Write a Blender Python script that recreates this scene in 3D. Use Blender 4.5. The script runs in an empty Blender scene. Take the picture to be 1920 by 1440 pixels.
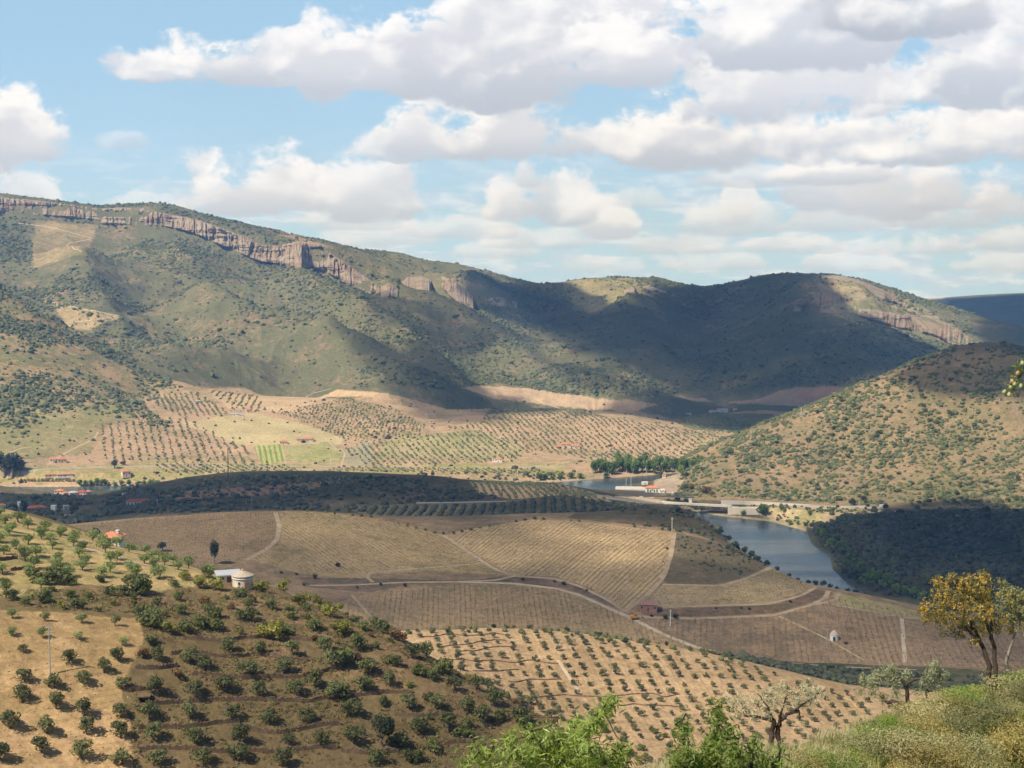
import bpy, math, random
import numpy as np
from math import radians, sin, cos, tan, atan2, hypot, pi

C = bpy.context
S = C.scene
COL = S.collection
rng = np.random.default_rng(11)
random.seed(5)

# ------------------------------------------------------------------ camera
FPX, HZ, CZ = 2637.0, 515.0, 260.0          # focal length in photo pixels, horizon row, eye height over the river
PITCH = math.atan((720 - HZ) / FPX)
cam_d = bpy.data.cameras.new("camera")
cam = bpy.data.objects.new("camera", cam_d)
COL.objects.link(cam)
cam.location = (0, 0, CZ)
cam.rotation_euler = (pi / 2 - PITCH, 0, 0)
cam_d.sensor_width = 36.0
cam_d.lens = FPX / 1920 * 36.0
cam_d.clip_start = 0.5
cam_d.clip_end = 60000
S.camera = cam

# ------------------------------------------------------------------ light and exposure
SUN_EL = radians(50)
SUN_AZ = radians(232)                        # clockwise from +Y: the sun stands left and behind the viewer
TO_SUN = np.array([sin(SUN_AZ) * cos(SUN_EL), cos(SUN_AZ) * cos(SUN_EL), sin(SUN_EL)])
sd = bpy.data.lights.new("sun", 'SUN')
sd.energy = 5.0
sd.angle = radians(0.53)
sd.color = (1.0, 0.92, 0.82)
sun = bpy.data.objects.new("sun", sd)
COL.objects.link(sun)
from mathutils import Vector
sun.rotation_euler = Vector(TO_SUN).to_track_quat('Z', 'Y').to_euler()
S.view_settings.view_transform = 'Standard'
S.view_settings.look = 'None'
S.view_settings.exposure = 0.30
S.view_settings.gamma = 1.0
S.cycles.use_denoising = True
S.cycles.max_bounces = 5
S.cycles.diffuse_bounces = 2
S.cycles.glossy_bounces = 2
S.cycles.transmission_bounces = 2
S.cycles.volume_bounces = 0
S.cycles.transparent_max_bounces = 16
S.cycles.use_adaptive_sampling = True
S.cycles.adaptive_threshold = 0.02


# ------------------------------------------------------------------ node helpers
class NT:
    """small wrapper to write node trees as expressions"""
    def __init__(s, tree):
        s.t = tree

    def n(s, typ, **kw):
        nd = s.t.nodes.new(typ)
        for k, v in kw.items():
            setattr(nd, k, v)
        return nd

    def put(s, sock, v):
        if isinstance(v, bpy.types.NodeSocket):
            s.t.links.new(v, sock)
        elif v is not None:
            if sock.type == 'RGBA' and len(v) == 3:
                v = (*v, 1)
            sock.default_value = v

    def m(s, op, a, b=None, c=None, clamp=False):
        nd = s.n('ShaderNodeMath', operation=op, use_clamp=clamp)
        s.put(nd.inputs[0], a)
        if b is not None: s.put(nd.inputs[1], b)
        if c is not None: s.put(nd.inputs[2], c)
        return nd.outputs[0]

    def vm(s, op, a, b=None, scale=None):
        nd = s.n('ShaderNodeVectorMath', operation=op)
        s.put(nd.inputs[0], a)
        if b is not None: s.put(nd.inputs[1], b)
        if scale is not None: s.put(nd.inputs['Scale'], scale)
        return nd.outputs[0]

    def xyz(s, x, y, z):
        nd = s.n('ShaderNodeCombineXYZ')
        s.put(nd.inputs[0], x); s.put(nd.inputs[1], y); s.put(nd.inputs[2], z)
        return nd.outputs[0]

    def sep(s, v):
        nd = s.n('ShaderNodeSeparateXYZ')
        s.put(nd.inputs[0], v)
        return nd.outputs

    def mix(s, f, a, b, blend='MIX'):
        nd = s.n('ShaderNodeMix', data_type='RGBA', blend_type=blend)
        s.put(nd.inputs[0], f); s.put(nd.inputs[6], a); s.put(nd.inputs[7], b)
        return nd.outputs[2]

    def noise(s, vec, scale, detail=3, rough=0.55, dim='3D', dist=0.0, typ='FBM'):
        nd = s.n('ShaderNodeTexNoise', noise_dimensions=dim, noise_type=typ)
        s.put(nd.inputs['Vector'], vec)
        nd.inputs['Scale'].default_value = scale
        nd.inputs['Detail'].default_value = detail
        nd.inputs['Roughness'].default_value = rough
        nd.inputs['Distortion'].default_value = dist
        return nd.outputs[0]

    def ss(s, v, a, b, lo=0.0, hi=1.0):
        nd = s.n('ShaderNodeMapRange', interpolation_type='SMOOTHSTEP')
        for i, q in enumerate((v, a, b, lo, hi)):
            s.put(nd.inputs[i], q)
        return nd.outputs[0]

    def lin(s, v, a, b, lo=0.0, hi=1.0):
        nd = s.n('ShaderNodeMapRange', interpolation_type='LINEAR')
        for i, q in enumerate((v, a, b, lo, hi)):
            s.put(nd.inputs[i], q)
        return nd.outputs[0]

    def attr(s, name):
        return s.n('ShaderNodeAttribute', attribute_name=name)


def new_mat(name):
    m = bpy.data.materials.new(name)
    m.use_nodes = True
    t = m.node_tree
    t.nodes.clear()
    N = NT(t)
    out = N.n('ShaderNodeOutputMaterial')
    return m, N, out


def principled(N, out, color, rough=0.9, spec=0.2, normal=None, metallic=0.0):
    b = N.n('ShaderNodeBsdfPrincipled')
    N.put(b.inputs['Base Color'], color)
    N.put(b.inputs['Roughness'], rough)
    b.inputs['Specular IOR Level'].default_value = spec
    b.inputs['Metallic'].default_value = metallic
    if normal is not None:
        N.put(b.inputs['Normal'], normal)
    N.t.links.new(b.outputs[0], out.inputs[0])
    return b


def simple_mat(name, col, rough=0.85, spec=0.2, var=0.18, scale=1.5, metallic=0.0):
    """one real-world colour with some weathering"""
    m, N, out = new_mat(name)
    tc = N.n('ShaderNodeTexCoord').outputs['Object']
    n = N.noise(tc, scale, 5, 0.65)
    f = N.lin(n, 0.3, 0.7, 1 - var, 1 + var)
    c = N.vm('SCALE', col, scale=f)
    principled(N, out, c, rough, spec, metallic=metallic)
    return m


# ------------------------------------------------------------------ world: clear blue sky with fair-weather cumulus
# clouds: (u, base row, half width, height, brightness of the shaded part, density) in photo rows and columns, as directions
CLOUDS = [
    # far ones first, near the horizon
    (1330, 500, 120, 26, .74, .55), (1120, 505, 110, 24, .76, .5), (1600, 500, 150, 28, .75, .6), (1850, 505, 130, 30, .74, .6),
    (920, 478, 100, 22, .76, .55), (700, 455, 150, 28, .76, .6), (1010, 458, 130, 26, .74, .6), (1260, 470, 120, 30, .73, .6),
    (1480, 468, 120, 26, .74, .6), (1700, 470, 150, 34, .73, .65), (1890, 460, 110, 40, .72, .7),
    (640, 425, 170, 30, .76, .6), (860, 440, 130, 30, .74, .6), (1140, 432, 62, 56, .74, .9), (1360, 430, 130, 44, .72, .65), (1370, 412, 40, 52, .76, .75),
    (1560, 425, 120, 44, .71, .7), (1760, 420, 150, 46, .70, .75),
    (480, 384, 165, 88, .72, 1.0), (700, 388, 130, 88, .71, .9), (60, 380, 110, 82, .74, .75),
    (280, 392, 110, 26, .76, .5),
    (960, 398, 70, 62, .76, .95), (1045, 392, 85, 92, .70, .9), (990, 345, 35, 44, .75, .8),
    (1190, 385, 60, 26, .74, .5), (1560, 375, 120, 84, .69, .85), (1640, 392, 150, 74, .69, .85), (1850, 395, 80, 94, .74, 1.0), (1760, 385, 100, 62, .70, .9),
    (1400, 345, 120, 28, .72, .55), (1540, 338, 110, 42, .70, .75),
    (250, 280, 60, 24, .70, .35), (-20, 300, 190, 124, .68, 1.0), (110, 296, 70, 50, .69, .7),
    (770, 296, 130, 46, .70, .8), (800, 276, 105, 90, .74, 1.0), (960, 280, 150, 96, .71, 1.0), (1090, 286, 130, 66, .70, .95),
    (1300, 286, 180, 106, .70, 1.0), (1500, 282, 190, 90, .70, 1.0), (1720, 288, 230, 84, .69, .95), (1900, 285, 160, 110, .69, 1.0),
    (1380, 208, 175, 122, .72, 1.0), (1560, 206, 150, 92, .72, 1.0), (1750, 188, 180, 70, .72, .9), (1900, 170, 120, 150, .72, 1.0),
    (370, 152, 150, 62, .70, .95), (470, 152, 100, 62, .70, .9), (330, 142, 60, 44, .74, .7), (560, 150, 130, 80, .71, .9), (660, 160, 120, 150, .72, .95), (720, 166, 200, 110, .69, 1.0),
    (1120, 110, 190, 170, .70, 1.0), (950, 150, 225, 225, .68, 1.0), (1150, 150, 170, 90, .70, .95), (1480, 100, 230, 140, .68, .95),
    (1850, 150, 170, 180, .69, 1.0), (1660, 58, 190, 90, .60, .9),
]
world = bpy.data.worlds.new("World")
S.world = world
world.use_nodes = True
wt = world.node_tree
wt.nodes.clear()
W = NT(wt)
wout = W.n('ShaderNodeOutputWorld')
sky = W.n('ShaderNodeTexSky', sky_type='NISHITA', sun_disc=False)
sky.sun_elevation = SUN_EL
sky.sun_rotation = SUN_AZ
sky.altitude = 300
sky.air_density = 1.0
sky.dust_density = 0.6
sky.ozone_density = 1.2
SKY_STRENGTH = 0.065
gen = W.n('ShaderNodeTexCoord').outputs['Generated']
dx, dy, dz = W.sep(W.vm('NORMALIZE', gen))
ay = W.m('ADD', W.m('ABSOLUTE', dy), 0.02)
PX = W.m('DIVIDE', dx, ay)                    # tangent-plane direction, 1 = 45 degrees
PY = W.m('DIVIDE', dz, ay)
P0 = W.xyz(PX, PY, 0.0)
# billowy distortion shared by all clouds
Pn = W.xyz(PX, W.m('MULTIPLY', PY, 1.5), 0.0)
nw = W.n('ShaderNodeTexNoise', noise_dimensions='2D')
W.put(nw.inputs['Vector'], Pn); nw.inputs['Scale'].default_value = 34; nw.inputs['Detail'].default_value = 3
Pw = W.vm('ADD', Pn, W.vm('SCALE', W.vm('SUBTRACT', nw.outputs[1], (.5, .5, .5)), scale=0.012))
LDIR = (-0.0050, 0.0085, 0)
nz1 = W.noise(Pw, 15.0, 8, 0.56, '2D')
nz1b = W.noise(W.vm('ADD', Pw, LDIR), 15.0, 6, 0.54, '2D')
nz2 = W.noise(W.vm('ADD', Pn, (5.3, 2.1, 0)), 7.0, 3, 0.5, '2D')
nz3 = W.noise(W.vm('ADD', Pw, (9.7, 4.1, 0)), 48.0, 6, 0.6, '2D')
e1 = W.m('SUBTRACT', nz1, 0.5)
e2 = W.m('SUBTRACT', nz2, 0.5)
e3 = W.m('SUBTRACT', nz3, 0.5)
edge = W.m('ADD', W.m('MULTIPLY', e1, 1.9), W.m('ADD', W.m('MULTIPLY', e2, 1.1), W.m('MULTIPLY', e3, 1.05)))
nl = W.noise(Pw, 13.0, 2, 0.45, '2D')
nlb = W.noise(W.vm('ADD', Pw, (-0.010, 0.017, 0)), 13.0, 2, 0.45, '2D')
relief = W.m('ADD', W.m('MULTIPLY', W.m('SUBTRACT', nl, nlb), 1.7), W.m('MULTIPLY', W.m('SUBTRACT', nz1, nz1b), 0.9))
skycol = W.mix(1.0, sky.outputs[0], (SKY_STRENGTH,) * 3, 'MULTIPLY')
# hazier, paler air towards the horizon
low = W.mix(W.ss(PY, -0.02, 0.21), (0.45, 0.66, 0.88), (0.325, 0.53, 0.75))
skycol = W.mix(W.ss(PY, 0.22, 0.75, 0.9, 0.0), skycol, low)
front = W.ss(dy, 0.0, 0.2)                    # the sky behind the viewer is clear
cur = skycol
# thin veil of far small clouds low over the hills
vz = W.noise(W.xyz(W.m('MULTIPLY', PX, 1.0), W.m('MULTIPLY', PY, 3.6), 0), 19.0, 7, 0.6, '2D')
veil = W.m('MULTIPLY', W.ss(vz, .45, .58), W.m('MULTIPLY', W.ss(PY, .105, .035, 0, .72), front))
vlit = W.noise(W.xyz(PX, W.m('MULTIPLY', PY, 3.6), 4.0), 40.0, 5, 0.6)
cur = W.mix(veil, cur, W.mix(W.ss(vlit, .42, .62), (.50, .62, .81), (.72, .79, .93)))
tiny = W.m('MULTIPLY', W.m('ADD', W.m('ADD', edge, relief), W.m('ADD', e1, W.sep(cur)[0])), 1e-7)   # keeps the evaluation in order
PXc, PYc = W.m('ADD', PX, tiny), W.m('ADD', PY, tiny)
for (cu, cb, hw, hh, sh, den) in CLOUDS:
    cx, by = (cu - 960) / FPX, (HZ - cb) / FPX
    w, h = hw / FPX * 1.06, hh / FPX * 1.12
    X = W.m('MULTIPLY_ADD', PXc, 1 / w, -cx / w)
    Y = W.m('MULTIPLY_ADD', PYc, 1 / h, -by / h)
    up = W.m('MAXIMUM', W.m('MULTIPLY', Y, 0.8), W.m('MULTIPLY', Y, -2.6))            # flat base, domed top
    d = W.m('ADD', W.m('POWER', W.m('ABSOLUTE', X), 2.4), W.m('POWER', up, 2.2))
    fld = W.m('ADD', W.m('SUBTRACT', 0.70, d), edge)
    a = W.m('MULTIPLY', W.ss(fld, 0.0, 0.44, 0.0, min(1.0, den)), front)
    lit = W.m('ADD', W.m('MULTIPLY_ADD', Y, 0.66, -.06), W.m('ADD', relief, W.m('MULTIPLY', e1, .5)))
    lit = W.ss(lit, -0.10, 0.50)
    base = W.ss(Y, -.30, .32)
    shc = W.mix(base, (sh * .66, sh * .73, sh * .87), (sh * .87, sh * .91, sh * 1.02))
    hi = min(1.0, max(0.0, (HZ - cb) / 230))
    c = W.mix(lit, shc, (0.79 + .05 * hi, 0.83 + .01 * hi, 0.96 - .09 * hi))
    cur = W.mix(a, cur, c)
bg = W.n('ShaderNodeBackground')
W.put(bg.inputs[0], cur)
bg.inputs[1].default_value = 1.0
wt.links.new(bg.outputs[0], wout.inputs[0])


# ------------------------------------------------------------------ object helpers
def tag(o, label=None, cat=None, group=None, kind=None):
    if label: o['label'] = label
    if cat: o['category'] = cat
    if group: o['group'] = group
    if kind: o['kind'] = kind
    return o


def mesh_np(name, V, F, mat=None, smooth=False, mats=None, midx=None):
    V = np.asarray(V, dtype=np.float32)
    F = np.asarray(F, dtype=np.int32)
    me = bpy.data.meshes.new(name)
    n, k = F.shape
    me.vertices.add(len(V))
    me.vertices.foreach_set('co', V.ravel())
    me.loops.add(n * k)
    me.loops.foreach_set('vertex_index', F.ravel())
    me.polygons.add(n)
    me.polygons.foreach_set('loop_start', np.arange(0, n * k, k, dtype=np.int32))
    me.polygons.foreach_set('loop_total', np.full(n, k, dtype=np.int32))
    me.polygons.foreach_set('use_smooth', np.full(n, bool(smooth)))
    if mats:
        for q in mats: me.materials.append(q)
        if midx is not None:
            me.polygons.foreach_set('material_index', np.asarray(midx, dtype=np.int32))
    elif mat:
        me.materials.append(mat)
    me.update(calc_edges=True)
    return me


def obj(name, me, parent=None, loc=None, rz=0.0, sc=None):
    o = bpy.data.objects.new(name, me)
    COL.objects.link(o)
    if parent is not None: o.parent = parent
    if loc is not None: o.location = loc
    if rz: o.rotation_euler = (0, 0, rz)
    if sc is not None: o.scale = sc if hasattr(sc, '__len__') else (sc, sc, sc)
    return o


def empty(name, loc, rz=0.0, sc=None):
    o = obj(name, None, None, loc, rz, sc)
    o.empty_display_size = 0.5
    return o


class MB:
    """collects boxes, prisms, tubes into one mesh (polygons of any size)"""
    def __init__(s):
        s.v, s.f = [], []

    def add(s, vs, fs):
        b = len(s.v)
        s.v += [tuple(p) for p in vs]
        s.f += [tuple(i + b for i in f) for f in fs]
        return s

    def box(s, x0, x1, y0, y1, z0, z1):
        return s.add([(x0, y0, z0), (x1, y0, z0), (x1, y1, z0), (x0, y1, z0), (x0, y0, z1), (x1, y0, z1), (x1, y1, z1), (x0, y1, z1)],
                     [(0, 3, 2, 1), (4, 5, 6, 7), (0, 1, 5, 4), (1, 2, 6, 5), (2, 3, 7, 6), (3, 0, 4, 7)])

    def tube(s, pts, rads, n=6):
        pts = np.asarray(pts, float)
        vs, fs = [], []
        ref = np.array([0.31, 0.17, 0.94])
        for i, p in enumerate(pts):
            d = pts[min(i + 1, len(pts) - 1)] - pts[max(i - 1, 0)]
            d /= (np.linalg.norm(d) + 1e-9)
            a = np.cross(d, ref)
            if np.linalg.norm(a) < 1e-3: a = np.cross(d, (1, 0, 0))
            a /= np.linalg.norm(a)
            b = np.cross(d, a)
            for k in range(n):
                t = 2 * pi * k / n
                vs.append(tuple(p + rads[i] * (cos(t) * a + sin(t) * b)))
        for i in range(len(pts) - 1):
            for k in range(n):
                k2 = (k + 1) % n
                fs.append((i * n + k, i * n + k2, (i + 1) * n + k2, (i + 1) * n + k))
        fs.append(tuple(range(n - 1, -1, -1)))
        fs.append(tuple((len(pts) - 1) * n + k for k in range(n)))
        return s.add(vs, fs)

    def bar(s, a, b, r, n=4):
        return s.tube([a, b], [r, r], n)

    def build(s, name, mat, parent=None, loc=None, rz=0.0, smooth=False):
        me = bpy.data.meshes.new(name)
        me.from_pydata(s.v, [], s.f)
        me.materials.append(mat)
        if smooth:
            me.polygons.foreach_set('use_smooth', [True] * len(me.polygons))
        me.update()
        return obj(name, me, parent, loc, rz)


# ------------------------------------------------------------------ noise
def _hash(ix, iy, seed):
    h = (ix.astype(np.int64) * 374761393 + iy.astype(np.int64) * 668265263 + seed * 1274126177) & 0xFFFFFFFF
    h = ((h ^ (h >> 13)) * 1274126177) & 0xFFFFFFFF
    h = (h ^ (h >> 16)) & 0xFFFF
    return h.astype(np.float32) / 65535.0


def vnoise(x, y, seed=0):
    x = np.asarray(x, np.float64); y = np.asarray(y, np.float64)
    ix, iy = np.floor(x), np.floor(y)
    fx, fy = (x - ix).astype(np.float32), (y - iy).astype(np.float32)
    sx = fx * fx * fx * (fx * (fx * 6 - 15) + 10)
    sy = fy * fy * fy * (fy * (fy * 6 - 15) + 10)
    a, b = _hash(ix, iy, seed), _hash(ix + 1, iy, seed)
    c, d = _hash(ix, iy + 1, seed), _hash(ix + 1, iy + 1, seed)
    return a + (b - a) * sx + (c - a) * sy + (a - b - c + d) * sx * sy


def fbm(x, y, oct=4, seed=0, gain=0.5, ridged=False):
    t, amp, tot = 0.0, 1.0, 0.0
    for o in range(oct):
        n = vnoise(x * 2 ** o + 17.3 * o, y * 2 ** o - 9.1 * o, seed + o)
        if ridged: n = 1 - np.abs(2 * n - 1)
        t = t + amp * n
        tot += amp
        amp *= gain
    return t / tot


def in_poly(px, py, poly):
    poly = np.asarray(poly, float)
    inside = np.zeros(px.shape, bool)
    x1, y1 = poly[-1]
    for x2, y2 in poly:
        if y1 != y2:
            c = ((y1 > py) != (y2 > py)) & (px < (x2 - x1) * (py - y1) / (y2 - y1) + x1)
            inside ^= c
        x1, y1 = x2, y2
    return inside


# ------------------------------------------------------------------ photo directions
cP, sP = cos(PITCH), sin(PITCH)


def ray(u, v):
    """azimuth and slope of the direction seen at column u, row v"""
    a, b = (np.asarray(u, float) - 960) / FPX, (np.asarray(v, float) - 720) / FPX
    x = a
    y = cP - b * sP
    z = -sP - b * cP
    return np.arctan2(x, y), z / np.hypot(x, y)


def project(x, y, z):
    d = y * cP - (z - CZ) * sP
    d = np.where(np.abs(d) < 1e-6, 1e-6, d)
    return 960 + FPX * x / d, 720 - FPX * (y * sP + (z - CZ) * cP) / d
# ------------------------------------------------------------------ terrain: heights given along ridge, crest and foot lines
PTS = []                                       # (azimuth, ln r, z)


def _resample(pts, step):
    out = []
    for a, b in zip(pts[:-1], pts[1:]):
        n = max(1, int(abs(b[0] - a[0]) / step))
        for i in range(n):
            t = i / n
            out.append(tuple(a[k] + (b[k] - a[k]) * t for k in range(3)))
    out.append(pts[-1])
    return out


def L(*pts, step=75):                          # visible line: (column, row, distance)
    for u, v, r in _resample(pts, step):
        th, s = ray(u, v)
        PTS.append((float(th), math.log(r), CZ + float(s) * r))


def H(*pts, step=200):                         # hidden ground: (column, distance, height)
    for u, r, z in _resample(pts, step):
        th, s = ray(u, HZ)
        PTS.append((float(th), math.log(r), z))


# the slope the viewer stands on
H((-100, 2, 258.3), (2020, 2, 258.3), step=200)
H((-100, 3.4, 258.0), (2020, 3.4, 258.0), step=200)
H((-100, 8, 255.8), (900, 8, 256.3), (1300, 8, 256.6))
L((1500, 1600, 9), (1920, 1500, 8.5), (2020, 1480, 8.5))
L((1180, 1515, 19), (1480, 1470, 23), (1560, 1452, 27), (1640, 1414, 31), (1720, 1366, 37), (1800, 1330, 41), (1870, 1312, 42), (1920, 1290, 42), (2020, 1255, 42))
H((-100, 24, 249), (700, 24, 249), (1100, 24, 250.3))
H((-100, 45, 240), (1000, 45, 240.5), (1300, 45, 243), (1450, 45, 243.9), (1690, 56, 242.0), (1920, 64, 236), (2020, 64, 236))
H((-100, 100, 218), (1150, 100, 218), (1450, 100, 214), (2020, 100, 216))
H((-100, 200, 179), (1000, 200, 177), (1300, 200, 160), (2020, 200, 156))
H((1300, 340, 112), (2020, 340, 108))
# near olive slope on the left
L((-100, 1470, 255), (500, 1470, 258), (900, 1462, 264), (1040, 1452, 268))
L((-100, 1180, 300), (0, 1180, 300), (300, 1200, 300), (600, 1300, 290), (800, 1350, 285), (950, 1392, 281))
L((-100, 1080, 345), (200, 1095, 343), (350, 1125, 335))
L((-100, 945, 480), (0, 967, 480), (100, 985, 480), (200, 1022, 460), (300, 1057, 430), (400, 1085, 400), (460, 1102, 385), (540, 1115, 370),
  (640, 1150, 345), (760, 1200, 328), (860, 1260, 312), (960, 1320, 298), (1040, 1355, 290), (1100, 1400, 285))
H((-100, 570, 145), (0, 565, 146), (300, 520, 126), (540, 460, 122), (760, 420, 116), (960, 380, 110), (1060, 370, 108), (1200, 390, 104))
H((-100, 660, 112), (300, 640, 98), (620, 560, 104))
# orchard hill
L((820, 1262, 545), (1000, 1282, 560), (1200, 1300, 560), (1400, 1330, 560), (1600, 1372, 555), (1800, 1400, 550))
L((980, 1385, 495), (1100, 1400, 500), (1300, 1410, 500), (1500, 1430, 495), (1700, 1440, 495), (1900, 1440, 495))
L((760, 1182, 615), (900, 1177, 625), (1000, 1180, 625), (1100, 1188, 625), (1200, 1202, 620), (1300, 1220, 615), (1400, 1248, 610), (1500, 1275, 605), (1600, 1302, 600), (1700, 1322, 600), (1920, 1345, 600))
H((660, 690, 74), (800, 690, 68), (1000, 690, 70), (1200, 690, 64), (1300, 690, 62))
L((1400, 1234, 668), (1500, 1260, 664), (1600, 1277, 660), (1800, 1287, 660), (1920, 1292, 660))
# vineyard hills
L((600, 1130, 735), (700, 1156, 735), (780, 1176, 740), (1000, 1178, 745), (1200, 1195, 735), (1330, 1215, 725), (1500, 1238, 715), (1700, 1248, 710), (1920, 1255, 710))
L((300, 1052, 830), (400, 1077, 805), (500, 1095, 775))
L((560, 1090, 800), (700, 1095, 810), (850, 1091, 815), (950, 1088, 815), (1100, 1110, 800), (1200, 1140, 770), (1350, 1150, 770), (1500, 1130, 790), (1600, 1112, 815))
L((850, 1032, 890), (900, 1055, 852))
L((-100, 1000, 1000), (130, 984, 980), (250, 972, 960), (400, 962, 950), (520, 957, 950), (600, 960, 950), (700, 970, 945), (760, 985, 935), (820, 1001, 920), (850, 1000, 920),
  (920, 986, 940), (1000, 973, 955), (1060, 975, 955), (1150, 985, 950), (1265, 998, 945), (1340, 1022, 940), (1440, 1062, 930), (1530, 1100, 900), (1640, 1128, 880), (1720, 1146, 870), (1920, 1165, 860))
L((1120, 966, 1080), (1200, 954, 1110), (1290, 963, 1100), (1345, 990, 1050), (1395, 1035, 990))
H((200, 1130, 58), (500, 1130, 56), (700, 1120, 48))
L((640, 982, 1085), (760, 990, 1095), (850, 984, 1160), (1000, 966, 1200))
L((960, 938, 1350), (1050, 931, 1370), (1140, 941, 1350))
L((940, 906, 1540), (1040, 908, 1540), (1100, 925, 1470))
L((260, 908, 1540), (350, 894, 1500), (450, 889, 1480), (550, 887, 1480), (650, 890, 1490), (750, 894, 1500), (830, 896, 1510), (900, 903, 1540))
L((300, 955, 1330), (500, 945, 1370), (700, 945, 1370), (850, 942, 1370))
L((-100, 978, 1360), (0, 975, 1370), (130, 970, 1380), (200, 962, 1390))
L((-100, 929, 1640), (0, 929, 1640), (180, 930, 1640), (280, 920, 1655))
L((-100, 930, 1560), (0, 930, 1560), (100, 934, 1570), (180, 938, 1560))
H((1300, 1130, 20), (1500, 1060, 8), (1640, 1010, 8), (1780, 990, 8), (2020, 980, 8))
H((1500, 1010, 26), (1640, 950, 24), (2020, 920, 22))
# far bank and the plain
L((-100, 893, 1800), (300, 890, 1800), (600, 880, 1830), (800, 880, 1830), (1000, 890, 1790), (1090, 889, 1800))
L((-100, 862, 1900), (200, 868, 1900), (400, 868, 1900), (600, 868, 1890), (800, 868, 1890), (1000, 868, 1890), (1200, 866, 1890))
L((250, 800, 2080), (420, 775, 2200), (560, 800, 2120), (650, 800, 2120), (800, 806, 2110), (1000, 795, 2160), (1200, 802, 2140), (1340, 818, 2080))
L((560, 752, 2380), (650, 745, 2350), (730, 760, 2330), (800, 790, 2260))
L((870, 800, 2130), (950, 778, 2230), (1040, 770, 2300), (1180, 778, 2300))
L((280, 737, 2450), (380, 728, 2600), (560, 726, 2650), (740, 738, 2600), (860, 733, 2700), (930, 722, 2850), (1050, 738, 2800), (1180, 748, 2750), (1350, 735, 2850), (1500, 725, 2900), (1600, 728, 2900), (1900, 728, 2900))
L((800, 766, 2500), (950, 760, 2520), (1200, 767, 2580), (1400, 768, 2600))
L((1250, 792, 2380), (1350, 797, 2340), (1450, 800, 2330))
# hill right of the bridge
L((1240, 930, 1640), (1400, 938, 1580), (1550, 945, 1560), (1700, 950, 1540), (1920, 958, 1520), (2020, 958, 1520))
L((1400, 870, 1715), (1600, 850, 1730), (1800, 820, 1750), (2020, 810, 1760))
L((1237, 890, 1735), (1300, 852, 1780), (1400, 812, 1810), (1500, 772, 1840), (1600, 735, 1875), (1700, 692, 1905), (1800, 653, 1940), (1870, 642, 1950), (1920, 650, 1950), (2020, 655, 1950))
H((1260, 1900, 5), (1300, 2000, 12), (1500, 2150, 20), (1700, 2250, 30), (2020, 2300, 40))
H((1700, 2850, 30), (2020, 2850, 30))
# wooded slope above the right bank
L((1600, 972, 1440), (1750, 962, 1400), (1920, 968, 1380), (2020, 968, 1380))
L((1620, 1040, 1270), (1750, 1050, 1240), (2020, 1050, 1240))
L((1700, 1112, 1120), (2020, 1130, 1080))
# front spur on the left
L((-100, 480, 2900), (0, 530, 2780), (60, 562, 2720), (110, 600, 2660), (170, 640, 2600), (240, 682, 2540), (320, 717, 2480), step=45)
L((-100, 830, 1980), (0, 830, 1980), (100, 820, 2000), (200, 800, 2060))
L((-100, 680, 2350), (0, 680, 2350), (120, 720, 2290), (220, 760, 2200))
H((-100, 3100, 235), (0, 3050, 215), (110, 3000, 140), (240, 2850, 75), step=80)
# mountain
L((380, 690, 2850), (560, 680, 2880), (700, 690, 2850), (850, 690, 2950), (1000, 690, 3050))
L((420, 640, 3080), (480, 610, 3130), (540, 592, 3130), (610, 610, 3020), (680, 660, 2880), (750, 715, 2720))
L((600, 560, 3520), (680, 590, 3380), (740, 625, 3200), (800, 670, 3020), (870, 715, 2860))
L((760, 560, 3650), (850, 600, 3500), (930, 640, 3330), (1010, 690, 3100), (1080, 725, 2900))
L((640, 640, 3180), (700, 680, 3000))
L((820, 640, 3300), (880, 680, 3130))
L((1000, 620, 3650), (1060, 660, 3380))
L((150, 560, 3350), (300, 550, 3500), (450, 545, 3560), (560, 545, 3600))
L((180, 620, 3120), (300, 640, 3100), (400, 690, 2900))
L((0, 470, 3750), (150, 480, 3800), (300, 470, 3950), (450, 490, 3900), (600, 520, 3800), (720, 552, 3700))
L((0, 415, 4150), (190, 425, 4150), (300, 425, 4150), (420, 462, 4050), (500, 490, 4000), (600, 512, 3950), (700, 548, 3850))
L((-100, 368, 4200), (0, 374, 4220), (190, 397, 4220), (300, 397, 4220), (420, 425, 4120), (500, 455, 4070), (600, 462, 4030), (650, 490, 3980), (710, 535, 3900))
L((-100, 360, 4400), (0, 366, 4380), (120, 378, 4380), (190, 388, 4450), (260, 383, 4450), (330, 390, 4450), (420, 412, 4400), (500, 430, 4400), (570, 444, 4350), (605, 452, 4350), (625, 468, 4350),
  (700, 472, 4450), (760, 478, 4450), (800, 492, 4450), (870, 498, 4450), (960, 520, 4450), (1010, 537, 4450), (1060, 533, 4450), (1120, 525, 4350), (1165, 522, 4350), (1200, 526, 4350), (1235, 521, 4300),
  (1270, 532, 4300), (1320, 543, 4300), (1370, 537, 4250), (1430, 518, 4200), (1480, 514, 4150), (1560, 512, 4050), (1600, 520, 3950), (1640, 538, 3850), (1680, 555, 3800), (1740, 587, 3650), (1785, 608, 3550), (1812, 630, 3450), (1826, 655, 3350), step=45)
L((1160, 560, 4000), (1240, 560, 3950), (1330, 580, 3900))
L((1100, 600, 3880), (1200, 590, 3700), (1350, 600, 3600), (1500, 600, 3500), (1650, 630, 3380), (1750, 650, 3280))
L((1150, 650, 3400), (1180, 690, 3120), (1250, 660, 3250), (1400, 660, 3200), (1550, 670, 3150), (1700, 690, 3080))
H((-100, 4900, 430), (300, 4900, 380), (700, 4900, 260), (1000, 5000, 170), (1300, 5000, 160), (1600, 4700, 160), (1760, 4500, 70), (2020, 4300, 50))
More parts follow.
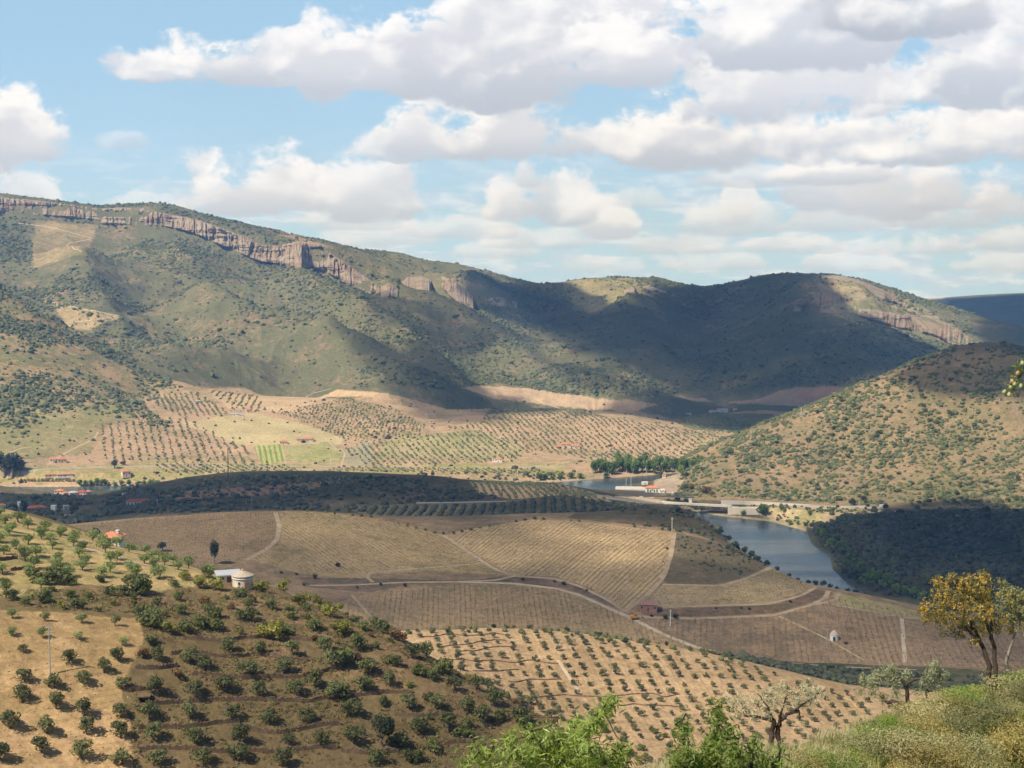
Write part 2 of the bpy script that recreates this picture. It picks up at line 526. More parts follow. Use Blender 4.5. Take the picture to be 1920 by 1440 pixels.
H((-100, 6500, 250), (1000, 6000, 120), (1600, 5800, 110), (2020, 5500, 60))
L((1640, 569, 7300), (1690, 567, 7200), (1760, 560, 7200), (1830, 553, 7200), (1920, 549, 7200), (2020, 545, 7200))
H((1750, 6500, 90), (2020, 6500, 90))
H((-100, 9000, 120), (2020, 9000, 90), step=500)
H((-100, 9600, 110), (2020, 9600, 85), step=500)

P = np.array(PTS)
KC = 0.008
n = len(P)
d2 = (P[:, None, 0] - P[None, :, 0]) ** 2 + (P[:, None, 1] - P[None, :, 1]) ** 2
A = np.zeros((n + 3, n + 3))
A[:n, :n] = np.sqrt(d2 + KC * KC) - np.eye(n) * 0.002
A[:n, n] = 1; A[:n, n + 1] = P[:, 0]; A[:n, n + 2] = P[:, 1]
A[n:, :n] = A[:n, n:].T
wts = np.linalg.solve(A, np.concatenate([P[:, 2], [0, 0, 0]]))


def rbf(th, lr):
    th = np.asarray(th, np.float32).ravel(); lr = np.asarray(lr, np.float32).ravel()
    out = np.empty(th.shape, np.float32)
    pw = wts[:n].astype(np.float32)
    for i in range(0, len(th), 40000):
        a, b = th[i:i + 40000, None], lr[i:i + 40000, None]
        k = np.sqrt((a - P[None, :, 0].astype(np.float32)) ** 2 + (b - P[None, :, 1].astype(np.float32)) ** 2 + np.float32(KC * KC))
        out[i:i + 40000] = k @ pw + wts[n] + wts[n + 1] * a[:, 0] + wts[n + 2] * b[:, 0]
    return out


TH0 = float(ray(-40, 720)[0])
NU = 1120
th_in = np.linspace(TH0, -TH0, NU)
side = np.array([.012, .03, .06, .1, .16, .25, .36, .5, .7, .95, 1.2])
THG = np.concatenate([TH0 - side[::-1], th_in, -TH0 + side])


def _seg(a, b, k):
    return np.exp(np.linspace(math.log(a), math.log(b), k, endpoint=False))


RG = np.concatenate([_seg(2, 60, 110), _seg(60, 235, 24), _seg(235, 520, 250), _seg(520, 700, 130), _seg(700, 1000, 230), _seg(1000, 1400, 130), _seg(1400, 1700, 120),
                     _seg(1700, 2400, 200), _seg(2400, 3000, 110), _seg(3000, 4500, 190), _seg(4500, 9500, 36), [9500.0]])
NT_, NR = len(THG), len(RG)
# evaluate on a coarser grid and refine
cth = np.linspace(TH0 - .02, -TH0 + .02, 420)
clr = np.interp(np.linspace(0, NR - 1, 620), np.arange(NR), np.log(RG))
Zc = rbf(*np.meshgrid(cth, clr, indexing='ij')).reshape(420, 620)


def bil(G, xs, ys, x, y):
    i = np.clip(np.searchsorted(xs, x) - 1, 0, len(xs) - 2)
    j = np.clip(np.searchsorted(ys, y) - 1, 0, len(ys) - 2)
    fx = np.clip((x - xs[i]) / (xs[i + 1] - xs[i]), 0, 1); fy = np.clip((y - ys[j]) / (ys[j + 1] - ys[j]), 0, 1)
    return G[i, j] * (1 - fx) * (1 - fy) + G[i + 1, j] * fx * (1 - fy) + G[i, j + 1] * (1 - fx) * fy + G[i + 1, j + 1] * fx * fy


TT, RR = np.meshgrid(THG, RG, indexing='ij')
Z = bil(Zc, cth, clr, TT.ravel(), np.log(RR).ravel()).reshape(NT_, NR)
Z = np.where(RR < 6, np.minimum(Z, 258.3), Z)
X, Y = RR * np.sin(TT), RR * np.cos(TT)

# relief smaller than the survey lines: gullies on the mountain, lumps on the fields
def band(r, a, b, c, d):
    return np.clip((r - a) / (b - a), 0, 1) * np.clip((d - r) / (d - c), 0, 1)


mt = band(RR, 2450, 2800, 5200, 6500)
g1 = fbm(X / 420, Y / 620, 5, 3, 0.5, ridged=True) - 0.55
g2 = fbm(X / 130 + g1, Y / 190, 4, 9, 0.55, ridged=True) - 0.55
skyd = np.ones_like(Z)
uu, vv = project(X, Y, Z)
def polyline_dist(x, y, pts):
    best = np.full(x.shape, 1e9)
    for (ax, ay_), (bx, by_) in zip(pts[:-1], pts[1:]):
        ex, ey = bx - ax, by_ - ay_
        t = np.clip(((x - ax) * ex + (y - ay_) * ey) / (ex * ex + ey * ey + 1e-9), 0, 1)
        best = np.minimum(best, np.hypot(x - ax - t * ex, y - ay_ - t * ey))
    return best


def spot(u, r):
    th = float(ray(u, HZ)[0])
    return r * sin(th), r * cos(th)


Z += mt * (46 * g1 + 20 * g2) * np.where(RR > 3800, 0.4, 1.0)
mtr = RR > 2500
for pts, hh, ww in [([(400, 3300), (480, 3130), (560, 3100), (640, 2960), (700, 2830), (760, 2700)], 34, 90), ([(560, 3650), (640, 3440), (720, 3260), (790, 3040), (870, 2850)], 38, 95), ([(720, 3750), (830, 3530), (930, 3330), (1010, 3100), (1075, 2900)], 38, 100),
                    ([(890, 4000), (960, 3700), (1060, 3400), (1130, 3180), (1200, 2950)], 36, 100), ([(1170, 3900), (1180, 3500), (1230, 3200)], 40, 110), ([(1500, 3700), (1480, 3400), (1420, 3100)], 40, 120), ([(1620, 3600), (1640, 3300), (1600, 3050)], 36, 110),
                    ([(150, 3700), (180, 3300), (240, 3000), (330, 2750)], 34, 90), ([(330, 3900), (370, 3500), (400, 3100), (440, 2850)], 24, 80)]:
    dd = polyline_dist(X[mtr], Y[mtr], [spot(u, r) for u, r in pts])
    dd = dd * (1 + .5 * (fbm(X[mtr] / 160, Y[mtr] / 160, 3, 13) - .5))
    hh *= 1.5
    Z[mtr] += hh * np.exp(-(dd / ww) ** 1.5) - hh * .35 * np.exp(-((dd - 2.1 * ww) / ww) ** 2)
rhm = band(RR, 1530, 1600, 2050, 2300) * np.clip((uu - 1225) / 80, 0, 1)
Z += rhm * (14 * (fbm(X / 170, Y / 120, 4, 21, 0.5, ridged=True) - 0.55))
Z += band(RR, 1850, 2000, 2500, 2800) * np.clip((1250 - uu) / 100, 0, 1) * 9 * (fbm(X / 150, Y / 110, 3, 31) - 0.5)
Z += band(RR, 1200, 1300, 1750, 1850) * 5 * (fbm(X / 90, Y / 70, 3, 33) - 0.5)
Z += band(RR, 640, 760, 1200, 1400) * 3.4 * (fbm(X / 90, Y / 70, 4, 41) - 0.5)
Z += band(RR, 240, 260, 520, 560) * 1.6 * (fbm(X / 16, Y / 12, 4, 51) - 0.5)
Z += band(RR, 470, 500, 640, 680) * 1.2 * (fbm(X / 25, Y / 22, 4, 57) - 0.5)
Z += band(RR, 4, 8, 60, 90) * 0.35 * (fbm(X / 2.6, Y / 2.6, 4, 61) - 0.5)

# the ground falls away below the frame on the left of the viewer
capk = np.where(uu < 1100, 0.40, np.interp(uu, [1100, 1500], [0.40, 0.30]))
near = (RR > 3.0) & (RR < 232) & (uu < 1480)
Z = np.where(near, np.minimum(Z, CZ - np.maximum(capk * RR, 1.7)), Z)

# river: banks traced on the water plane, the bed is cut below it
def on_water(poly):
    o = []
    for u, v in poly:
        th, s = ray(u, v)
        r = -CZ / float(s)
        o.append((r * sin(float(th)), r * cos(float(th))))
    return o


RIVER = [on_water([(1052, 903), (1110, 899), (1160, 895), (1230, 890), (1300, 884), (1300, 896), (1235, 907), (1165, 912), (1150, 919), (1080, 925), (1040, 918), (900, 923), (600, 925),
                   (300, 927), (180, 927), (110, 934), (20, 925), (-120, 922), (-120, 911), (110, 913), (280, 910), (500, 905), (800, 905), (1000, 906)]),
         on_water([(1282, 953), (1330, 964), (1372, 970), (1440, 977), (1495, 991), (1513, 997), (1522, 1020), (1556, 1042), (1562, 1068), (1590, 1094), (1640, 1117), (1700, 1130), (1800, 1140),
                   (2050, 1150), (2050, 1190), (1800, 1185), (1650, 1165), (1550, 1130), (1440, 1085), (1370, 1035), (1300, 975)])]


def river_dist(x, y):
    """signed distance to the nearest bank, negative in the water"""
    best = np.full(x.shape, 1e9)
    inside = np.zeros(x.shape, bool)
    for poly in RIVER:
        inside |= in_poly(x, y, poly)
        ax, ay_ = poly[-1]
        for bx, by_ in poly:
            ex, ey = bx - ax, by_ - ay_
            t = np.clip(((x - ax) * ex + (y - ay_) * ey) / (ex * ex + ey * ey + 1e-9), 0, 1)
            best = np.minimum(best, np.hypot(x - ax - t * ex, y - ay_ - t * ey))
            ax, ay_ = bx, by_
    return np.where(inside, -best, best)


RD = np.full(Z.shape, 1e4)
sel = (RR > 880) & (RR < 2100) & (np.abs(TT) < .5)
RD[sel] = river_dist(X[sel], Y[sel])
bank = np.where(RD < 0, np.maximum(-4.0, RD * 0.4) - 0.15, np.minimum(0.4 + RD * 0.22, 400))
land = np.where(RD > 0, np.minimum(np.maximum(Z, 1.2 + np.minimum(RD, 60) * 0.02), bank + np.maximum(0, RD - 25) * 1.5), bank)
Z = np.where(sel, land, Z)
Z = np.where((RR > 880) & (RR < 2600) & (RD > 0), np.maximum(Z, 0.5), Z)


def zat(x, y):
    """ground height at world x, y"""
    x = np.asarray(x, float); y = np.asarray(y, float)
    return bil(Z, THG, RG, np.arctan2(x, y), np.hypot(x, y))


SL = (Z - CZ) / RR
HOR = np.maximum.accumulate(SL, axis=1)        # steepest sight line so far: what lies under it is hidden


def visible(x, y, up=0.0):
    th, r = np.arctan2(x, y), np.hypot(x, y)
    i = np.clip(np.searchsorted(THG, th), 0, NT_ - 1)
    j = np.clip(np.searchsorted(RG, r) - 2, 0, NR - 1)
    return (zat(x, y) + up - CZ) / r >= HOR[i, j] - 0.0004


def hit(u, v, r0=2.5, r1=9000):
    """the ground point seen at column u, row v between distances r0 and r1"""
    th, s = ray(u, v)
    rr = RG[(RG >= r0) & (RG <= r1)]
    i = int(np.clip(np.searchsorted(THG, float(th)) - 1, 0, NT_ - 2))
    f = (float(th) - THG[i]) / (THG[i + 1] - THG[i])
    j = (RG >= r0) & (RG <= r1)
    zz = Z[i, j] * (1 - f) + Z[i + 1, j] * f
    g = (zz - CZ) / rr - float(s)
    k = np.argmax(g >= 0) if (g >= 0).any() else int(np.argmax(g))
    if k > 0 and g[k] >= 0:
        t = -g[k - 1] / (g[k] - g[k - 1] + 1e-12)
        r = rr[k - 1] + t * (rr[k] - rr[k - 1])
    else:
        r = rr[k]
    x, y = r * sin(float(th)), r * cos(float(th))
    return np.array([x, y, float(zat(x, y))])


# ------------------------------------------------------------------ ground cover painted per field (real ground colours)
uu, vv = project(X, Y, Z)
shape = Z.shape
ca = np.empty(shape + (3,), np.float32); cb = np.empty(shape + (3,), np.float32)
mott = np.zeros(shape, np.float32); rowc = np.zeros(shape, np.float32); rowa = np.zeros(shape, np.float32)
rock = np.zeros(shape, np.float32)


def paint(poly, r0, r1, col, col2=None, m=None, rows=None, sp=3.0, ra=0.0):
    s = (RR >= r0) & (RR <= r1)
    if poly is not None:
        p = np.array(poly, float)
        s &= (uu >= p[:, 0].min()) & (uu <= p[:, 0].max()) & (vv >= p[:, 1].min()) & (vv <= p[:, 1].max())
        idx = np.nonzero(s)
        wob, ws = (30.0, 130) if r0 > 2500 else (4.0, 24)
        jx = (fbm(X[idx] / ws, Y[idx] / ws, 3, 77) - .5) * wob
        ok = in_poly(uu[idx] + jx, vv[idx] + jx * .6, poly)
        s = (idx[0][ok], idx[1][ok])
    ca[s] = col
    cb[s] = col2 if col2 is not None else np.array(col) * 0.6
    if m is not None: mott[s] = m
    if rows is not None:
        a, b = hit(*rows[0], r0, r1), hit(*rows[1], r0, r1)
        d = (b - a)[:2] / np.linalg.norm((b - a)[:2])
        rowc[s] = ((X[s] - a[0]) * -d[1] + (Y[s] - a[1]) * d[0]) / sp
        rowa[s] = ra
    else:
        rowa[s] = 0


BIG = [(-900, -900), (2900, -900), (2900, 2600), (-900, 2600)]
paint(None, 0, 90, (.20, .17, .07), (.13, .15, .04), .5)
paint(None, 90, 480, (.235, .152, .082), (.15, .115, .052), .58)
paint([(-900, -900), (2900, -900), (2900, 2600), (-900, 2600)], 470, 690, (.425, .292, .16), (.305, .21, .105), .45, ((963, 1192), (984, 1240)), 2.2, .16)
paint([(-150, 900), (2100, 900), (2100, 1400), (-150, 1400)], 640, 1250, (.285, .195, .112), (.17, .13, .07), .45)
paint(None, 1180, 1750, (.17, .125, .075), (.07, .075, .035), .6)
paint(None, 1740, 2700, (.43, .295, .185), (.23, .205, .095), .42)
paint(None, 2600, 17000, (.27, .195, .118), (.108, .125, .06), .63)
# left slope
paint([(-150, 1140), (120, 1148), (262, 1160), (270, 1200), (245, 1250), (228, 1300), (245, 1360), (255, 1500), (-150, 1500)], 200, 345, (.48, .315, .16), (.32, .22, .095), .45, ((100, 1400), (240, 1380)), 1.5, .22)
paint([(-150, 880), (0, 950), (220, 1015), (440, 1090), (300, 1108), (150, 1095), (0, 1130), (-150, 1130)], 325, 560, (.42, .30, .14), (.26, .235, .09), .5)
# strip of scrub below the orchard hill
paint([(1280, 1195), (1400, 1222), (1900, 1262), (2100, 1262), (2100, 1330), (1500, 1275), (1300, 1218)], 628, 712, (.13, .115, .055), (.05, .07, .03), .6)
# vineyards
paint([(130, 984), (300, 966), (522, 956), (528, 1018), (465, 1048), (380, 1075), (280, 1050)], 760, 1010, (.30, .205, .115), (.18, .145, .07), .4, ((340, 1000), (500, 972)), 3.0, .3)
paint([(524, 958), (600, 960), (700, 970), (770, 987), (832, 1003), (945, 1078), (800, 1070), (690, 1078), (690, 1090), (560, 1075), (465, 1048), (528, 1018)], 760, 1010, (.38, .27, .14), (.21, .175, .075), .4, ((560, 968), (700, 1062)), 3.0, .3)
paint([(832, 1003), (900, 990), (1000, 974), (1060, 975), (1150, 985), (1264, 998), (1250, 1075), (1215, 1118), (1172, 1142), (1100, 1100), (1040, 1080), (960, 1080)], 740, 1010, (.45, .32, .17), (.23, .175, .085), .35, ((1063, 982), (947, 1063)), 3.0, .5)
paint([(560, 1082), (690, 1084), (850, 1088), (960, 1082), (1040, 1083), (1110, 1105), (1160, 1140), (1060, 1102), (950, 1094), (800, 1092), (690, 1110), (570, 1100)], 740, 900, (.20, .13, .09), (.10, .09, .05), .5)
paint([(690, 1112), (800, 1100), (900, 1094), (1040, 1100), (1150, 1140), (1330, 1222), (1000, 1190), (780, 1185), (600, 1140)], 640, 850, (.33, .23, .125), (.21, .165, .085), .4, ((1000, 1110), (1010, 1170)), 2.6, .22)
paint([(1264, 998), (1340, 1015), (1445, 1060), (1350, 1098), (1250, 1093), (1240, 1080), (1255, 1060)], 760, 1020, (.29, .195, .12), (.12, .105, .055), .55, ((1290, 1020), (1400, 1052)), 5.5, .75)
paint([(1240, 1098), (1350, 1098), (1450, 1064), (1530, 1100), (1440, 1132), (1210, 1138)], 740, 1000, (.36, .265, .15), (.22, .18, .085), .4, ((1300, 1110), (1420, 1100)), 3.0, .2)
paint([(1195, 1144), (1440, 1134), (1530, 1104), (1570, 1112), (1450, 1150), (1215, 1158)], 700, 950, (.23, .14, .09), (.12, .1, .05), .5)
paint([(1195, 1162), (1450, 1152), (1560, 1114), (1650, 1128), (1720, 1146), (2100, 1175), (2100, 1262), (1500, 1242), (1330, 1220)], 640, 960, (.31, .212, .125), (.18, .135, .08), .45, ((1420, 1165), (1425, 1230)), 3.0, .25)
paint([(1560, 1110), (1650, 1128), (1720, 1146), (1760, 1160), (1700, 1158), (1570, 1132)], 700, 960, (.33, .27, .13), (.2, .19, .07), .4)
# middle distance
paint([(1090, 955), (1200, 945), (1300, 955), (1350, 985), (1450, 1060), (1380, 1045), (1320, 1012), (1265, 994), (1150, 982), (1060, 972)], 960, 1200, (.185, .125, .078), (.085, .08, .038), .6)
paint([(880, 903), (1040, 905), (1110, 922), (1150, 942), (1060, 928), (960, 936), (900, 925)], 1300, 1640, (.47, .32, .18), (.34, .25, .12), .3)
paint([(300, 925), (470, 912), (640, 900), (560, 925), (330, 935)], 1280, 1600, (.33, .19, .12), (.1, .1, .05), .4)
paint([(640, 950), (940, 938), (1050, 930), (1180, 950), (900, 985), (760, 990)], 1020, 1420, (.20, .165, .085), (.08, .085, .04), .45)
paint([(1080, 922), (1150, 930), (1250, 933), (1250, 944), (1130, 944)], 1380, 1640, (.50, .40, .27), (.4, .3, .18), .3)
paint([(1390, 940), (1640, 948), (1660, 962), (1560, 985), (1520, 1000), (1420, 965)], 1350, 1620, (.44, .33, .19), (.22, .21, .08), .45)
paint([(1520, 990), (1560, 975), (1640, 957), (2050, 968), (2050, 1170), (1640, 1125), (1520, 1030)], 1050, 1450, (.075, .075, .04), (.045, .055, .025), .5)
paint([(1660, 958), (2050, 962), (2050, 972), (1700, 968)], 1330, 1600, (.40, .27, .16), (.3, .22, .1), .3)
# hill behind the bridge
paint([(1225, 935), (1232, 885), (1300, 845), (1500, 760), (1700, 680), (1800, 640), (2050, 620), (2050, 962), (1640, 952), (1400, 940)], 1515, 2150, (.285, .20, .115), (.18, .155, .075), .5)
paint([(1222, 918), (1232, 885), (1290, 872), (1275, 925), (1240, 928)], 1600, 1800, (.40, .32, .22), (.28, .22, .15), .5)
# far fields
paint([(345, 792), (400, 783), (470, 775), (560, 792), (645, 822), (640, 832), (520, 836), (440, 832)], 1900, 2400, (.45, .37, .20), (.36, .33, .14), .3)
paint([(475, 836), (530, 832), (540, 866), (490, 870)], 1850, 2150, (.40, .36, .16), (.16, .26, .04), .2, ((505, 836), (512, 868)), 7.0, .9)
paint([(535, 838), (620, 828), (645, 850), (640, 868), (545, 866)], 1850, 2150, (.36, .33, .15), (.2, .23, .07), .45)
paint([(385, 728), (560, 725), (740, 738), (700, 742), (610, 745), (540, 775), (500, 770), (430, 768)], 2150, 2720, (.50, .355, .215), (.4, .32, .17), .3, ((500, 740), (440, 768)), 9.0, .3)
paint([(640, 850), (690, 824), (702, 868), (650, 880)], 1850, 2150, (.33, .29, .19), (.28, .25, .14), .3)
paint([(760, 815), (900, 805), (990, 845), (960, 862), (700, 862), (720, 830)], 1850, 2200, (.38, .31, .17), (.24, .24, .10), .45)
paint([(860, 725), (930, 718), (1050, 738), (1240, 760), (1100, 768), (930, 748)], 2300, 2900, (.43, .315, .205), (.34, .25, .15), .35)
paint([(1100, 756), (1180, 750), (1230, 758), (1180, 775)], 2300, 2900, (.42, .30, .19), (.42, .33, .18), .2)
paint([(1260, 742), (1500, 726), (1620, 728), (1560, 765), (1300, 752)], 2400, 2950, (.36, .265, .18), (.28, .2, .125), .3)
paint([(1490, 728), (1590, 724), (1600, 745), (1500, 750)], 2400, 2950, (.38, .235, .155), (.33, .22, .13), .3)
paint([(1230, 775), (1450, 775), (1440, 830), (1300, 806)], 2150, 2700, (.26, .20, .11), (.12, .14, .06), .5)
paint([(0, 880), (300, 866), (600, 872), (1060, 868), (1060, 890), (600, 884), (300, 900), (0, 905)], 1740, 1960, (.43, .31, .17), (.24, .24, .08), .5)
# front spur, mountain parts
paint([(-150, 470), (0, 530), (110, 600), (240, 680), (330, 722), (270, 745), (200, 800), (170, 850), (-150, 880)], 1870, 2850, (.36, .255, .14), (.14, .16, .065), .5)
paint([(-150, 740), (150, 760), (270, 745), (250, 790), (180, 800), (170, 850), (-150, 870)], 1850, 2500, (.33, .26, .135), (.2, .2, .085), .5)
paint([(60, 410), (185, 420), (165, 480), (120, 520), (60, 500)], 3600, 4250, (.34, .255, .145), (.18, .17, .075), .5)
paint([(95, 565), (225, 590), (170, 620), (130, 625)], 2900, 3600, (.38, .29, .16), (.2, .19, .08), .35)
paint([(330, 385), (620, 460), (700, 530), (560, 450)], 4050, 4600, (.33, .21, .14), (.2, .17, .09), .5)
paint([(640, 468), (780, 478), (920, 502), (900, 560), (740, 560)], 3600, 4600, (.27, .20, .115), (.125, .14, .06), .6)
paint([(1050, 528), (1180, 518), (1240, 540), (1180, 590), (1070, 580)], 3700, 4600, (.30, .25, .13), (.17, .17, .08), .5)
paint([(1520, 505), (1700, 555), (1830, 640), (1720, 640), (1560, 590)], 3200, 4300, (.34, .26, .17), (.14, .16, .07), .5)
paint([(1600, 540), (2100, 540), (2100, 700), (1700, 700)], 4700, 9000, (.13, .13, .07), (.08, .1, .05), .4)
paint([(1600, 540), (1760, 555), (1780, 566), (1600, 572)], 6800, 9000, (.36, .28, .18), (.3, .24, .14), .3)
sand = (RD > -6) & (RD < 5) & (RR > 900) & ((uu < 1512) | (RR > 1640))
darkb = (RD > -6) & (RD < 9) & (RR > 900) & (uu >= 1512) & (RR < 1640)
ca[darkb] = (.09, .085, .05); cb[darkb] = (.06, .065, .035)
ca[sand] = (.42, .33, .20); cb[sand] = (.3, .24, .13)
# soften field borders a little across columns
for arr in (ca, cb):
    arr[1:-1] = (arr[:-2] + 2 * arr[1:-1] + arr[2:]) / 4

gm, N, out = new_mat("ground")
tc = N.n('ShaderNodeNewGeometry').outputs['Position']
A1, A2 = N.attr('ca').outputs['Color'], N.attr('cb').outputs['Color']
mo, rc, ra = N.attr('mott').outputs['Fac'], N.attr('rowc').outputs['Fac'], N.attr('rowa').outputs['Fac']
n1 = N.noise(tc, 0.012, 6, 0.62)
n2 = N.noise(tc, 0.09, 6, 0.68)
n3 = N.noise(tc, 0.9, 5, 0.7)
nn = N.m('ADD', N.m('MULTIPLY', n1, .36), N.m('ADD', N.m('MULTIPLY', n2, .40), N.m('MULTIPLY', n3, .24)))
thr = N.m('MULTIPLY_ADD', mo, -0.34, 0.665)
patch = N.ss(N.m('SUBTRACT', nn, thr), -0.05, 0.05)
wob = N.m('MULTIPLY_ADD', n2, 0.5, rc)
wave = N.m('SINE', N.m('MULTIPLY', wob, 2 * pi))
rowf = N.m('MULTIPLY', N.ss(N.m('ADD', wave, N.m('MULTIPLY_ADD', n3, 1.2, -0.6)), -0.2, 0.7), ra)
fac = N.m('MAXIMUM', N.m('MULTIPLY', patch, .85), rowf)
c0 = N.mix(fac, A1, A2)
v1 = N.lin(N.noise(tc, 0.28, 9, 0.78), .32, .68, .62, 1.36)
v2 = N.lin(N.noise(tc, 0.02, 4, 0.6), .3, .7, .86, 1.14)
c1 = N.vm('SCALE', c0, scale=N.m('MULTIPLY', v1, v2))
bump = N.n('ShaderNodeBump')
bump.inputs['Strength'].default_value = .7
bump.inputs['Distance'].default_value = 1.2
N.put(bump.inputs['Height'], N.m('ADD', N.noise(tc, 0.35, 8, 0.7), N.m('MULTIPLY', rowf, 0.5)))
principled(N, out, c1, 0.95, 0.08, bump.outputs[0])
MAT_GROUND = gm

VG = np.stack([X, Y, Z], -1)
for nm, a, b in (("hillside", 0, 575), ("hills", 575, 1745), ("valley_floor", 1745, 2620), ("mountain", 2620, 17000)):
    j0 = int(np.searchsorted(RG, a)); j1 = min(int(np.searchsorted(RG, b)), NR - 1)
    V = VG[:, j0:j1 + 1].reshape(-1, 3)
    w_ = j1 - j0 + 1
    ii, jj = np.meshgrid(np.arange(NT_ - 1), np.arange(w_ - 1), indexing='ij')
    q = (ii * w_ + jj).ravel()
    F = np.stack([q, q + w_, q + w_ + 1, q + 1], -1)[:, ::-1]
    me = mesh_np(nm, V, F, gm, smooth=True)
    for an, arr in (("ca", ca), ("cb", cb)):
        at = me.attributes.new(an, 'FLOAT_COLOR', 'POINT')
        buf = np.ones((V.shape[0], 4), np.float32)
        buf[:, :3] = arr[:, j0:j1 + 1].reshape(-1, 3)
        at.data.foreach_set('color', buf.ravel())
    for an, arr in (("mott", mott), ("rowc", rowc), ("rowa", rowa)):
        at = me.attributes.new(an, 'FLOAT', 'POINT')
        at.data.foreach_set('value', np.ascontiguousarray(arr[:, j0:j1 + 1]).ravel().astype(np.float32))
    tag(obj(nm, me), kind='structure')
# ground under and behind the viewer
V = [(0, -2, 258.3)]
ang = np.linspace(float(THG[-1]), 2 * pi + float(THG[0]), 48)
rs = [2, 40, 300, 3000, 9500]
zs = [258.2, 252, 200, 90, 70]
V = [(r * sin(t), r * cos(t), z) for r, z in zip(rs, zs) for t in ang]
F = [(i * 48 + k, (i + 1) * 48 + k, (i + 1) * 48 + k + 1, i * 48 + k + 1) for i in range(4) for k in range(47)]
V += [(2 * sin(t), 2 * cos(t), 258.2) for t in np.linspace(float(THG[0]), float(THG[-1]), 12)]
mb = MB(); mb.add(V, F)
mb.add([(0, 0, 258.25)] + [(2 * sin(t), 2 * cos(t), 258.2) for t in np.linspace(0, 2 * pi, 40, endpoint=False)], [(0, 1 + (k + 1) % 40, 1 + k) for k in range(40)])
back = simple_mat("back_country", (.27, .2, .11), .95, .05, .3, .01)
tag(mb.build("ground", back), kind='structure')

# water
wm, N, out = new_mat("river_water")
tc = N.n('ShaderNodeNewGeometry').outputs['Position']
st = N.vm('MULTIPLY', tc, (1, .35, 1))
bmp = N.n('ShaderNodeBump')
bmp.inputs['Strength'].default_value = .6
bmp.inputs['Distance'].default_value = .9
N.put(bmp.inputs['Height'], N.m('ADD', N.noise(st, .35, 4, .6), N.m('MULTIPLY', N.noise(tc, .02, 3, .5), 2.0)))
calm = N.ss(N.noise(N.vm('MULTIPLY', tc, (.25, 1.6, 1)), .012, 3, .5), .42, .6)
wcol = N.mix(calm, (.045, .068, .085), (.055, .068, .07))
b = principled(N, out, wcol, N.lin(calm, 0, 1, .30, .12), .5, bmp.outputs[0])
MAT_WATER = wm
xs = np.linspace(-1500, 1500, 60); ys = np.linspace(850, 2150, 30)
gx, gy = np.meshgrid(xs, ys, indexing='ij')
V = np.stack([gx, gy, np.zeros_like(gx)], -1).reshape(-1, 3)
ii, jj = np.meshgrid(np.arange(59), np.arange(29), indexing='ij')
q = (ii * 30 + jj).ravel()
tag(obj("river", mesh_np("river", V, np.stack([q, q + 30, q + 31, q + 1], -1), wm)), kind='structure')
CLOUDS_ON = True; HAZE_ON = True; HAZE = 8e-5
# ------------------------------------------------------------------ cumulus clouds overhead (above the frame): they shade the valley
cm, N, out = new_mat("cumulus")
dens = N.attr('dens').outputs['Fac']
tcp = N.n('ShaderNodeTexCoord').outputs['Object']
nse = N.noise(tcp, 0.006, 5, 0.6)
al = N.m('MULTIPLY', N.ss(N.m('ADD', dens, N.m('MULTIPLY_ADD', nse, 1.1, -.52)), 0.12, 0.75), N.m('MULTIPLY', N.attr('thick').outputs['Fac'], 1.0), clamp=True)
df = N.n('ShaderNodeBsdfDiffuse'); df.inputs[0].default_value = (.85, .85, .87, 1)
tr = N.n('ShaderNodeBsdfTransparent')
mx = N.n('ShaderNodeMixShader')
N.put(mx.inputs[0], al)
N.t.links.new(tr.outputs[0], mx.inputs[1]); N.t.links.new(df.outputs[0], mx.inputs[2]); N.t.links.new(mx.outputs[0], out.inputs[0])


def poly_dist(x, y, poly):
    best = np.full(x.shape, 1e9)
    ax, ay_ = poly[-1]
    for bx, by_ in poly:
        ex, ey = bx - ax, by_ - ay_
        t = np.clip(((x - ax) * ex + (y - ay_) * ey) / (ex * ex + ey * ey + 1e-9), 0, 1)
        best = np.minimum(best, np.hypot(x - ax - t * ex, y - ay_ - t * ey))
        ax, ay_ = bx, by_
    return np.where(in_poly(x, y, poly), best, -best)


def cloud(poly, r0, r1, alt, soft, thick):
    """a lumpy flat-based cloud whose shadow falls on the ground traced by poly"""
    g = np.array([hit(u, v, r0, r1) for u, v in poly])
    base = np.array([p + TO_SUN * (alt - p[2]) / TO_SUN[2] for p in g])
    px, py = base[:, 0], base[:, 1]
    m = soft
    nx = 70
    gx, gy = np.meshgrid(np.linspace(px.min() - m, px.max() + m, nx), np.linspace(py.min() - m, py.max() + m, nx), indexing='ij')
    d = poly_dist(gx, gy, list(zip(px, py)))
    de = np.clip(0.5 + d / (2 * soft) , 0, 1)
    lump = fbm(gx / 260, gy / 260, 4, 5)
    top = alt + 25 + (60 + 240 * lump) * np.sqrt(np.clip(de, 0, 1))
    bot = alt - 12 * lump * de
    V = np.concatenate([np.stack([gx, gy, top], -1).reshape(-1, 3), np.stack([gx, gy, bot], -1).reshape(-1, 3)])
    ii, jj = np.meshgrid(np.arange(nx - 1), np.arange(nx - 1), indexing='ij')
    ok = (np.maximum.reduce([de[:-1, :-1], de[1:, :-1], de[:-1, 1:], de[1:, 1:]]) > 0).ravel()
    q = (ii * nx + jj).ravel()[ok]
    Ft = np.stack([q, q + nx, q + nx + 1, q + 1], -1)
    Fb = Ft[:, ::-1] + nx * nx
    me = mesh_np("cloud", V, np.concatenate([Ft, Fb]), cm, True)
    for an, val in (('dens', np.concatenate([de.ravel()] * 2)), ('thick', np.full(len(V), thick))):
        at = me.attributes.new(an, 'FLOAT', 'POINT')
        at.data.foreach_set('value', val.astype(np.float32))
    return tag(obj("cloud", me), kind='structure')


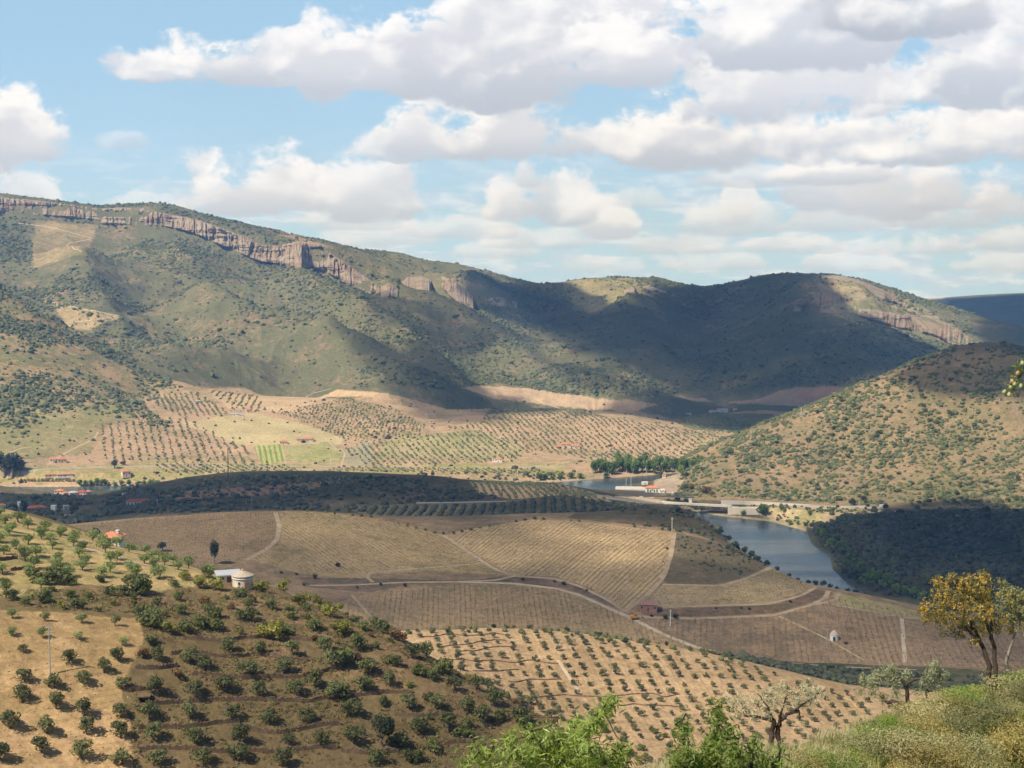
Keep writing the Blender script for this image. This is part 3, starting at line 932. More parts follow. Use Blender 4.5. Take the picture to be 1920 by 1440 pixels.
if CLOUDS_ON:
    ALT = 1900
    # mountain
    cloud([(905, 512), (985, 538), (1080, 572), (1140, 604), (1190, 566), (1240, 532), (1330, 543), (1420, 520), (1492, 514), (1503, 566), (1532, 600), (1605, 622), (1665, 655), (1770, 668),
           (1700, 690), (1560, 728), (1400, 740), (1290, 735), (1200, 695), (1080, 660), (1000, 615), (930, 590), (880, 560)], 2650, 4600, ALT + 300, 45, .86)
    cloud([(1240, 742), (1420, 730), (1620, 728), (1600, 765), (1440, 835), (1340, 806), (1230, 785), (1090, 776), (1140, 760)], 2150, 2950, ALT, 40, .78)
    cloud([(690, 550), (770, 565), (850, 600), (960, 640), (900, 655), (800, 640), (720, 610)], 2850, 3900, ALT, 40, .5)
    cloud([(640, 612), (720, 645), (800, 690), (900, 742), (960, 768), (940, 790), (880, 792), (790, 780), (740, 735), (690, 680)], 2200, 3300, ALT, 35, .68)
    cloud([(1000, 660), (1090, 690), (1180, 720), (1240, 745), (1130, 735), (1060, 712)], 2600, 3500, ALT, 35, .5)
    # far hills
    cloud([(1700, 566), (1790, 562), (2000, 552), (2100, 600), (2050, 660), (1800, 650)], 4700, 8000, 2900, 80, .85)
    cloud([(1838, 566), (2100, 548), (2100, 700), (1850, 690)], 3300, 4900, 2300, 50, .85)
    # valley
    cloud([(-120, 880), (40, 905), (130, 912), (280, 912), (300, 905), (420, 893), (560, 887), (700, 891), (830, 894), (915, 905), (880, 920), (960, 938), (1050, 930), (1150, 943), (1240, 951),
           (1300, 962), (1330, 985), (1270, 996), (1150, 984), (1060, 972), (980, 968), (850, 990), (700, 966), (520, 955), (300, 964), (130, 982), (-120, 985)], 965, 1600, ALT, 26, .62)
    cloud([(130, 986), (400, 964), (515, 960), (540, 1010), (650, 1065), (760, 1085), (860, 1092), (840, 1120), (700, 1140), (600, 1130), (480, 1095), (380, 1075), (280, 1050), (180, 1010)], 700, 1010, ALT, 30, .42)
    cloud([(640, 1128), (760, 1125), (900, 1140), (1000, 1120), (1100, 1120), (1200, 1112), (1300, 1120), (1440, 1135), (1540, 1112), (1720, 1148), (2050, 1170), (2050, 1300), (1700, 1290), (1500, 1262), (1330, 1222),
           (1150, 1192), (1000, 1182), (780, 1182)], 628, 960, ALT, 40, .44)
    cloud([(950, 1078), (1020, 1060), (1100, 1036), (1180, 1050), (1240, 1075), (1180, 1140), (1090, 1098), (1030, 1082)], 700, 960, ALT, 28, .38)
    cloud([(500, 1048), (560, 1012), (660, 1020), (760, 1050), (900, 1066), (800, 1072), (690, 1080), (560, 1076)], 700, 960, ALT, 26, .36)
    cloud([(1270, 1040), (1380, 1060), (1330, 1095), (1250, 1095)], 700, 960, ALT, 25, .3)
    # wooded bank and the hilltop behind it
    cloud([(1515, 990), (1560, 972), (1640, 955), (1760, 962), (2060, 968), (2060, 1170), (1740, 1130), (1640, 1118), (1585, 1090), (1550, 1040)], 1040, 1460, ALT, 22, .84)
    cloud([(1680, 702), (1740, 670), (1800, 646), (1870, 640), (2060, 645), (2060, 745), (1900, 742), (1800, 740), (1720, 730)], 1600, 2150, ALT, 26, .82)
    # lower end of the near slope
    cloud([(420, 1355), (700, 1335), (880, 1340), (1040, 1352), (1100, 1400), (1050, 1465), (420, 1465)], 200, 320, ALT, 18, .22)
# ------------------------------------------------------------------ foliage materials
def leaf_mat(name, col, col2, var=.35, trans=.25, bycol=.25, rough=.7):
    """leaves: every leaf differs a little, every plant differs a little"""
    m, N, out = new_mat(name)
    ri = N.n('ShaderNodeNewGeometry').outputs['Random Per Island']
    ro = N.n('ShaderNodeObjectInfo').outputs['Random']
    c = N.mix(N.m('ADD', N.m('MULTIPLY', ri, 1 - bycol), N.m('MULTIPLY', ro, bycol)), col, col2)
    ps = N.n('ShaderNodeNewGeometry').outputs['Position']
    f = N.m('MULTIPLY', N.lin(ro, 0, 1, 1 - var * .6, 1 + var * .6), N.lin(N.noise(ps, .04, 3, .6), .3, .7, 1 - var * .5, 1 + var * .5))
    c = N.vm('SCALE', c, scale=f)
    b = N.n('ShaderNodeBsdfPrincipled')
    N.put(b.inputs['Base Color'], c)
    b.inputs['Roughness'].default_value = rough
    b.inputs['Specular IOR Level'].default_value = .25
    if trans > 0:
        t = N.n('ShaderNodeBsdfTranslucent')
        N.put(t.inputs[0], N.vm('MULTIPLY', c, (1.0, 1.15, .6)))
        mx_ = N.n('ShaderNodeMixShader')
        mx_.inputs[0].default_value = trans
        N.t.links.new(b.outputs[0], mx_.inputs[1]); N.t.links.new(t.outputs[0], mx_.inputs[2])
        N.t.links.new(mx_.outputs[0], out.inputs[0])
    else:
        N.t.links.new(b.outputs[0], out.inputs[0])
    return m


M_OLIVE = leaf_mat("olive_leaves", (.095, .11, .042), (.185, .19, .075))
M_YOUNG = leaf_mat("young_leaves", (.11, .15, .045), (.20, .235, .075))
M_ALMOND_FAR = leaf_mat("almond_leaves", (.16, .21, .07), (.26, .30, .11))
M_SHRUB = leaf_mat("shrub_leaves", (.095, .115, .035), (.17, .18, .06))
M_HILL = leaf_mat("hill_shrub_leaves", (.09, .115, .045), (.17, .185, .075))
M_BROOM = leaf_mat("yellow_green_leaves", (.20, .20, .04), (.30, .27, .06))
M_RUST = leaf_mat("rusty_leaves", (.15, .085, .035), (.22, .14, .06))
M_DARK = leaf_mat("dark_leaves", (.035, .05, .022), (.075, .09, .035))
M_POPLAR = leaf_mat("poplar_leaves", (.11, .18, .04), (.19, .27, .065))
M_FAR = leaf_mat("far_leaves", (.07, .09, .04), (.135, .145, .065), bycol=0, trans=0)
M_FARGROVE = leaf_mat("far_olive_leaves", (.11, .125, .06), (.17, .18, .085), bycol=0, trans=0)
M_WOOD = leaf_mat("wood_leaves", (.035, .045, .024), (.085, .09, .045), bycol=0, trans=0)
M_BARK = simple_mat("bark", (.13, .10, .075), .95, .1, .35, 6)
M_BARKG = simple_mat("grey_bark", (.26, .22, .18), .95, .1, .4, 9)


def leaf_quads(pos, nor, size, asp=0.55, seed=0):
    """diamond leaf faces at the given points, facing roughly along nor"""
    r = np.random.default_rng(seed)
    k = len(pos)
    nor = nor + r.normal(0, .55, (k, 3))
    nor /= np.linalg.norm(nor, axis=1, keepdims=True) + 1e-9
    a = np.cross(nor, r.normal(0, 1, (k, 3)))
    a /= np.linalg.norm(a, axis=1, keepdims=True) + 1e-9
    b = np.cross(nor, a)
    s = (size * r.uniform(.65, 1.35, k))[:, None]
    V = np.stack([pos - a * s, pos + b * s * asp, pos + a * s, pos - b * s * asp], 1).reshape(-1, 3)
    return V, np.arange(4 * k).reshape(k, 4)


def crown_points(k, lumps, rx, rz, zc, seed, flat=0.0):
    """points on the skins of several lumps that make an uneven crown"""
    r = np.random.default_rng(seed)
    cen = r.normal(0, 1, (lumps, 3))
    cen /= np.linalg.norm(cen, axis=1, keepdims=True)
    cen *= (r.uniform(.25, .72, lumps))[:, None]
    cen[:, 2] = cen[:, 2] * .8 + .05
    rad = r.uniform(.30, .52, lumps)
    w = r.integers(0, lumps, k)
    d = r.normal(0, 1, (k, 3))
    d /= np.linalg.norm(d, axis=1, keepdims=True)
    q = cen[w] + d * (rad[w] * r.uniform(.62, 1.04, k) ** .6)[:, None]
    return q * np.array([rx, rx, rz]) + np.array([0, 0, zc]), d


def crown_mesh(name, mat, k, lumps, rx, rz, zc, size, seed, asp=.55):
    p, d = crown_points(k, lumps, rx, rz, zc, seed)
    V, F = leaf_quads(p, d, size, asp, seed)
    return mesh_np(name, V, F, mat)


def trunk_mesh(name, h, r, lean, seed, mat, limbs=4, spread=1.0):
    rr = np.random.default_rng(seed)
    mb = MB()
    top = np.array([lean * rr.normal(), lean * rr.normal(), h])
    mid = top * .5 + np.array([rr.normal() * .08, rr.normal() * .08, 0])
    mb.tube([(0, 0, -.4), (0, 0, .05), mid, top], [r * 1.4, r * 1.15, r, r * .8], 7)
    for i in range(limbs):
        a = 2 * pi * i / limbs + rr.uniform(-.4, .4)
        e = top + np.array([cos(a) * spread, sin(a) * spread, rr.uniform(.6, 1.1) * spread])
        mb.tube([top - (0, 0, .1), (top + e) / 2 + (0, 0, .12), e], [r * .6, r * .4, r * .15], 5)
    me = bpy.data.meshes.new(name)
    me.from_pydata(mb.v, [], mb.f)
    me.materials.append(mat)
    me.polygons.foreach_set('use_smooth', [True] * len(me.polygons))
    return me


# a few models of each kind, unit: metres
OLIVES = [(trunk_mesh("trunk", .75, .15, .12, 100 + i, M_BARK, 4, .6), crown_mesh("crown", M_OLIVE, 700, 10, 1.9, 1.5, 1.75, .20, 200 + i)) for i in range(6)]
OLIVES_P = [(trunk_mesh("trunk", .9, .14, .15, 120 + i, M_BARK, 4, .7), crown_mesh("crown", M_ALMOND_FAR, 520, 9, 1.95, 1.5, 1.8, .19, 230 + i)) for i in range(5)]
YOUNGS = [(trunk_mesh("trunk", .6, .09, .08, 140 + i, M_BARK, 3, .5), crown_mesh("crown", M_OLIVE, 380, 7, 1.7, 1.35, 1.45, .22, 260 + i)) for i in range(5)]
SHRUBS = [crown_mesh("shrub", M_SHRUB, 520, 9, 1.7, 1.25, 1.0, .19, 300 + i) for i in range(6)]
BROOMS = [crown_mesh("bush", M_BROOM, 420, 8, 1.5, 1.15, .95, .18, 320 + i) for i in range(4)]
RUSTS = [crown_mesh("bush", M_RUST, 380, 7, 1.4, 1.0, .85, .18, 340 + i) for i in range(3)]
DARKS = [crown_mesh("bush", M_DARK, 420, 8, 1.6, 1.4, 1.2, .24, 360 + i) for i in range(4)]
HILLS = [crown_mesh("oak_shrub", M_HILL, 200, 7, 1.75, 1.2, .95, .34, 380 + i) for i in range(6)]


def place(kind, model, p, s, label, cat, group, rz=None, parts=True, sz=None):
    """a plant on the ground at p: Empty > trunk, crown, or one mesh"""
    rz = random.uniform(0, 6.28) if rz is None else rz
    sc = (s * random.uniform(.84, 1.18), s * random.uniform(.84, 1.18), s * (sz or 1) * random.uniform(.85, 1.12))
    if isinstance(model, tuple):
        e = empty(kind, (p[0], p[1], p[2] - .05), rz, sc)
        obj("trunk", model[0], e)
        obj("crown", model[1], e)
    else:
        e = obj(kind, model, None, (p[0], p[1], p[2] - .1), rz, sc)
    return tag(e, label, cat, group)


# ------------------------------------------------------------------ merged far vegetation (nobody could count it)
def ico(sub, jit, seed):
    import bmesh
    bm = bmesh.new()
    bmesh.ops.create_icosphere(bm, subdivisions=sub, radius=1.0)
    r = np.random.default_rng(seed)
    bm.verts.ensure_lookup_table()
    V = np.array([v.co[:] for v in bm.verts])
    F = np.array([[v.index for v in f.verts] for f in bm.faces])
    bm.free()
    V = V * (1 + r.uniform(-jit, jit, (len(V), 1))) + r.normal(0, jit * .3, V.shape)
    V[:, 2] = np.maximum(V[:, 2], -.55)
    return V, F


ICO1 = [ico(1, .26, i) for i in range(7)]
ICO2 = [ico(2, .22, i) for i in range(7)]


def mass(name, pts, rx, rz, mat, ic, label=None, cat=None, lift=.35, kind='stuff'):
    """one mesh of many clumps at pts (n,3) with radii rx, rz"""
    Vs, Fs, base = [], [], 0
    r = np.random.default_rng(len(pts))
    for k, (V, F) in enumerate(ic):
        s = np.arange(k, len(pts), len(ic))
        if not len(s): continue
        a = r.uniform(0, 6.28, len(s))
        c, d = np.cos(a), np.sin(a)
        ex = r.uniform(.8, 1.3, len(s))
        x = V[None, :, 0] * ex[:, None]; y = V[None, :, 1] / ex[:, None]
        P3 = np.stack([(x * c[:, None] - y * d[:, None]) * rx[s, None] + pts[s, 0, None],
                       (x * d[:, None] + y * c[:, None]) * rx[s, None] + pts[s, 1, None],
                       (V[None, :, 2] + lift) * rz[s, None] + pts[s, 2, None]], -1)
        Vs.append(P3.reshape(-1, 3))
        Fs.append((F[None] + (np.arange(len(s)) * len(V))[:, None, None] + base).reshape(-1, 3))
        base += len(s) * len(V)
    me = mesh_np(name, np.concatenate(Vs), np.concatenate(Fs), mat, smooth=False)
    return tag(obj(name, me), label, cat, None, kind)


def leaf_mass(name, pts, rad, per, size, mat, label, cat):
    """one mesh of many leafy clumps, each a handful of leaf faces"""
    r = np.random.default_rng(len(pts) + 1)
    k = len(pts) * per
    d = r.normal(0, 1, (k, 3)); d /= np.linalg.norm(d, axis=1, keepdims=True)
    d[:, 2] = np.abs(d[:, 2])
    R_ = np.repeat(rad, per)[:, None]
    P3 = np.repeat(pts, per, 0) + d * R_ * r.uniform(.35, 1.0, (k, 1)) * np.array([1, 1, .8]) + np.array([0, 0, .05])
    V, F = leaf_quads(P3, d + np.array([0, 0, .3]), size * np.clip(R_[:, 0] / rad.mean(), .6, 1.5), .6, 4)
    return tag(obj(name, mesh_np(name, V, F, mat)), label, cat, None, 'stuff')


def sprinkle(k, u0, u1, r0, r1):
    t0, t1 = float(ray(u0, HZ)[0]), float(ray(u1, HZ)[0])
    th = rng.uniform(t0, t1, k); r = np.sqrt(rng.uniform(r0 * r0, r1 * r1, k))
    x, y = r * np.sin(th), r * np.cos(th)
    return np.stack([x, y, zat(x, y)], -1)


def keep(p, polys=None, up=3.0, neg=None):
    ok = visible(p[:, 0], p[:, 1], up)
    u, v = project(p[:, 0], p[:, 1], p[:, 2])
    if polys:
        q = np.zeros(len(p), bool)
        for poly in polys: q |= in_poly(u, v, poly)
        ok &= q
    if neg:
        for poly in neg: ok &= ~in_poly(u, v, poly)
    return p[ok], u[ok], v[ok]


def grid_rows(poly, r0, r1, a, b, across, along, jit=.15, up=2.5):
    """plants in straight rows: row direction from photo point a to b"""
    pa, pb = hit(*a, r0, r1), hit(*b, r0, r1)
    d = (pb - pa)[:2] / np.linalg.norm((pb - pa)[:2])
    nrm = np.array([-d[1], d[0]])
    cor = np.array([hit(u, v, r0, r1)[:2] for u, v in poly])
    c = cor.mean(0)
    R = np.abs(cor - c).max() * 1.6 + 20
    i = np.arange(-R, R, across); j = np.arange(-R, R, along)
    gi, gj = np.meshgrid(i, j, indexing='ij')
    gi = gi.ravel() + rng.normal(0, jit * across * .5, gi.size); gj = gj.ravel() + rng.normal(0, jit * along, gj.size)
    x = c[0] + gi * nrm[0] + gj * d[0]; y = c[1] + gi * nrm[1] + gj * d[1]
    rr_ = np.hypot(x, y)
    ok = (rr_ > r0) & (rr_ < r1)
    x, y = x[ok], y[ok]
    p = np.stack([x, y, zat(x, y)], -1)
    q, u, v = keep(p, [poly], up)
    return q


ROCKS = []
# --- the mountain: scrub thickening in the gullies
p = sprinkle(420000, -60, 1830, 2640, 4500)
p, u, v = keep(p, None, 4)
g = fbm(p[:, 0] / 420, p[:, 1] / 620, 5, 3, 0.5, ridged=True)
d = fbm(p[:, 0] / 240, p[:, 1] / 240, 4, 71)
prob = np.clip((d - .40) * 3.2 + (.62 - g) * 1.5, .10, 1)
fieldpoly = [[(270, 740), (380, 726), (560, 723), (740, 735), (860, 728), (930, 718), (1050, 738), (1180, 746), (1280, 735), (1500, 724), (1700, 722), (1700, 830), (270, 830)],
             [(60, 412), (185, 422), (165, 478), (120, 515), (60, 498)]]
neg = np.zeros(len(p), bool)
for q in fieldpoly: neg |= in_poly(u, v, q)
for q in [[(-60, 364), (190, 390), (270, 388), (420, 427), (500, 458), (600, 453), (712, 538), (712, 560), (600, 510), (500, 494), (420, 465), (300, 426), (190, 418), (-60, 399)], [(1600, 572), (1690, 586), (1760, 598), (1818, 632), (1818, 660), (1690, 620), (1600, 594)],
          [(750, 518), (808, 518), (808, 550), (750, 550)], [(825, 515), (890, 552), (890, 582), (828, 542)]]: neg |= in_poly(u, v, q)
prob = np.where(neg, .01, prob)
ok = rng.random(len(p)) < prob ** 1.3 * .5
p, u = p[ok], u[ok]
r_ = np.hypot(p[:, 0], p[:, 1])
sz = rng.lognormal(0, .5, len(p)) * 1.75
mass("mountain_scrub", p, np.minimum(sz, 7.5), np.minimum(sz, 7.5) * .8, M_FAR, ICO1, "dark green scrub dotting the mountain slopes under the cliffs", "scrub")
print("mountain scrub", len(p))

# --- front spur on the left and the foot slopes
p = sprinkle(30000, -60, 380, 1960, 2860)
p, u, v = keep(p, [[(-150, 440), (0, 520), (120, 600), (250, 680), (340, 725), (300, 745), (262, 760), (330, 800), (180, 800), (170, 850), (-150, 880)]], 3)
d = fbm(p[:, 0] / 120, p[:, 1] / 160, 4, 81)
prob = np.clip((d - .40) * 4.0, .04, 1) * np.interp(v, [520, 700, 790, 860], [1, .9, .35, .12])
ok = rng.random(len(p)) < prob
p = p[ok]
sz = np.minimum(rng.lognormal(0, .42, len(p)) * 2.0, 6)
mass("spur_scrub", p, sz, sz * .85, M_FAR, ICO1, "round dark bushes over the tan spur at the left edge", "scrub")

# --- olive groves on the far plain, in rows
grove = []
GR = [
    ([(182, 795), (345, 783), (440, 830), (475, 845), (478, 870), (300, 868), (190, 860)], 1860, 2350, (250, 800), (262, 862), 11, 7.0),
    ([(270, 740), (368, 736), (420, 768), (430, 777), (345, 783), (300, 765)], 2080, 2650, (330, 740), (350, 780), 9, 7),
    ([(385, 730), (475, 729), (500, 770), (470, 773), (440, 765)], 2080, 2700, (470, 732), (440, 765), 11, 7),
    ([(505, 772), (540, 770), (650, 746), (740, 768), (800, 800), (790, 822), (700, 828), (648, 826), (560, 788)], 2030, 2420, (560, 770), (640, 790), 9, 7.5),
    ([(640, 842), (690, 826), (770, 820), (900, 806), (1000, 845), (960, 866), (690, 874)], 1860, 2200, (760, 826), (800, 866), 9, 7),
    ([(800, 800), (870, 800), (950, 776), (1040, 770), (1140, 782), (1340, 815), (1352, 826), (1300, 868), (1110, 862), (1000, 846), (900, 806)], 1830, 2420, (1000, 790), (1060, 850), 9, 7),
    ([(930, 755), (1090, 768), (1150, 785), (1040, 770), (950, 776), (900, 790)], 2150, 2600, (960, 770), (1020, 790), 9, 7),
    ([(1230, 772), (1330, 772), (1420, 800), (1350, 826), (1300, 800)], 2120, 2640, (1260, 775), (1330, 800), 9, 7),
    ([(640, 875), (1000, 880), (1050, 890), (600, 884)], 1790, 1900, (700, 878), (720, 886), 9, 7),
    ([(280, 870), (540, 872), (560, 885), (320, 893)], 1760, 1900, (300, 872), (330, 888), 9, 7),
    ([(880, 904), (1035, 906), (1105, 924), (1140, 940), (1060, 930), (960, 936), (900, 926)], 1320, 1640, (950, 908), (980, 932), 7, 6),
    ([(300, 925), (350, 898), (560, 891), (740, 898), (640, 912), (560, 925), (400, 935)], 1320, 1600, (420, 900), (470, 928), 9, 5),
    ([(1090, 938), (1130, 941), (1240, 948), (1230, 953), (1120, 948)], 1240, 1480, (1100, 939), (1110, 950), 8, 4),
]
for poly, r0, r1, a, b, ac, al in GR:
    q = grid_rows(poly, r0, r1, a, b, ac, al, .17)
    q = q[rng.random(len(q)) < .92 * np.clip(.6 + 1.2 * (fbm(q[:, 0] / 60, q[:, 1] / 60, 3, 5)), 0, 1)]
    grove.append(q)
p = np.concatenate(grove)
sz = rng.uniform(.8, 2.2, len(p))
mass("olive_grove", p, sz, sz * .95, M_FARGROVE, ICO1, "olive groves planted in rows across the far plain", "olive grove", lift=.55)
print("groves", len(p))
# dark rows of trees in the hollow behind the vineyards
q = grid_rows([(655, 952), (780, 950), (945, 946), (1050, 932), (1150, 945), (1190, 962), (1000, 972), (900, 983), (760, 990)], 1040, 1400, (1020, 936), (1018, 968), 9.5, 2.6)
sz = rng.uniform(1.4, 2.1, len(q))
mass("tree_rows", q, sz, sz * 1.0, M_WOOD, ICO1, "dark rows of orchard trees in the shaded hollow behind the vineyards", "orchard", lift=.5)

# --- scattered bushes over the plain, banks and hollows
parts_ = []
for k, (u0, u1, r0, r1), poly, pr, s0 in [
        (5000, (-60, 1300, 1780, 2700), None, .16, 1.7),
        (9000, (200, 1330, 1060, 1520), [(280, 930), (430, 893), (830, 896), (900, 925), (960, 936), (660, 948), (700, 962), (520, 955), (300, 964)], .8, 1.9),
        (15000, (-60, 320, 1150, 1620), [(-100, 905), (130, 920), (280, 915), (300, 962), (130, 983), (-100, 985)], .9, 2.7),
        (3000, (600, 1330, 1000, 1250), [(640, 968), (760, 986), (850, 990), (1000, 968), (1150, 978), (1300, 985), (1300, 960), (1180, 956), (1000, 968), (850, 980), (740, 985)], .9, 1.6),
        (1600, (1100, 1450, 930, 1180), [(1120, 962), (1200, 950), (1290, 962), (1345, 987), (1400, 1035), (1445, 1060), (1380, 1040), (1330, 1010), (1265, 996), (1150, 984)], .6, 1.4),
        (900, (1240, 1450, 850, 1010), [(1268, 1002), (1340, 1018), (1442, 1060), (1350, 1096), (1254, 1092)], .5, .8),
        (2500, (-60, 1080, 1750, 1850), [(0, 885), (300, 885), (520, 890), (1080, 885), (1080, 900), (300, 908), (0, 908)], .5, 1.7),
        (1500, (1380, 1680, 1380, 1600), [(1400, 945), (1640, 952), (1650, 965), (1560, 985), (1500, 985), (1420, 968)], .5, 1.5),
        (2500, (1300, 1930, 620, 720), [(1300, 1210), (1500, 1248), (1900, 1262), (1930, 1300), (1600, 1285), (1330, 1225)], .8, 1.2),
]:
    q = sprinkle(k, u0, u1, r0, r1)
    q, uq, vq = keep(q, [poly] if poly else None, 2)
    dn = fbm(q[:, 0] / 70, q[:, 1] / 70, 3, 91)
    q = q[rng.random(len(q)) < pr * np.clip((dn - .3) * 3, 0, 1)]
    rd = river_dist(q[:, 0], q[:, 1])
    q = q[rd > 4]
    parts_.append((q, rng.lognormal(0, .35, len(q)) * s0))
p = np.concatenate([q for q, _ in parts_]); sz = np.minimum(np.concatenate([s for _, s in parts_]), 4.5)
mass("valley_scrub", p, sz, sz * .85, M_WOOD, ICO1, "dark bushes and low trees over the valley floor and hollows", "scrub")
print("valley scrub", len(p))

# --- wooded slope above the right bank
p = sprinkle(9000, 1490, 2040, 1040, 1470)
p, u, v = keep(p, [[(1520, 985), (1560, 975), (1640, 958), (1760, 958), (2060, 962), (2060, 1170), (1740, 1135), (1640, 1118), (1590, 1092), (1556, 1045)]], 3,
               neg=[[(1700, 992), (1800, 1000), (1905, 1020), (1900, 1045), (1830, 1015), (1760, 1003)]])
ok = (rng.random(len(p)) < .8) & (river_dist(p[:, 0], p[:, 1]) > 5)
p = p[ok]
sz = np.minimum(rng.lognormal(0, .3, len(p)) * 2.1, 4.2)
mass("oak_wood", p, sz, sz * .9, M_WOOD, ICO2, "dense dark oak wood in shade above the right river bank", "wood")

# --- hill behind the bridge: the largest shrubs are things, the rest one mass
p = sprinkle(26000, 1215, 2040, 1535, 2050)
p, u, v = keep(p, [[(1225, 930), (1232, 885), (1300, 845), (1500, 760), (1700, 680), (1800, 640), (2050, 620), (2050, 955), (1640, 948), (1400, 935)]], 2,
               neg=[[(1222, 930), (1230, 884), (1282, 870), (1270, 930)]])
d = fbm(p[:, 0] / 60, p[:, 1] / 60, 3, 95)
ok = rng.random(len(p)) < np.clip((d - .27) * 1.8, .10, .85) * np.interp(v, [640, 720, 800, 930], [.5, .75, 1.0, .95])
p, u, v = p[ok], u[ok], v[ok]
sz = np.clip(rng.lognormal(0, .40, len(p)) * 1.6, .7, 4.4)
app = sz / np.hypot(p[:, 0], p[:, 1]) * ((u > -10) & (u < 1925))
order = np.argsort(-app)
for i in order[:230]:
    sh_ = v[i] < 738 and u[i] > 1690
    place("oak_shrub", HILLS[i % 6], p[i], sz[i] / 1.55,
          "dark shrub in cloud shade near the rounded top of the tan hill" if sh_ else
          ("round green shrub low on the tan hill just above the pale road" if v[i] > 880 else "round green shrub on the open tan hillside behind the bridge"),
          "shrub", "shrubs scattered over the hill behind the bridge", sz=.95)
rest = order[230:]
mass("hill_scrub", p[rest], sz[rest], sz[rest] * .8, M_HILL, ICO2, "smaller green shrubs spread over the tan hill behind the bridge", "scrub")
print("hill scrub", len(p))

# --- rows of low bare vines in the near vineyards
vines = []
for poly, a, b, ac, al in [([(832, 1003), (900, 990), (1000, 976), (1060, 977), (1150, 987), (1262, 1000), (1248, 1075), (1215, 1115), (1172, 1140), (1100, 1100), (1040, 1080), (960, 1080)], (1063, 982), (947, 1063), 3.6, 1.7),
                           ([(524, 960), (600, 962), (700, 972), (770, 989), (830, 1005), (940, 1076), (800, 1066), (690, 1074), (560, 1073), (470, 1047), (528, 1018)], (560, 968), (700, 1062), 3.2, 2.0),
                           ([(134, 986), (300, 968), (518, 959), (524, 1018), (465, 1046), (380, 1073), (280, 1050)], (340, 1000), (500, 972), 3.2, 2.2),
                           ([(695, 1114), (800, 1102), (900, 1096), (1040, 1104), (1150, 1144), (1320, 1216), (1000, 1186), (780, 1182)], (1000, 1110), (1010, 1170), 3.0, 2.0),
                           ([(1200, 1164), (1450, 1155), (1560, 1120), (1720, 1150), (1930, 1172), (1930, 1255), (1500, 1240), (1340, 1218)], (1420, 1165), (1425, 1230), 3.2, 2.0),
                           ([(1244, 1100), (1350, 1100), (1450, 1067), (1526, 1100), (1440, 1130), (1214, 1136)], (1300, 1110), (1420, 1100), 3.0, 2.0),
                           ([(1268, 1004), (1340, 1020), (1440, 1060), (1350, 1094), (1254, 1090)], (1300, 1010), (1400, 1050), 3.0, 3.0)]:
    q = grid_rows(poly, 640, 1020, a, b, ac, al, .12, 1.0)
    vines.append(q[rng.random(len(q)) < .8])
q = np.concatenate(vines)
sz = rng.uniform(.15, .38, len(q))
M_VINE = leaf_mat("vine_leaves", (.12, .10, .04), (.20, .17, .07), bycol=0, trans=0)
mass("vines", q, sz, sz * 1.1, M_VINE, ICO1, "rows of low vines across the brown vineyard hills", "vineyard", lift=.6)
print("vines", len(q))
# ------------------------------------------------------------------ rock cliffs
rm, N, out = new_mat("cliff_rock")
tc = N.n('ShaderNodeNewGeometry').outputs['Position']
ts = N.vm('MULTIPLY', tc, (1, 1, 2.2))
a = N.noise(ts, .045, 6, .65)
b_ = N.noise(ts, .012, 4, .6)
c_ = N.noise(tc, .25, 6, .7)
col = N.mix(N.ss(b_, .42, .58), (.48, .395, .285), (.40, .28, .18))
col = N.mix(N.ss(a, .5, .66), col, (.52, .46, .38))
col = N.mix(N.ss(c_, .54, .68), col, (.13, .12, .075))
col = N.vm('SCALE', col, scale=N.lin(c_, .3, .7, .6, 1.25))
bp = N.n('ShaderNodeBump'); bp.inputs['Strength'].default_value = 1.0; bp.inputs['Distance'].default_value = 9
N.put(bp.inputs['Height'], N.noise(ts, .12, 8, .7))
principled(N, out, col, .95, .08, bp.outputs[0])


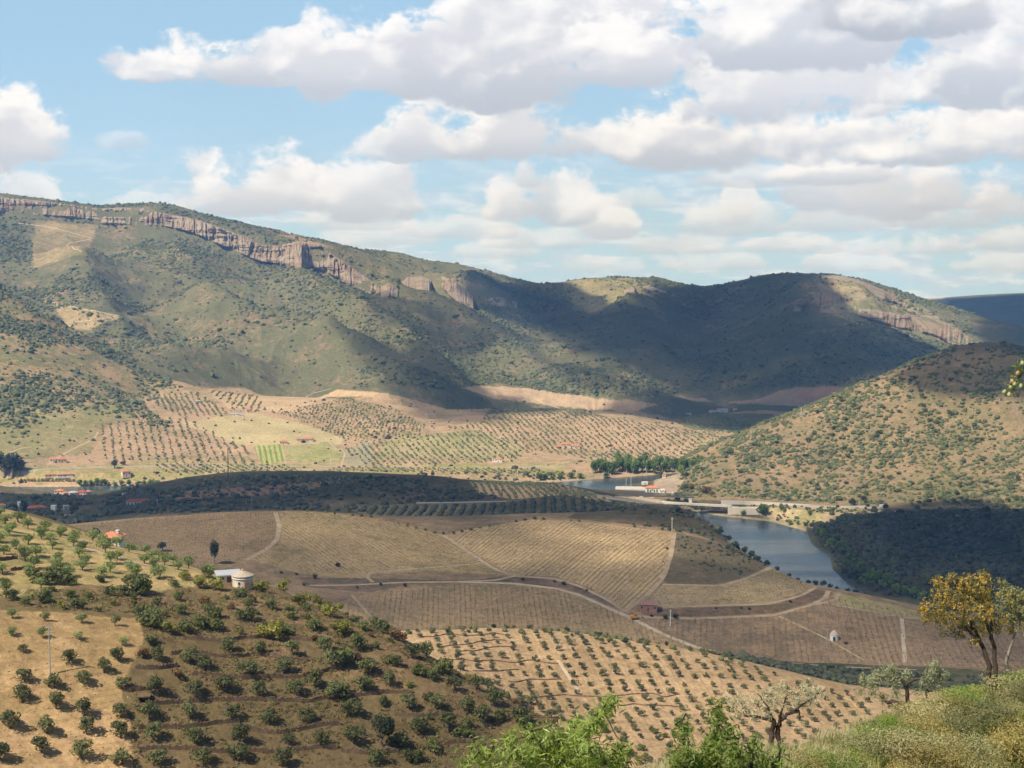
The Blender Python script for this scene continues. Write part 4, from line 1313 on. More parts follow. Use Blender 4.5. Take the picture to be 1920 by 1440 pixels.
def cliff(top, bot, r0, r1, depth=12.0, step=1.7, cover=1.0, seed=0):
    us = np.arange(top[0][0], top[-1][0] + .1, 1.1)
    tv = np.interp(us, [p[0] for p in top], [p[1] for p in top])
    bv = np.interp(us, [p[0] for p in bot], [p[1] for p in bot])
    T = np.array([hit(u, v, r0, r1) for u, v in zip(us, tv)]); B = np.array([hit(u, v, r0, r1) for u, v in zip(us, bv)])
    for q in (T, B):                                     # even out jumps in distance
        r = np.hypot(q[:, 0], q[:, 1]); k = 15
        rs_ = np.convolve(np.pad(r, k, 'edge'), np.ones(2 * k + 1) / (2 * k + 1), 'valid')
        f = (np.minimum(r, rs_) / r)[:, None]
        q[:] = np.array([0, 0, CZ]) + (q - np.array([0, 0, CZ])) * f
    nv = max(8, int(np.abs(T[:, 2] - B[:, 2]).mean() / step))
    t = np.linspace(0, 1, nv)
    G = B[:, None] * (1 - t)[None, :, None] + T[:, None] * t[None, :, None]
    s = np.concatenate([[0], np.cumsum(np.hypot(*np.diff((T + B)[:, :2] / 2, axis=0).T))])
    ss_, zz = np.meshgrid(s, G[:, :, 2].mean(0), indexing='ij')
    zz = G[:, :, 2]
    blk = np.floor(fbm(ss_ / 26, zz / 90, 2, seed) * 9) / 9          # upright buttresses
    strat = np.floor(fbm(ss_ / 160, zz / 15, 2, seed + 5) * 7) / 7   # level ledges
    crack = 1 - np.clip(np.abs(fbm(ss_ / 34, zz / 130, 3, seed + 8) - .5) * 16, 0, 1)
    blk2 = np.floor(fbm(ss_ / 10 + 3, zz / 30, 2, seed + 21) * 6) / 6
    crack2 = 1 - np.clip(np.abs(fbm(ss_ / 15, zz / 60, 3, seed + 28) - .5) * 14, 0, 1)
    d = depth * (.65 + 1.7 * (blk - .35) + 2.3 * (strat - .4) + .8 * (blk2 - .4)) - crack * 19 - crack2 * 8 + 5 * (fbm(ss_ / 7, zz / 7, 3, seed + 11) - .5)
    msk = np.clip((fbm(ss_ / 70, zz / 45, 3, seed + 17) - .5 + .28 * cover) * 6, -1, 1)
    ue = np.minimum(np.arange(len(us)), np.arange(len(us))[::-1]) / (6 + 10 * fbm(zz[0] / 20, zz[0] * 0, 2, seed + 3))[None, :].T
    edge_ = np.minimum(np.minimum(np.minimum(t, 1 - t) * nv / 3, 1)[None], np.clip(ue.T, 0, 1))
    _unused = np.minimum(np.minimum(t, 1 - t) * nv / 3, 1)[None]
    d = np.where(msk > 0, d * np.minimum(1, msk + .4), -6) * edge_ - (1 - edge_) * 8 + 4
    dirn = -G[:, :, :2] / np.linalg.norm(G[:, :, :2], axis=2, keepdims=True)
    G[:, :, :2] += dirn * d[:, :, None]
    m_, n_ = G.shape[:2]
    ii, jj = np.meshgrid(np.arange(m_ - 1), np.arange(n_ - 1), indexing='ij')
    q = (ii * n_ + jj).ravel()
    tag(obj("cliff", mesh_np("cliff", G.reshape(-1, 3), np.stack([q, q + n_, q + n_ + 1, q + 1], -1), rm, False)), kind='structure')


cliff([(-60, 363), (0, 368), (60, 374), (120, 381), (190, 391)], [(-60, 396), (0, 398), (60, 403), (120, 408), (190, 414)], 3900, 4500, 15, cover=1.8, seed=1)
cliff([(188, 391), (230, 388), (270, 390), (300, 398), (340, 405), (370, 411), (420, 429), (460, 444), (490, 458), (520, 460), (560, 452), (600, 456), (625, 477), (650, 494), (680, 515), (712, 540)],
      [(188, 420), (250, 423), (300, 424), (340, 432), (370, 442), (420, 464), (460, 481), (490, 493), (540, 500), (580, 502), (610, 512), (640, 527), (670, 542), (712, 560)], 3600, 4400, 18, cover=2.0, seed=2)
cliff([(714, 536), (730, 530), (746, 537)], [(714, 556), (730, 560), (746, 558)], 3500, 4400, 14, seed=3)
cliff([(752, 530), (765, 519), (790, 518), (808, 524)], [(752, 548), (765, 551), (790, 550), (808, 545)], 3400, 4450, 16, cover=1.5, seed=4)
cliff([(828, 518), (850, 522), (870, 540), (888, 555)], [(828, 540), (850, 560), (870, 575), (888, 580)], 3300, 4450, 14, cover=.9, seed=5)
cliff([(905, 560), (940, 555), (970, 566)], [(905, 572), (940, 574), (970, 580)], 3300, 4450, 10, cover=.5, seed=15)
cliff([(1170, 543), (1190, 538), (1215, 535), (1250, 546), (1285, 556)], [(1170, 556), (1190, 557), (1215, 556), (1250, 566), (1285, 572)], 3600, 4380, 18, cover=1.8, seed=6)
cliff([(1485, 566), (1520, 548), (1560, 546), (1605, 562)], [(1485, 584), (1540, 588), (1570, 588), (1605, 586)], 3300, 4200, 20, cover=1.5, seed=7)
cliff([(1540, 514), (1600, 519), (1650, 541), (1700, 562)], [(1540, 526), (1600, 536), (1650, 558), (1700, 578)], 3500, 4200, 18, cover=1.6, seed=8)
cliff([(1610, 578), (1650, 583), (1690, 588), (1720, 588), (1750, 597), (1780, 606), (1800, 616), (1816, 634)], [(1610, 592), (1650, 606), (1690, 618), (1720, 622), (1750, 630), (1780, 646), (1800, 656), (1816, 658)], 3000, 3900, 24, cover=2.2, seed=9)

# ------------------------------------------------------------------ tracks and roads as thin ribbons on the ground
M_TRACK = simple_mat("dirt_track", (.40, .30, .19), .95, .05, .25, .15)
M_PALE = simple_mat("pale_track", (.46, .37, .26), .95, .05, .2, .15)
M_ASPH = simple_mat("old_asphalt", (.36, .34, .31), .9, .1, .15, .1)


def ribbon(name, pts, w, mat, r0, r1, lift=.12, label=None, r_smooth=True):
    P3 = []
    for a, b in zip(pts[:-1], pts[1:]):
        k = max(2, int(math.hypot(b[0] - a[0], b[1] - a[1]) / 4))
        for i in range(k):
            f = i / k
            P3.append(hit(a[0] + (b[0] - a[0]) * f, a[1] + (b[1] - a[1]) * f, r0, r1))
    P3.append(hit(*pts[-1], r0, r1))
    P3 = np.array(P3)
    xy = P3[:, :2].copy()
    for _ in range(4): xy[1:-1] = (xy[:-2] + 2 * xy[1:-1] + xy[2:]) / 4
    # resample evenly
    sl = np.concatenate([[0], np.cumsum(np.hypot(*np.diff(xy, axis=0).T))])
    n_ = max(3, int(sl[-1] / 3.0))
    sg = np.linspace(0, sl[-1], n_)
    xy = np.stack([np.interp(sg, sl, xy[:, 0]), np.interp(sg, sl, xy[:, 1])], -1)
    tdir = np.gradient(xy, axis=0); tdir /= np.linalg.norm(tdir, axis=1, keepdims=True) + 1e-9
    nd = np.stack([-tdir[:, 1], tdir[:, 0]], -1)
    ww = w * (1 + .25 * (fbm(sg / 9, sg * 0, 2, 3) - .5))
    V = []
    for o in (-.5, -.17, .17, .5):
        q = xy + nd * (ww * o)[:, None]
        V.append(np.stack([q[:, 0], q[:, 1], zat(q[:, 0], q[:, 1]) + lift * (1 if abs(o) < .3 else .6)], -1))
    V = np.concatenate(V)
    k = np.arange(n_ - 1)
    F = np.concatenate([np.stack([k + j * n_, k + 1 + j * n_, k + 1 + (j + 1) * n_, k + (j + 1) * n_], -1) for j in range(3)])[:, ::-1]
    return tag(obj(name, mesh_np(name, V, F, mat, True)), kind='structure')


for pts, w, mt_, r0, r1 in [
    ([(516, 961), (524, 985), (520, 1012), (500, 1030), (462, 1050)], 5.5, M_TRACK, 740, 1000),
    ([(830, 1003), (860, 1022), (900, 1050), (930, 1068), (962, 1080), (1040, 1085), (1090, 1100), (1140, 1125), (1172, 1147)], 5, M_TRACK, 720, 1000),
    ([(966, 1080), (930, 1088), (860, 1091), (760, 1092), (660, 1097), (580, 1098)], 5, M_TRACK, 720, 900),
    ([(860, 1091), (960, 1094), (1040, 1103), (1085, 1115), (1140, 1140), (1190, 1162), (1240, 1188), (1300, 1212), (1340, 1222)], 5, M_PALE, 690, 900),
    ([(700, 1092), (688, 1084), (688, 1076), (705, 1072), (760, 1068), (850, 1061), (905, 1056)], 4.5, M_TRACK, 720, 960),
    ([(1264, 999), (1258, 1040), (1245, 1080), (1215, 1115), (1172, 1147)], 6, M_TRACK, 720, 1000),
    ([(1242, 1096), (1350, 1098), (1400, 1085), (1448, 1063)], 5, M_TRACK, 720, 1000),
    ([(1212, 1140), (1260, 1138), (1440, 1133), (1500, 1118), (1530, 1102)], 4.5, M_TRACK, 720, 960),
    ([(1180, 1156), (1300, 1160), (1450, 1154), (1520, 1135), (1550, 1120), (1553, 1108)], 5, M_TRACK, 720, 960),
    ([(1530, 1134), (1568, 1124), (1574, 1112)], 4.5, M_TRACK, 720, 960),
    ([(1460, 1155), (1545, 1195), (1620, 1238)], 2.5, M_TRACK, 680, 900),
    ([(1560, 1133), (1692, 1158), (1800, 1165)], 3, M_TRACK, 720, 960),
    ([(1691, 1160), (1697, 1242)], 4, M_PALE, 690, 900),
    ([(660, 1116), (694, 1155)], 3.5, M_TRACK, 720, 900),
    ([(845, 1000), (920, 987), (1000, 975), (1060, 977), (1150, 987), (1262, 1000)], 4, M_TRACK, 760, 1000),
    ([(1430, 1238), (1560, 1250), (1720, 1256)], 3, M_TRACK, 690, 760),
    ([(1046, 1238), (1066, 1268), (1088, 1300)], 3, M_PALE, 500, 640),
    ([(775, 1205), (800, 1240), (850, 1290)], 3, M_PALE, 480, 640),
    ([(130, 1022), (170, 1030), (230, 1050), (290, 1062)], 3.5, M_PALE, 330, 520),
    ([(640, 876), (642, 862), (650, 848), (612, 838), (565, 826), (535, 824)], 4, M_PALE, 1850, 2200),
    ([(88, 872), (130, 845), (178, 822), (184, 810)], 4, M_PALE, 1870, 2250),
    ([(10, 852), (40, 840), (60, 838)], 4, M_PALE, 1880, 2250),
    ([(85, 565), (150, 578), (222, 592)], 7, M_PALE, 2800, 3700), ([(222, 592), (180, 600), (125, 605)], 7, M_PALE, 2800, 3700),
    ([(30, 418), (90, 425), (172, 446)], 7, M_PALE, 3500, 4250), ([(170, 448), (120, 458), (152, 472)], 6, M_PALE, 3500, 4250),
    ([(620, 725), (500, 770)], 4, M_PALE, 2200, 2750), ([(380, 735), (470, 773), (600, 815), (640, 850)], 4, M_PALE, 1950, 2700),
    ([(1460, 735), (1500, 765)], 5, M_PALE, 2300, 2900), ([(985, 735), (1010, 752), (1050, 766)], 5, M_PALE, 2300, 2900),
]:
    ribbon("track", pts, w * .52, mt_, r0, r1)
for pts, w, r0, r1 in [([(40, 882), (130, 878), (300, 874), (560, 874), (720, 875), (880, 878), (1060, 874)], 6, 1780, 1960), ([(780, 943), (860, 942), (950, 940)], 6, 1290, 1420),
                       ([(70, 969), (165, 963)], 7, 1280, 1420), ([(1080, 933), (1140, 938), (1200, 943), (1250, 946)], 7, 1400, 1640), ([(1400, 946), (1460, 947), (1540, 951), (1600, 950), (1660, 953)], 8, 1450, 1620)]:
    ribbon("road", pts, w, M_ASPH, r0, r1)

# ------------------------------------------------------------------ dry-stone terrace walls
M_STONE = simple_mat("dry_stone", (.17, .115, .07), .95, .05, .45, 1.6)  # stone colour darkened to stand in for the walls' shadow side


def terrace_wall(pts, r0, r1, h, label, group):
    P3 = []
    for a, b in zip(pts[:-1], pts[1:]):
        k = max(2, int((abs(b[0] - a[0])) / 3))
        P3 += [hit(a[0] + (b[0] - a[0]) * i / k, a[1] + (b[1] - a[1]) * i / k, r0, r1) for i in range(k)]
    P3.append(hit(*pts[-1], r0, r1))
    P3 = np.array(P3)
    P3[:, :2] *= (1 + .012 * (fbm(P3[:, 0] / 9, P3[:, 1] / 9, 2, 5) - .5))[:, None]
    r = np.hypot(P3[:, 0], P3[:, 1]); k = 2
    if len(r) > 9:
        rs_ = np.convolve(np.pad(r, k, 'edge'), np.ones(2 * k + 1) / (2 * k + 1), 'valid')
        P3[:, :2] *= (rs_ / r)[:, None]
    P3[:, 2] = zat(P3[:, 0], P3[:, 1])
    V, F = [], []
    for i, p in enumerate(P3):
        d = p[:2] / np.hypot(*p[:2])
        hh = h * random.uniform(.65, 1.15)
        for o, z in ((-.35, -.5), (-.25, hh), (.35, hh * random.uniform(.85, 1)), (.5, -.5)):
            V.append((p[0] + d[0] * (o + random.uniform(-.07, .07)), p[1] + d[1] * o, p[2] + z))
        if i:
            b0 = (i - 1) * 4
            F += [(b0 + j, b0 + j + 4, b0 + j + 5, b0 + j + 1) for j in range(3)]
    e = len(P3) * 4
    F += [(0, 1, 2, 3), (e - 1, e - 2, e - 3, e - 4)]
    mb = MB(); mb.add(V, F)
    tag(mb.build("terrace_wall", M_STONE), label, "stone wall", group)


z7 = lambda q: [(x / 3, 960 + y / 3) for x, y in q]
z8 = lambda q: [(640 + x / 3, 1000 + y / 3) for x, y in q]
z4 = lambda q: [(x / 3, 700 + y / 3) for x, y in q]
NEARW = [
    (z7([(1040, 716), (1400, 718), (1760, 713)]), "topmost long dry-stone wall on the brown bushy slope"),
    (z7([(960, 800), (1300, 822), (1730, 830)]), "brown dry-stone wall just below the topmost one on the bushy slope"),
    (z7([(760, 872), (1000, 869)]), "short stone wall at the edge of the tan field, below its third row of trees"),
    (z7([(1080, 922), (1400, 937), (1700, 927), (1920, 902)]), "long bowed dry-stone wall across the middle of the brown slope"),
    (z7([(690, 992), (830, 986)]), "very short stone wall in the tan field's right edge beside two olive trees"),
    (z7([(840, 1062), (1150, 1070), (1500, 1062), (1840, 1057)]), "straight terrace wall running right from the small dark stone shelter"),
    (z7([(780, 1192), (1050, 1192), (1350, 1187)]), "terrace wall below the small dark stone shelter, ending mid slope"),
    (z7([(1380, 1227), (1600, 1217), (1920, 1197)]), "terrace wall low on the brown slope, rising slightly to its right end"),
    (z7([(770, 1322), (1100, 1332), (1500, 1337), (1900, 1332)]), "lowest long terrace wall in the left corner of the brown slope"),
    (z8([(30, 925), (200, 912), (400, 893)]), "terrace wall under a row of round shrubs near the slope's right half"),
    (z8([(300, 1032), (560, 1022)]), "short terrace wall in shade above the big dark bush"),
    (z8([(0, 1228), (320, 1228)]), "terrace wall in shade below the big dark bush"),
    (z8([(540, 1177), (740, 1162)]), "short terrace wall in shade left of the bright almond tree"),
]
for pts, lb in NEARW:
    terrace_wall(pts, 240, 430, .85, lb, "terrace walls on the near slope")
for pts, lb in [(z4([(0, 1052), (100, 1046)]), "short dark stone wall among olive trees at the left edge"), (z4([(60, 1112), (180, 1097)]), "short dark stone wall below another near the left edge"),
                (z4([(0, 1002), (40, 997)]), "small wall stub at the left edge, highest of three there")]:
    terrace_wall(pts, 330, 470, .9, lb, "terrace walls in the upper olive grove")
for pts, lb in [(z8([(430, 577), (700, 574), (940, 577)]), "uppermost stone terrace line on the orchard hill"), (z8([(540, 637), (760, 612), (930, 607)]), "second stone terrace line down on the orchard hill"),
                (z8([(640, 662), (960, 632)]), "slanting terrace line on the orchard hill below the second one"), (z8([(560, 710), (900, 722), (1220, 722)]), "long level terrace line mid height on the orchard hill"),
                (z8([(740, 772), (1000, 782)]), "short terrace line at the orchard hill's left edge"), (z8([(940, 827), (1240, 822)]), "terrace line left of the pale orchard track's lower end"),
                (z8([(1110, 917), (1500, 917), (1900, 907)]), "long terrace line low on the orchard hill"), (z8([(1560, 967), (1920, 972)]), "lowest terrace line on the orchard hill")]:
    terrace_wall(pts, 470, 640, .42, lb, "terrace walls of the orchard hill")

# ------------------------------------------------------------------ houses
M_WHITE = simple_mat("white_plaster", (.72, .69, .63), .9, .1, .1, .6)
M_CREAM = simple_mat("cream_plaster", (.66, .55, .42), .9, .1, .14, .6)
M_GREY = simple_mat("grey_render", (.45, .44, .42), .9, .1, .12, .6)
M_TILE = simple_mat("orange_tiles", (.52, .22, .125), .85, .1, .22, 1.2)
M_TILER = simple_mat("red_tiles", (.36, .10, .065), .85, .1, .2, 1.2)
M_PANE = simple_mat("dark_pane", (.03, .035, .04), .2, .5, .1)
M_DOOR = simple_mat("wood_door", (.16, .09, .05), .7, .2, .2)
M_GREEN = simple_mat("green_door", (.05, .16, .06), .6, .3, .1)
M_CONC = simple_mat("concrete", (.55, .50, .42), .9, .1, .15, .4)
M_BRICK = simple_mat("red_brick", (.36, .20, .15), .9, .1, .2, .8)
M_METAL = simple_mat("dark_girder", (.10, .085, .085), .7, .3, .2, .5)
M_ZINC = simple_mat("zinc_sheet", (.42, .43, .44), .5, .4, .1, .5)
M_POLEW = simple_mat("pale_pole", (.72, .70, .66), .8, .2, .08)
M_POLEG = simple_mat("grey_pole", (.36, .35, .33), .8, .2, .1)
M_POLED = simple_mat("dark_mast", (.07, .07, .07), .8, .2, .1)
M_WIRE = simple_mat("wire", (.3, .3, .3), .6, .3, .1)


def house(u, v, r0, r1, w, d, h, rh, yaw, label, wall=M_WHITE, roofm=M_TILE, kind='hip', nwin=3, chimney=False, door=True, cat="house", name="house", group=None):
    """walls w x d x h metres, roof rh high; yaw turns it; parts: wall, roof (> chimney), door, window (> pane)"""
    p = hit(u, v, r0, r1)
    face = -math.atan2(p[0], p[1])
    e = empty(name, (p[0], p[1], p[2]), face + radians(yaw))
    x0, x1, y0, y1 = -w / 2, w / 2, -d / 2, d / 2
    mb = MB(); mb.box(x0, x1, y0, y1, -2.0, h)
    if kind == 'gable':
        mb.add([(x0, y0, h), (x0, y1, h), (x0, 0, h + rh - .05), (x1, y0, h), (x1, y1, h), (x1, 0, h + rh - .05)], [(0, 1, 2), (3, 5, 4)])
    mb.build("wall", wall, e)
    o = .45
    rb = MB()
    if kind == 'flat':
        rb.box(x0 - .15, x1 + .15, y0 - .15, y1 + .15, h + .003, h + rh)
    elif kind == 'gable':
        for sgn in (-1, 1):
            ye = sgn * (d / 2 + o)
            ze = h - rh * o / (d / 2)
            rb.add([(x0 - o, ye, ze), (x1 + o, ye, ze), (x1 + o, 0, h + rh), (x0 - o, 0, h + rh), (x0 - o, ye, ze + .22), (x1 + o, ye, ze + .22), (x1 + o, 0, h + rh + .22), (x0 - o, 0, h + rh + .22)],
                   [(0, 1, 2, 3), (4, 7, 6, 5), (0, 4, 5, 1), (1, 5, 6, 2), (3, 7, 4, 0)])
    elif kind == 'shed':
        rb.add([(x0 - o, y0 - o, h - .1), (x1 + o, y0 - o, h - .1), (x1 + o, y1 + o, h + rh), (x0 - o, y1 + o, h + rh), (x0 - o, y0 - o, h + .15), (x1 + o, y0 - o, h + .15), (x1 + o, y1 + o, h + rh + .25), (x0 - o, y1 + o, h + rh + .25)],
               [(0, 3, 2, 1), (4, 5, 6, 7), (0, 1, 5, 4), (1, 2, 6, 5), (2, 3, 7, 6), (3, 0, 4, 7)])
    else:
        k = min(d / 2, w / 2) * .95
        rb.add([(x0 - o, y0 - o, h), (x1 + o, y0 - o, h), (x1 + o, y1 + o, h), (x0 - o, y1 + o, h), (x0 + k, 0, h + rh), (x1 - k, 0, h + rh), (x0 - o, y0 - o, h - .18), (x1 + o, y0 - o, h - .18), (x1 + o, y1 + o, h - .18), (x0 - o, y1 + o, h - .18)],
               [(0, 1, 5, 4), (1, 2, 5), (2, 3, 4, 5), (3, 0, 4), (6, 9, 8, 7), (0, 6, 7, 1), (1, 7, 8, 2), (2, 8, 9, 3), (3, 9, 6, 0)])
    ro = rb.build("roof", roofm, e)
    if chimney:
        MB().box(w * .2, w * .2 + .7, -.35, .35, h * .9, h + rh + .25).box(w * .2 - .12, w * .2 + .82, -.47, .47, h + rh + .253, h + rh + .4).build("chimney", wall, ro)
    # openings on the front and the sun side
    if door:
        fd = MB(); fd.box(-.55, .55, y0 - .03, y0 + .2, 0, min(2.1, h * .8)); fd.build("door", M_DOOR, e)
    xs_ = [x0 + (i + .5) * w / nwin for i in range(nwin)]
    for x in xs_:
        if door and abs(x) < 1.2: continue
        ws, wz0, wz1 = min(.55, w / nwin * .3), h * .4, h * .75
        fw = MB().box(x - ws - .1, x + ws + .1, y0 - .05, y0 + .1, wz0 - .1, wz0 - .003).box(x - ws - .1, x + ws + .1, y0 - .05, y0 + .1, wz1 + .003, wz1 + .1).box(x - ws - .1, x - ws, y0 - .05, y0 + .1, wz0, wz1).box(x + ws, x + ws + .1, y0 - .05, y0 + .1, wz0, wz1).build("window", M_GREY, e)
        MB().box(x - ws, x + ws, y0 - .02, y0 + .1, wz0, wz1).build("pane", M_PANE, fw)
    tag(e, label, cat, group)
    return e


G_FAR, G_VIL = "houses across the river", "houses of the shaded riverside hamlet"
house(211, 1025, 400, 520, 5.6, 5, 2.6, 1.2, -20, "small white house with an orange tiled roof and chimney on the near olive slope", chimney=True, nwin=2)
house(428, 1090, 330, 420, 5.4, 3.2, 1.9, .4, 8, "low white shed with a flat pale roof left of the round stone tower", roofm=M_ZINC, kind='shed', nwin=3, cat="shed", name="shed")
house(101, 866, 1800, 2000, 10, 8, 4, 1.6, 0, "orange-roofed white house with a flat white wing on the far bank, left end", group=G_FAR)
house(116, 867, 1800, 2000, 11, 7, 4.5, 1.8, 8, "orange-roofed cream house joined to the right of another on the far bank", wall=M_CREAM, group=G_FAR)
house(38, 868, 1800, 2000, 9, 8, 4.5, 1.8, 10, "small white house with orange roof beside the dark eucalyptus clump", group=G_FAR)
house(236, 892, 1750, 1900, 10, 9, 6, 2.2, 12, "tall cream house with an orange roof above the left reach of water", wall=M_CREAM, group=G_FAR)
house(94, 893, 1760, 1900, 13, 6, 2.6, 1.3, 3, "long low orange roof behind the riverside hedge, the left one of two", wall=M_CREAM, group=G_FAR)
house(122, 893, 1760, 1900, 19, 6, 2.8, 1.3, 3, "long low white house behind the riverside hedge, the right one of two", nwin=6, group=G_FAR)
house(168, 866, 1800, 2000, 3, 3, 3.2, .8, 0, "tiny white hut alone on the far tan field", kind='shed', nwin=1, door=False, cat="hut", group=G_FAR)
house(112, 818 + 36, 1830, 2100, 2.4, 2.4, 3.5, .6, 0, "tiny white cabin beside the pale track above the left houses", kind='shed', nwin=1, door=False, cat="hut", group=G_FAR)
house(531, 832, 1950, 2250, 11, 9, 3.6, 2.0, 6, "orange-roofed house alone at the edge of the pale field", wall=M_CREAM, group=G_FAR)
house(561, 827, 1950, 2250, 7, 7, 3.4, 1.8, 0, "small orange-roofed outbuilding left of a long farmhouse", wall=M_CREAM, group=G_FAR)
house(578, 827, 1950, 2250, 16, 9, 3.8, 2.1, -8, "long farmhouse with a bright orange roof below the pale field", wall=M_GREY, nwin=4, group=G_FAR)
house(370, 755, 2150, 2600, 8, 5, 2.6, .9, 8, "grey flat-roofed shed among olive rows under the mountain", wall=M_GREY, roofm=M_ZINC, kind='shed', cat="shed", name="shed", group=G_FAR)
house(440, 779, 2050, 2500, 12, 5, 2.4, .6, -6, "long low white shed by the field lane under the mountain", roofm=M_ZINC, kind='shed', cat="shed", name="shed", group=G_FAR)
house(452, 780, 2050, 2500, 6, 4, 2.2, .6, -6, "small white shed right of a longer one by the field lane", roofm=M_ZINC, kind='shed', cat="shed", name="shed", group=G_FAR)
house(466, 773, 2050, 2500, 7, 5, 4.5, 1.0, 10, "little cream house at the top corner of the field lane", wall=M_CREAM, kind='gable', group=G_FAR)
house(809, 792, 2000, 2500, 7, 5, 2.6, .9, 0, "small white cabin right of the tall pylon", kind='shed', nwin=2, cat="hut", group=G_FAR)
house(743, 804, 2000, 2400, 3.6, 3.2, 3.6, .6, 0, "tiny white hut left of the tall pylon", kind='shed', nwin=1, door=False, cat="hut", group=G_FAR)
house(799, 817, 1980, 2300, 4, 3, 3.5, .6, 0, "tiny white hut at the foot of the tall pylon", kind='shed', nwin=1, door=False, cat="hut", group=G_FAR)
house(935, 866, 1840, 2100, 10, 6, 4.2, 1.6, -5, "white house with an orange roof alone above the far road", group=G_FAR)
house(925, 866, 1840, 2100, 3.6, 4, 4.8, .5, 0, "narrow white outbuilding touching the house above the far road", kind='flat', nwin=1, door=False, cat="hut", group=G_FAR)
house(1061, 838, 1900, 2250, 14, 9, 4.5, 2.2, 4, "large orange-roofed farmhouse on the far plain, left of a pair", wall=M_CREAM, nwin=5, group=G_FAR)
house(1080, 840, 1900, 2250, 11, 8, 3.8, 2.0, -4, "orange-roofed farm wing right of the large farmhouse on the far plain", wall=M_CREAM, nwin=4, group=G_FAR)
house(1045, 840, 1900, 2250, 7, 5, 2.4, .8, 0, "low cream annexe at the left end of the large farmhouse", wall=M_CREAM, kind='shed', nwin=2, cat="shed", name="shed", group=G_FAR)
house(1148, 843, 1900, 2250, 3, 3, 3, .6, 0, "tiny white hut right of the orange-roofed farm pair", kind='shed', nwin=1, door=False, cat="hut", group=G_FAR)
house(1337, 763, 2350, 2750, 15, 9, 5, 2.2, 6, "red-roofed farmhouse in cloud shade under the mountain", wall=M_WHITE, roofm=M_TILER, nwin=4, group=G_FAR)
house(1355, 764, 2350, 2750, 20, 9, 5.5, 1.0, 6, "long white farm building in cloud shade beside a red-roofed farmhouse", roofm=M_ZINC, kind='shed', nwin=6, group=G_FAR)
house(1378, 768, 2350, 2750, 7, 6, 3.4, 1.4, 0, "small red-roofed shed right of the long white farm building", roofm=M_TILER, nwin=2, cat="shed", name="shed", group=G_FAR)
house(1291, 763, 2350, 2750, 9, 5, 2.4, .8, 0, "low white shed far left of the red-roofed farmhouse", roofm=M_ZINC, kind='shed', nwin=2, cat="shed", name="shed", group=G_FAR)
# shaded hamlet by the river on the left
house(112, 925, 1450, 1680, 10, 8, 3.4, 1.8, -15, "orange-roofed house nearest the water at the hamlet's left end", wall=M_CREAM, group=G_VIL)
house(123, 929, 1450, 1680, 6, 6, 3.4, 1.5, 25, "small orange-roofed house tucked against the one at the hamlet's left end", wall=M_CREAM, nwin=2, group=G_VIL)
house(137, 929, 1450, 1680, 9, 7, 3.8, 1.4, 10, "grey-roofed white house in the middle of the riverside hamlet", roofm=M_GREY, group=G_VIL)
house(154, 928, 1450, 1680, 10, 8, 3.6, 2.0, -8, "red-roofed white house right of the grey-roofed one in the hamlet", roofm=M_TILER, group=G_VIL)
house(166, 927, 1450, 1680, 6, 6, 3.6, 1.6, 20, "small orange-red roofed house at the hamlet's right end", nwin=2, group=G_VIL)
house(149, 934, 1450, 1680, 6, 5, 2.6, 1.2, 0, "little white house just below the red-roofed one in the hamlet", roofm=M_TILER, nwin=2, group=G_VIL)
house(234, 933, 1450, 1680, 5, 4, 2.6, .8, 0, "small white hut by the shaded water's edge", roofm=M_ZINC, kind='shed', nwin=1, cat="hut", group=G_VIL)
house(260, 947, 1300, 1620, 23, 8, 4.2, 2.0, 3, "long white house with a dark red roof in the shade", roofm=M_TILER, nwin=7, group=G_VIL)
house(69, 957, 1300, 1560, 17, 8, 3.0, 2.2, 2, "long brick-red roofed barn in shade at the far left", wall=M_BRICK, roofm=M_TILER, nwin=4, cat="barn", name="barn", group=G_VIL)
house(101, 959, 1300, 1560, 4.6, 4.6, 5.6, .5, -18, "narrow white tower-like building with a dark opening in shade", kind='flat', nwin=1, roofm=M_WHITE, group=G_VIL)
house(124, 955, 1300, 1560, 5, 4, 3.2, .8, 10, "small grey cube house right of the narrow white tower", wall=M_GREY, roofm=M_GREY, kind='flat', nwin=1, group=G_VIL)
house(4, 958, 1300, 1560, 6, 6, 6, 1.6, 10, "two-storey white house with orange roof cut by the left edge", group=G_VIL)
house(37, 955, 1300, 1560, 3, 4, 6.4, .8, 20, "thin white gable wall between dark trees at the far left", kind='shed', nwin=1, door=False, roofm=M_ZINC, group=G_VIL)
# station and quay
st = house(1223, 922, 1540, 1720, 16, 9, 5.0, 2.4, 3, "white station building with an orange roof and green doors by the river quay", nwin=3, cat="station", name="station", door=False)
for x in (-5.3, -2.2, 2.2, 5.3):
    MB().box(x - .9, x + .9, -4.56, -4.35, 0, 2.9).build("door", M_GREEN, st)
house(1241, 923, 1540, 1720, 6, 6, 3.2, .5, 3, "white flat-roofed annexe on the right of the station", kind='flat', nwin=2, roofm=M_WHITE, cat="annexe", name="annexe")
house(1209, 908, 1560, 1760, 7, 5, 2.4, .6, 10, "little white building on the back of the quay", kind='flat', nwin=1, roofm=M_WHITE, cat="hut", name="hut")
house(1245, 888, 1640, 1800, 4, 4, 2.6, .7, 0, "tiny white hut on the rocky nose above the quay", kind='shed', nwin=1, cat="hut", name="hut", door=False)
house(1216, 1144, 720, 860, 9.5, 6, 3.6, .6, -3, "unfinished red brick shed beside the vineyard lane", wall=M_BRICK, roofm=M_BRICK, kind='shed', nwin=4, cat="shed", name="shed")

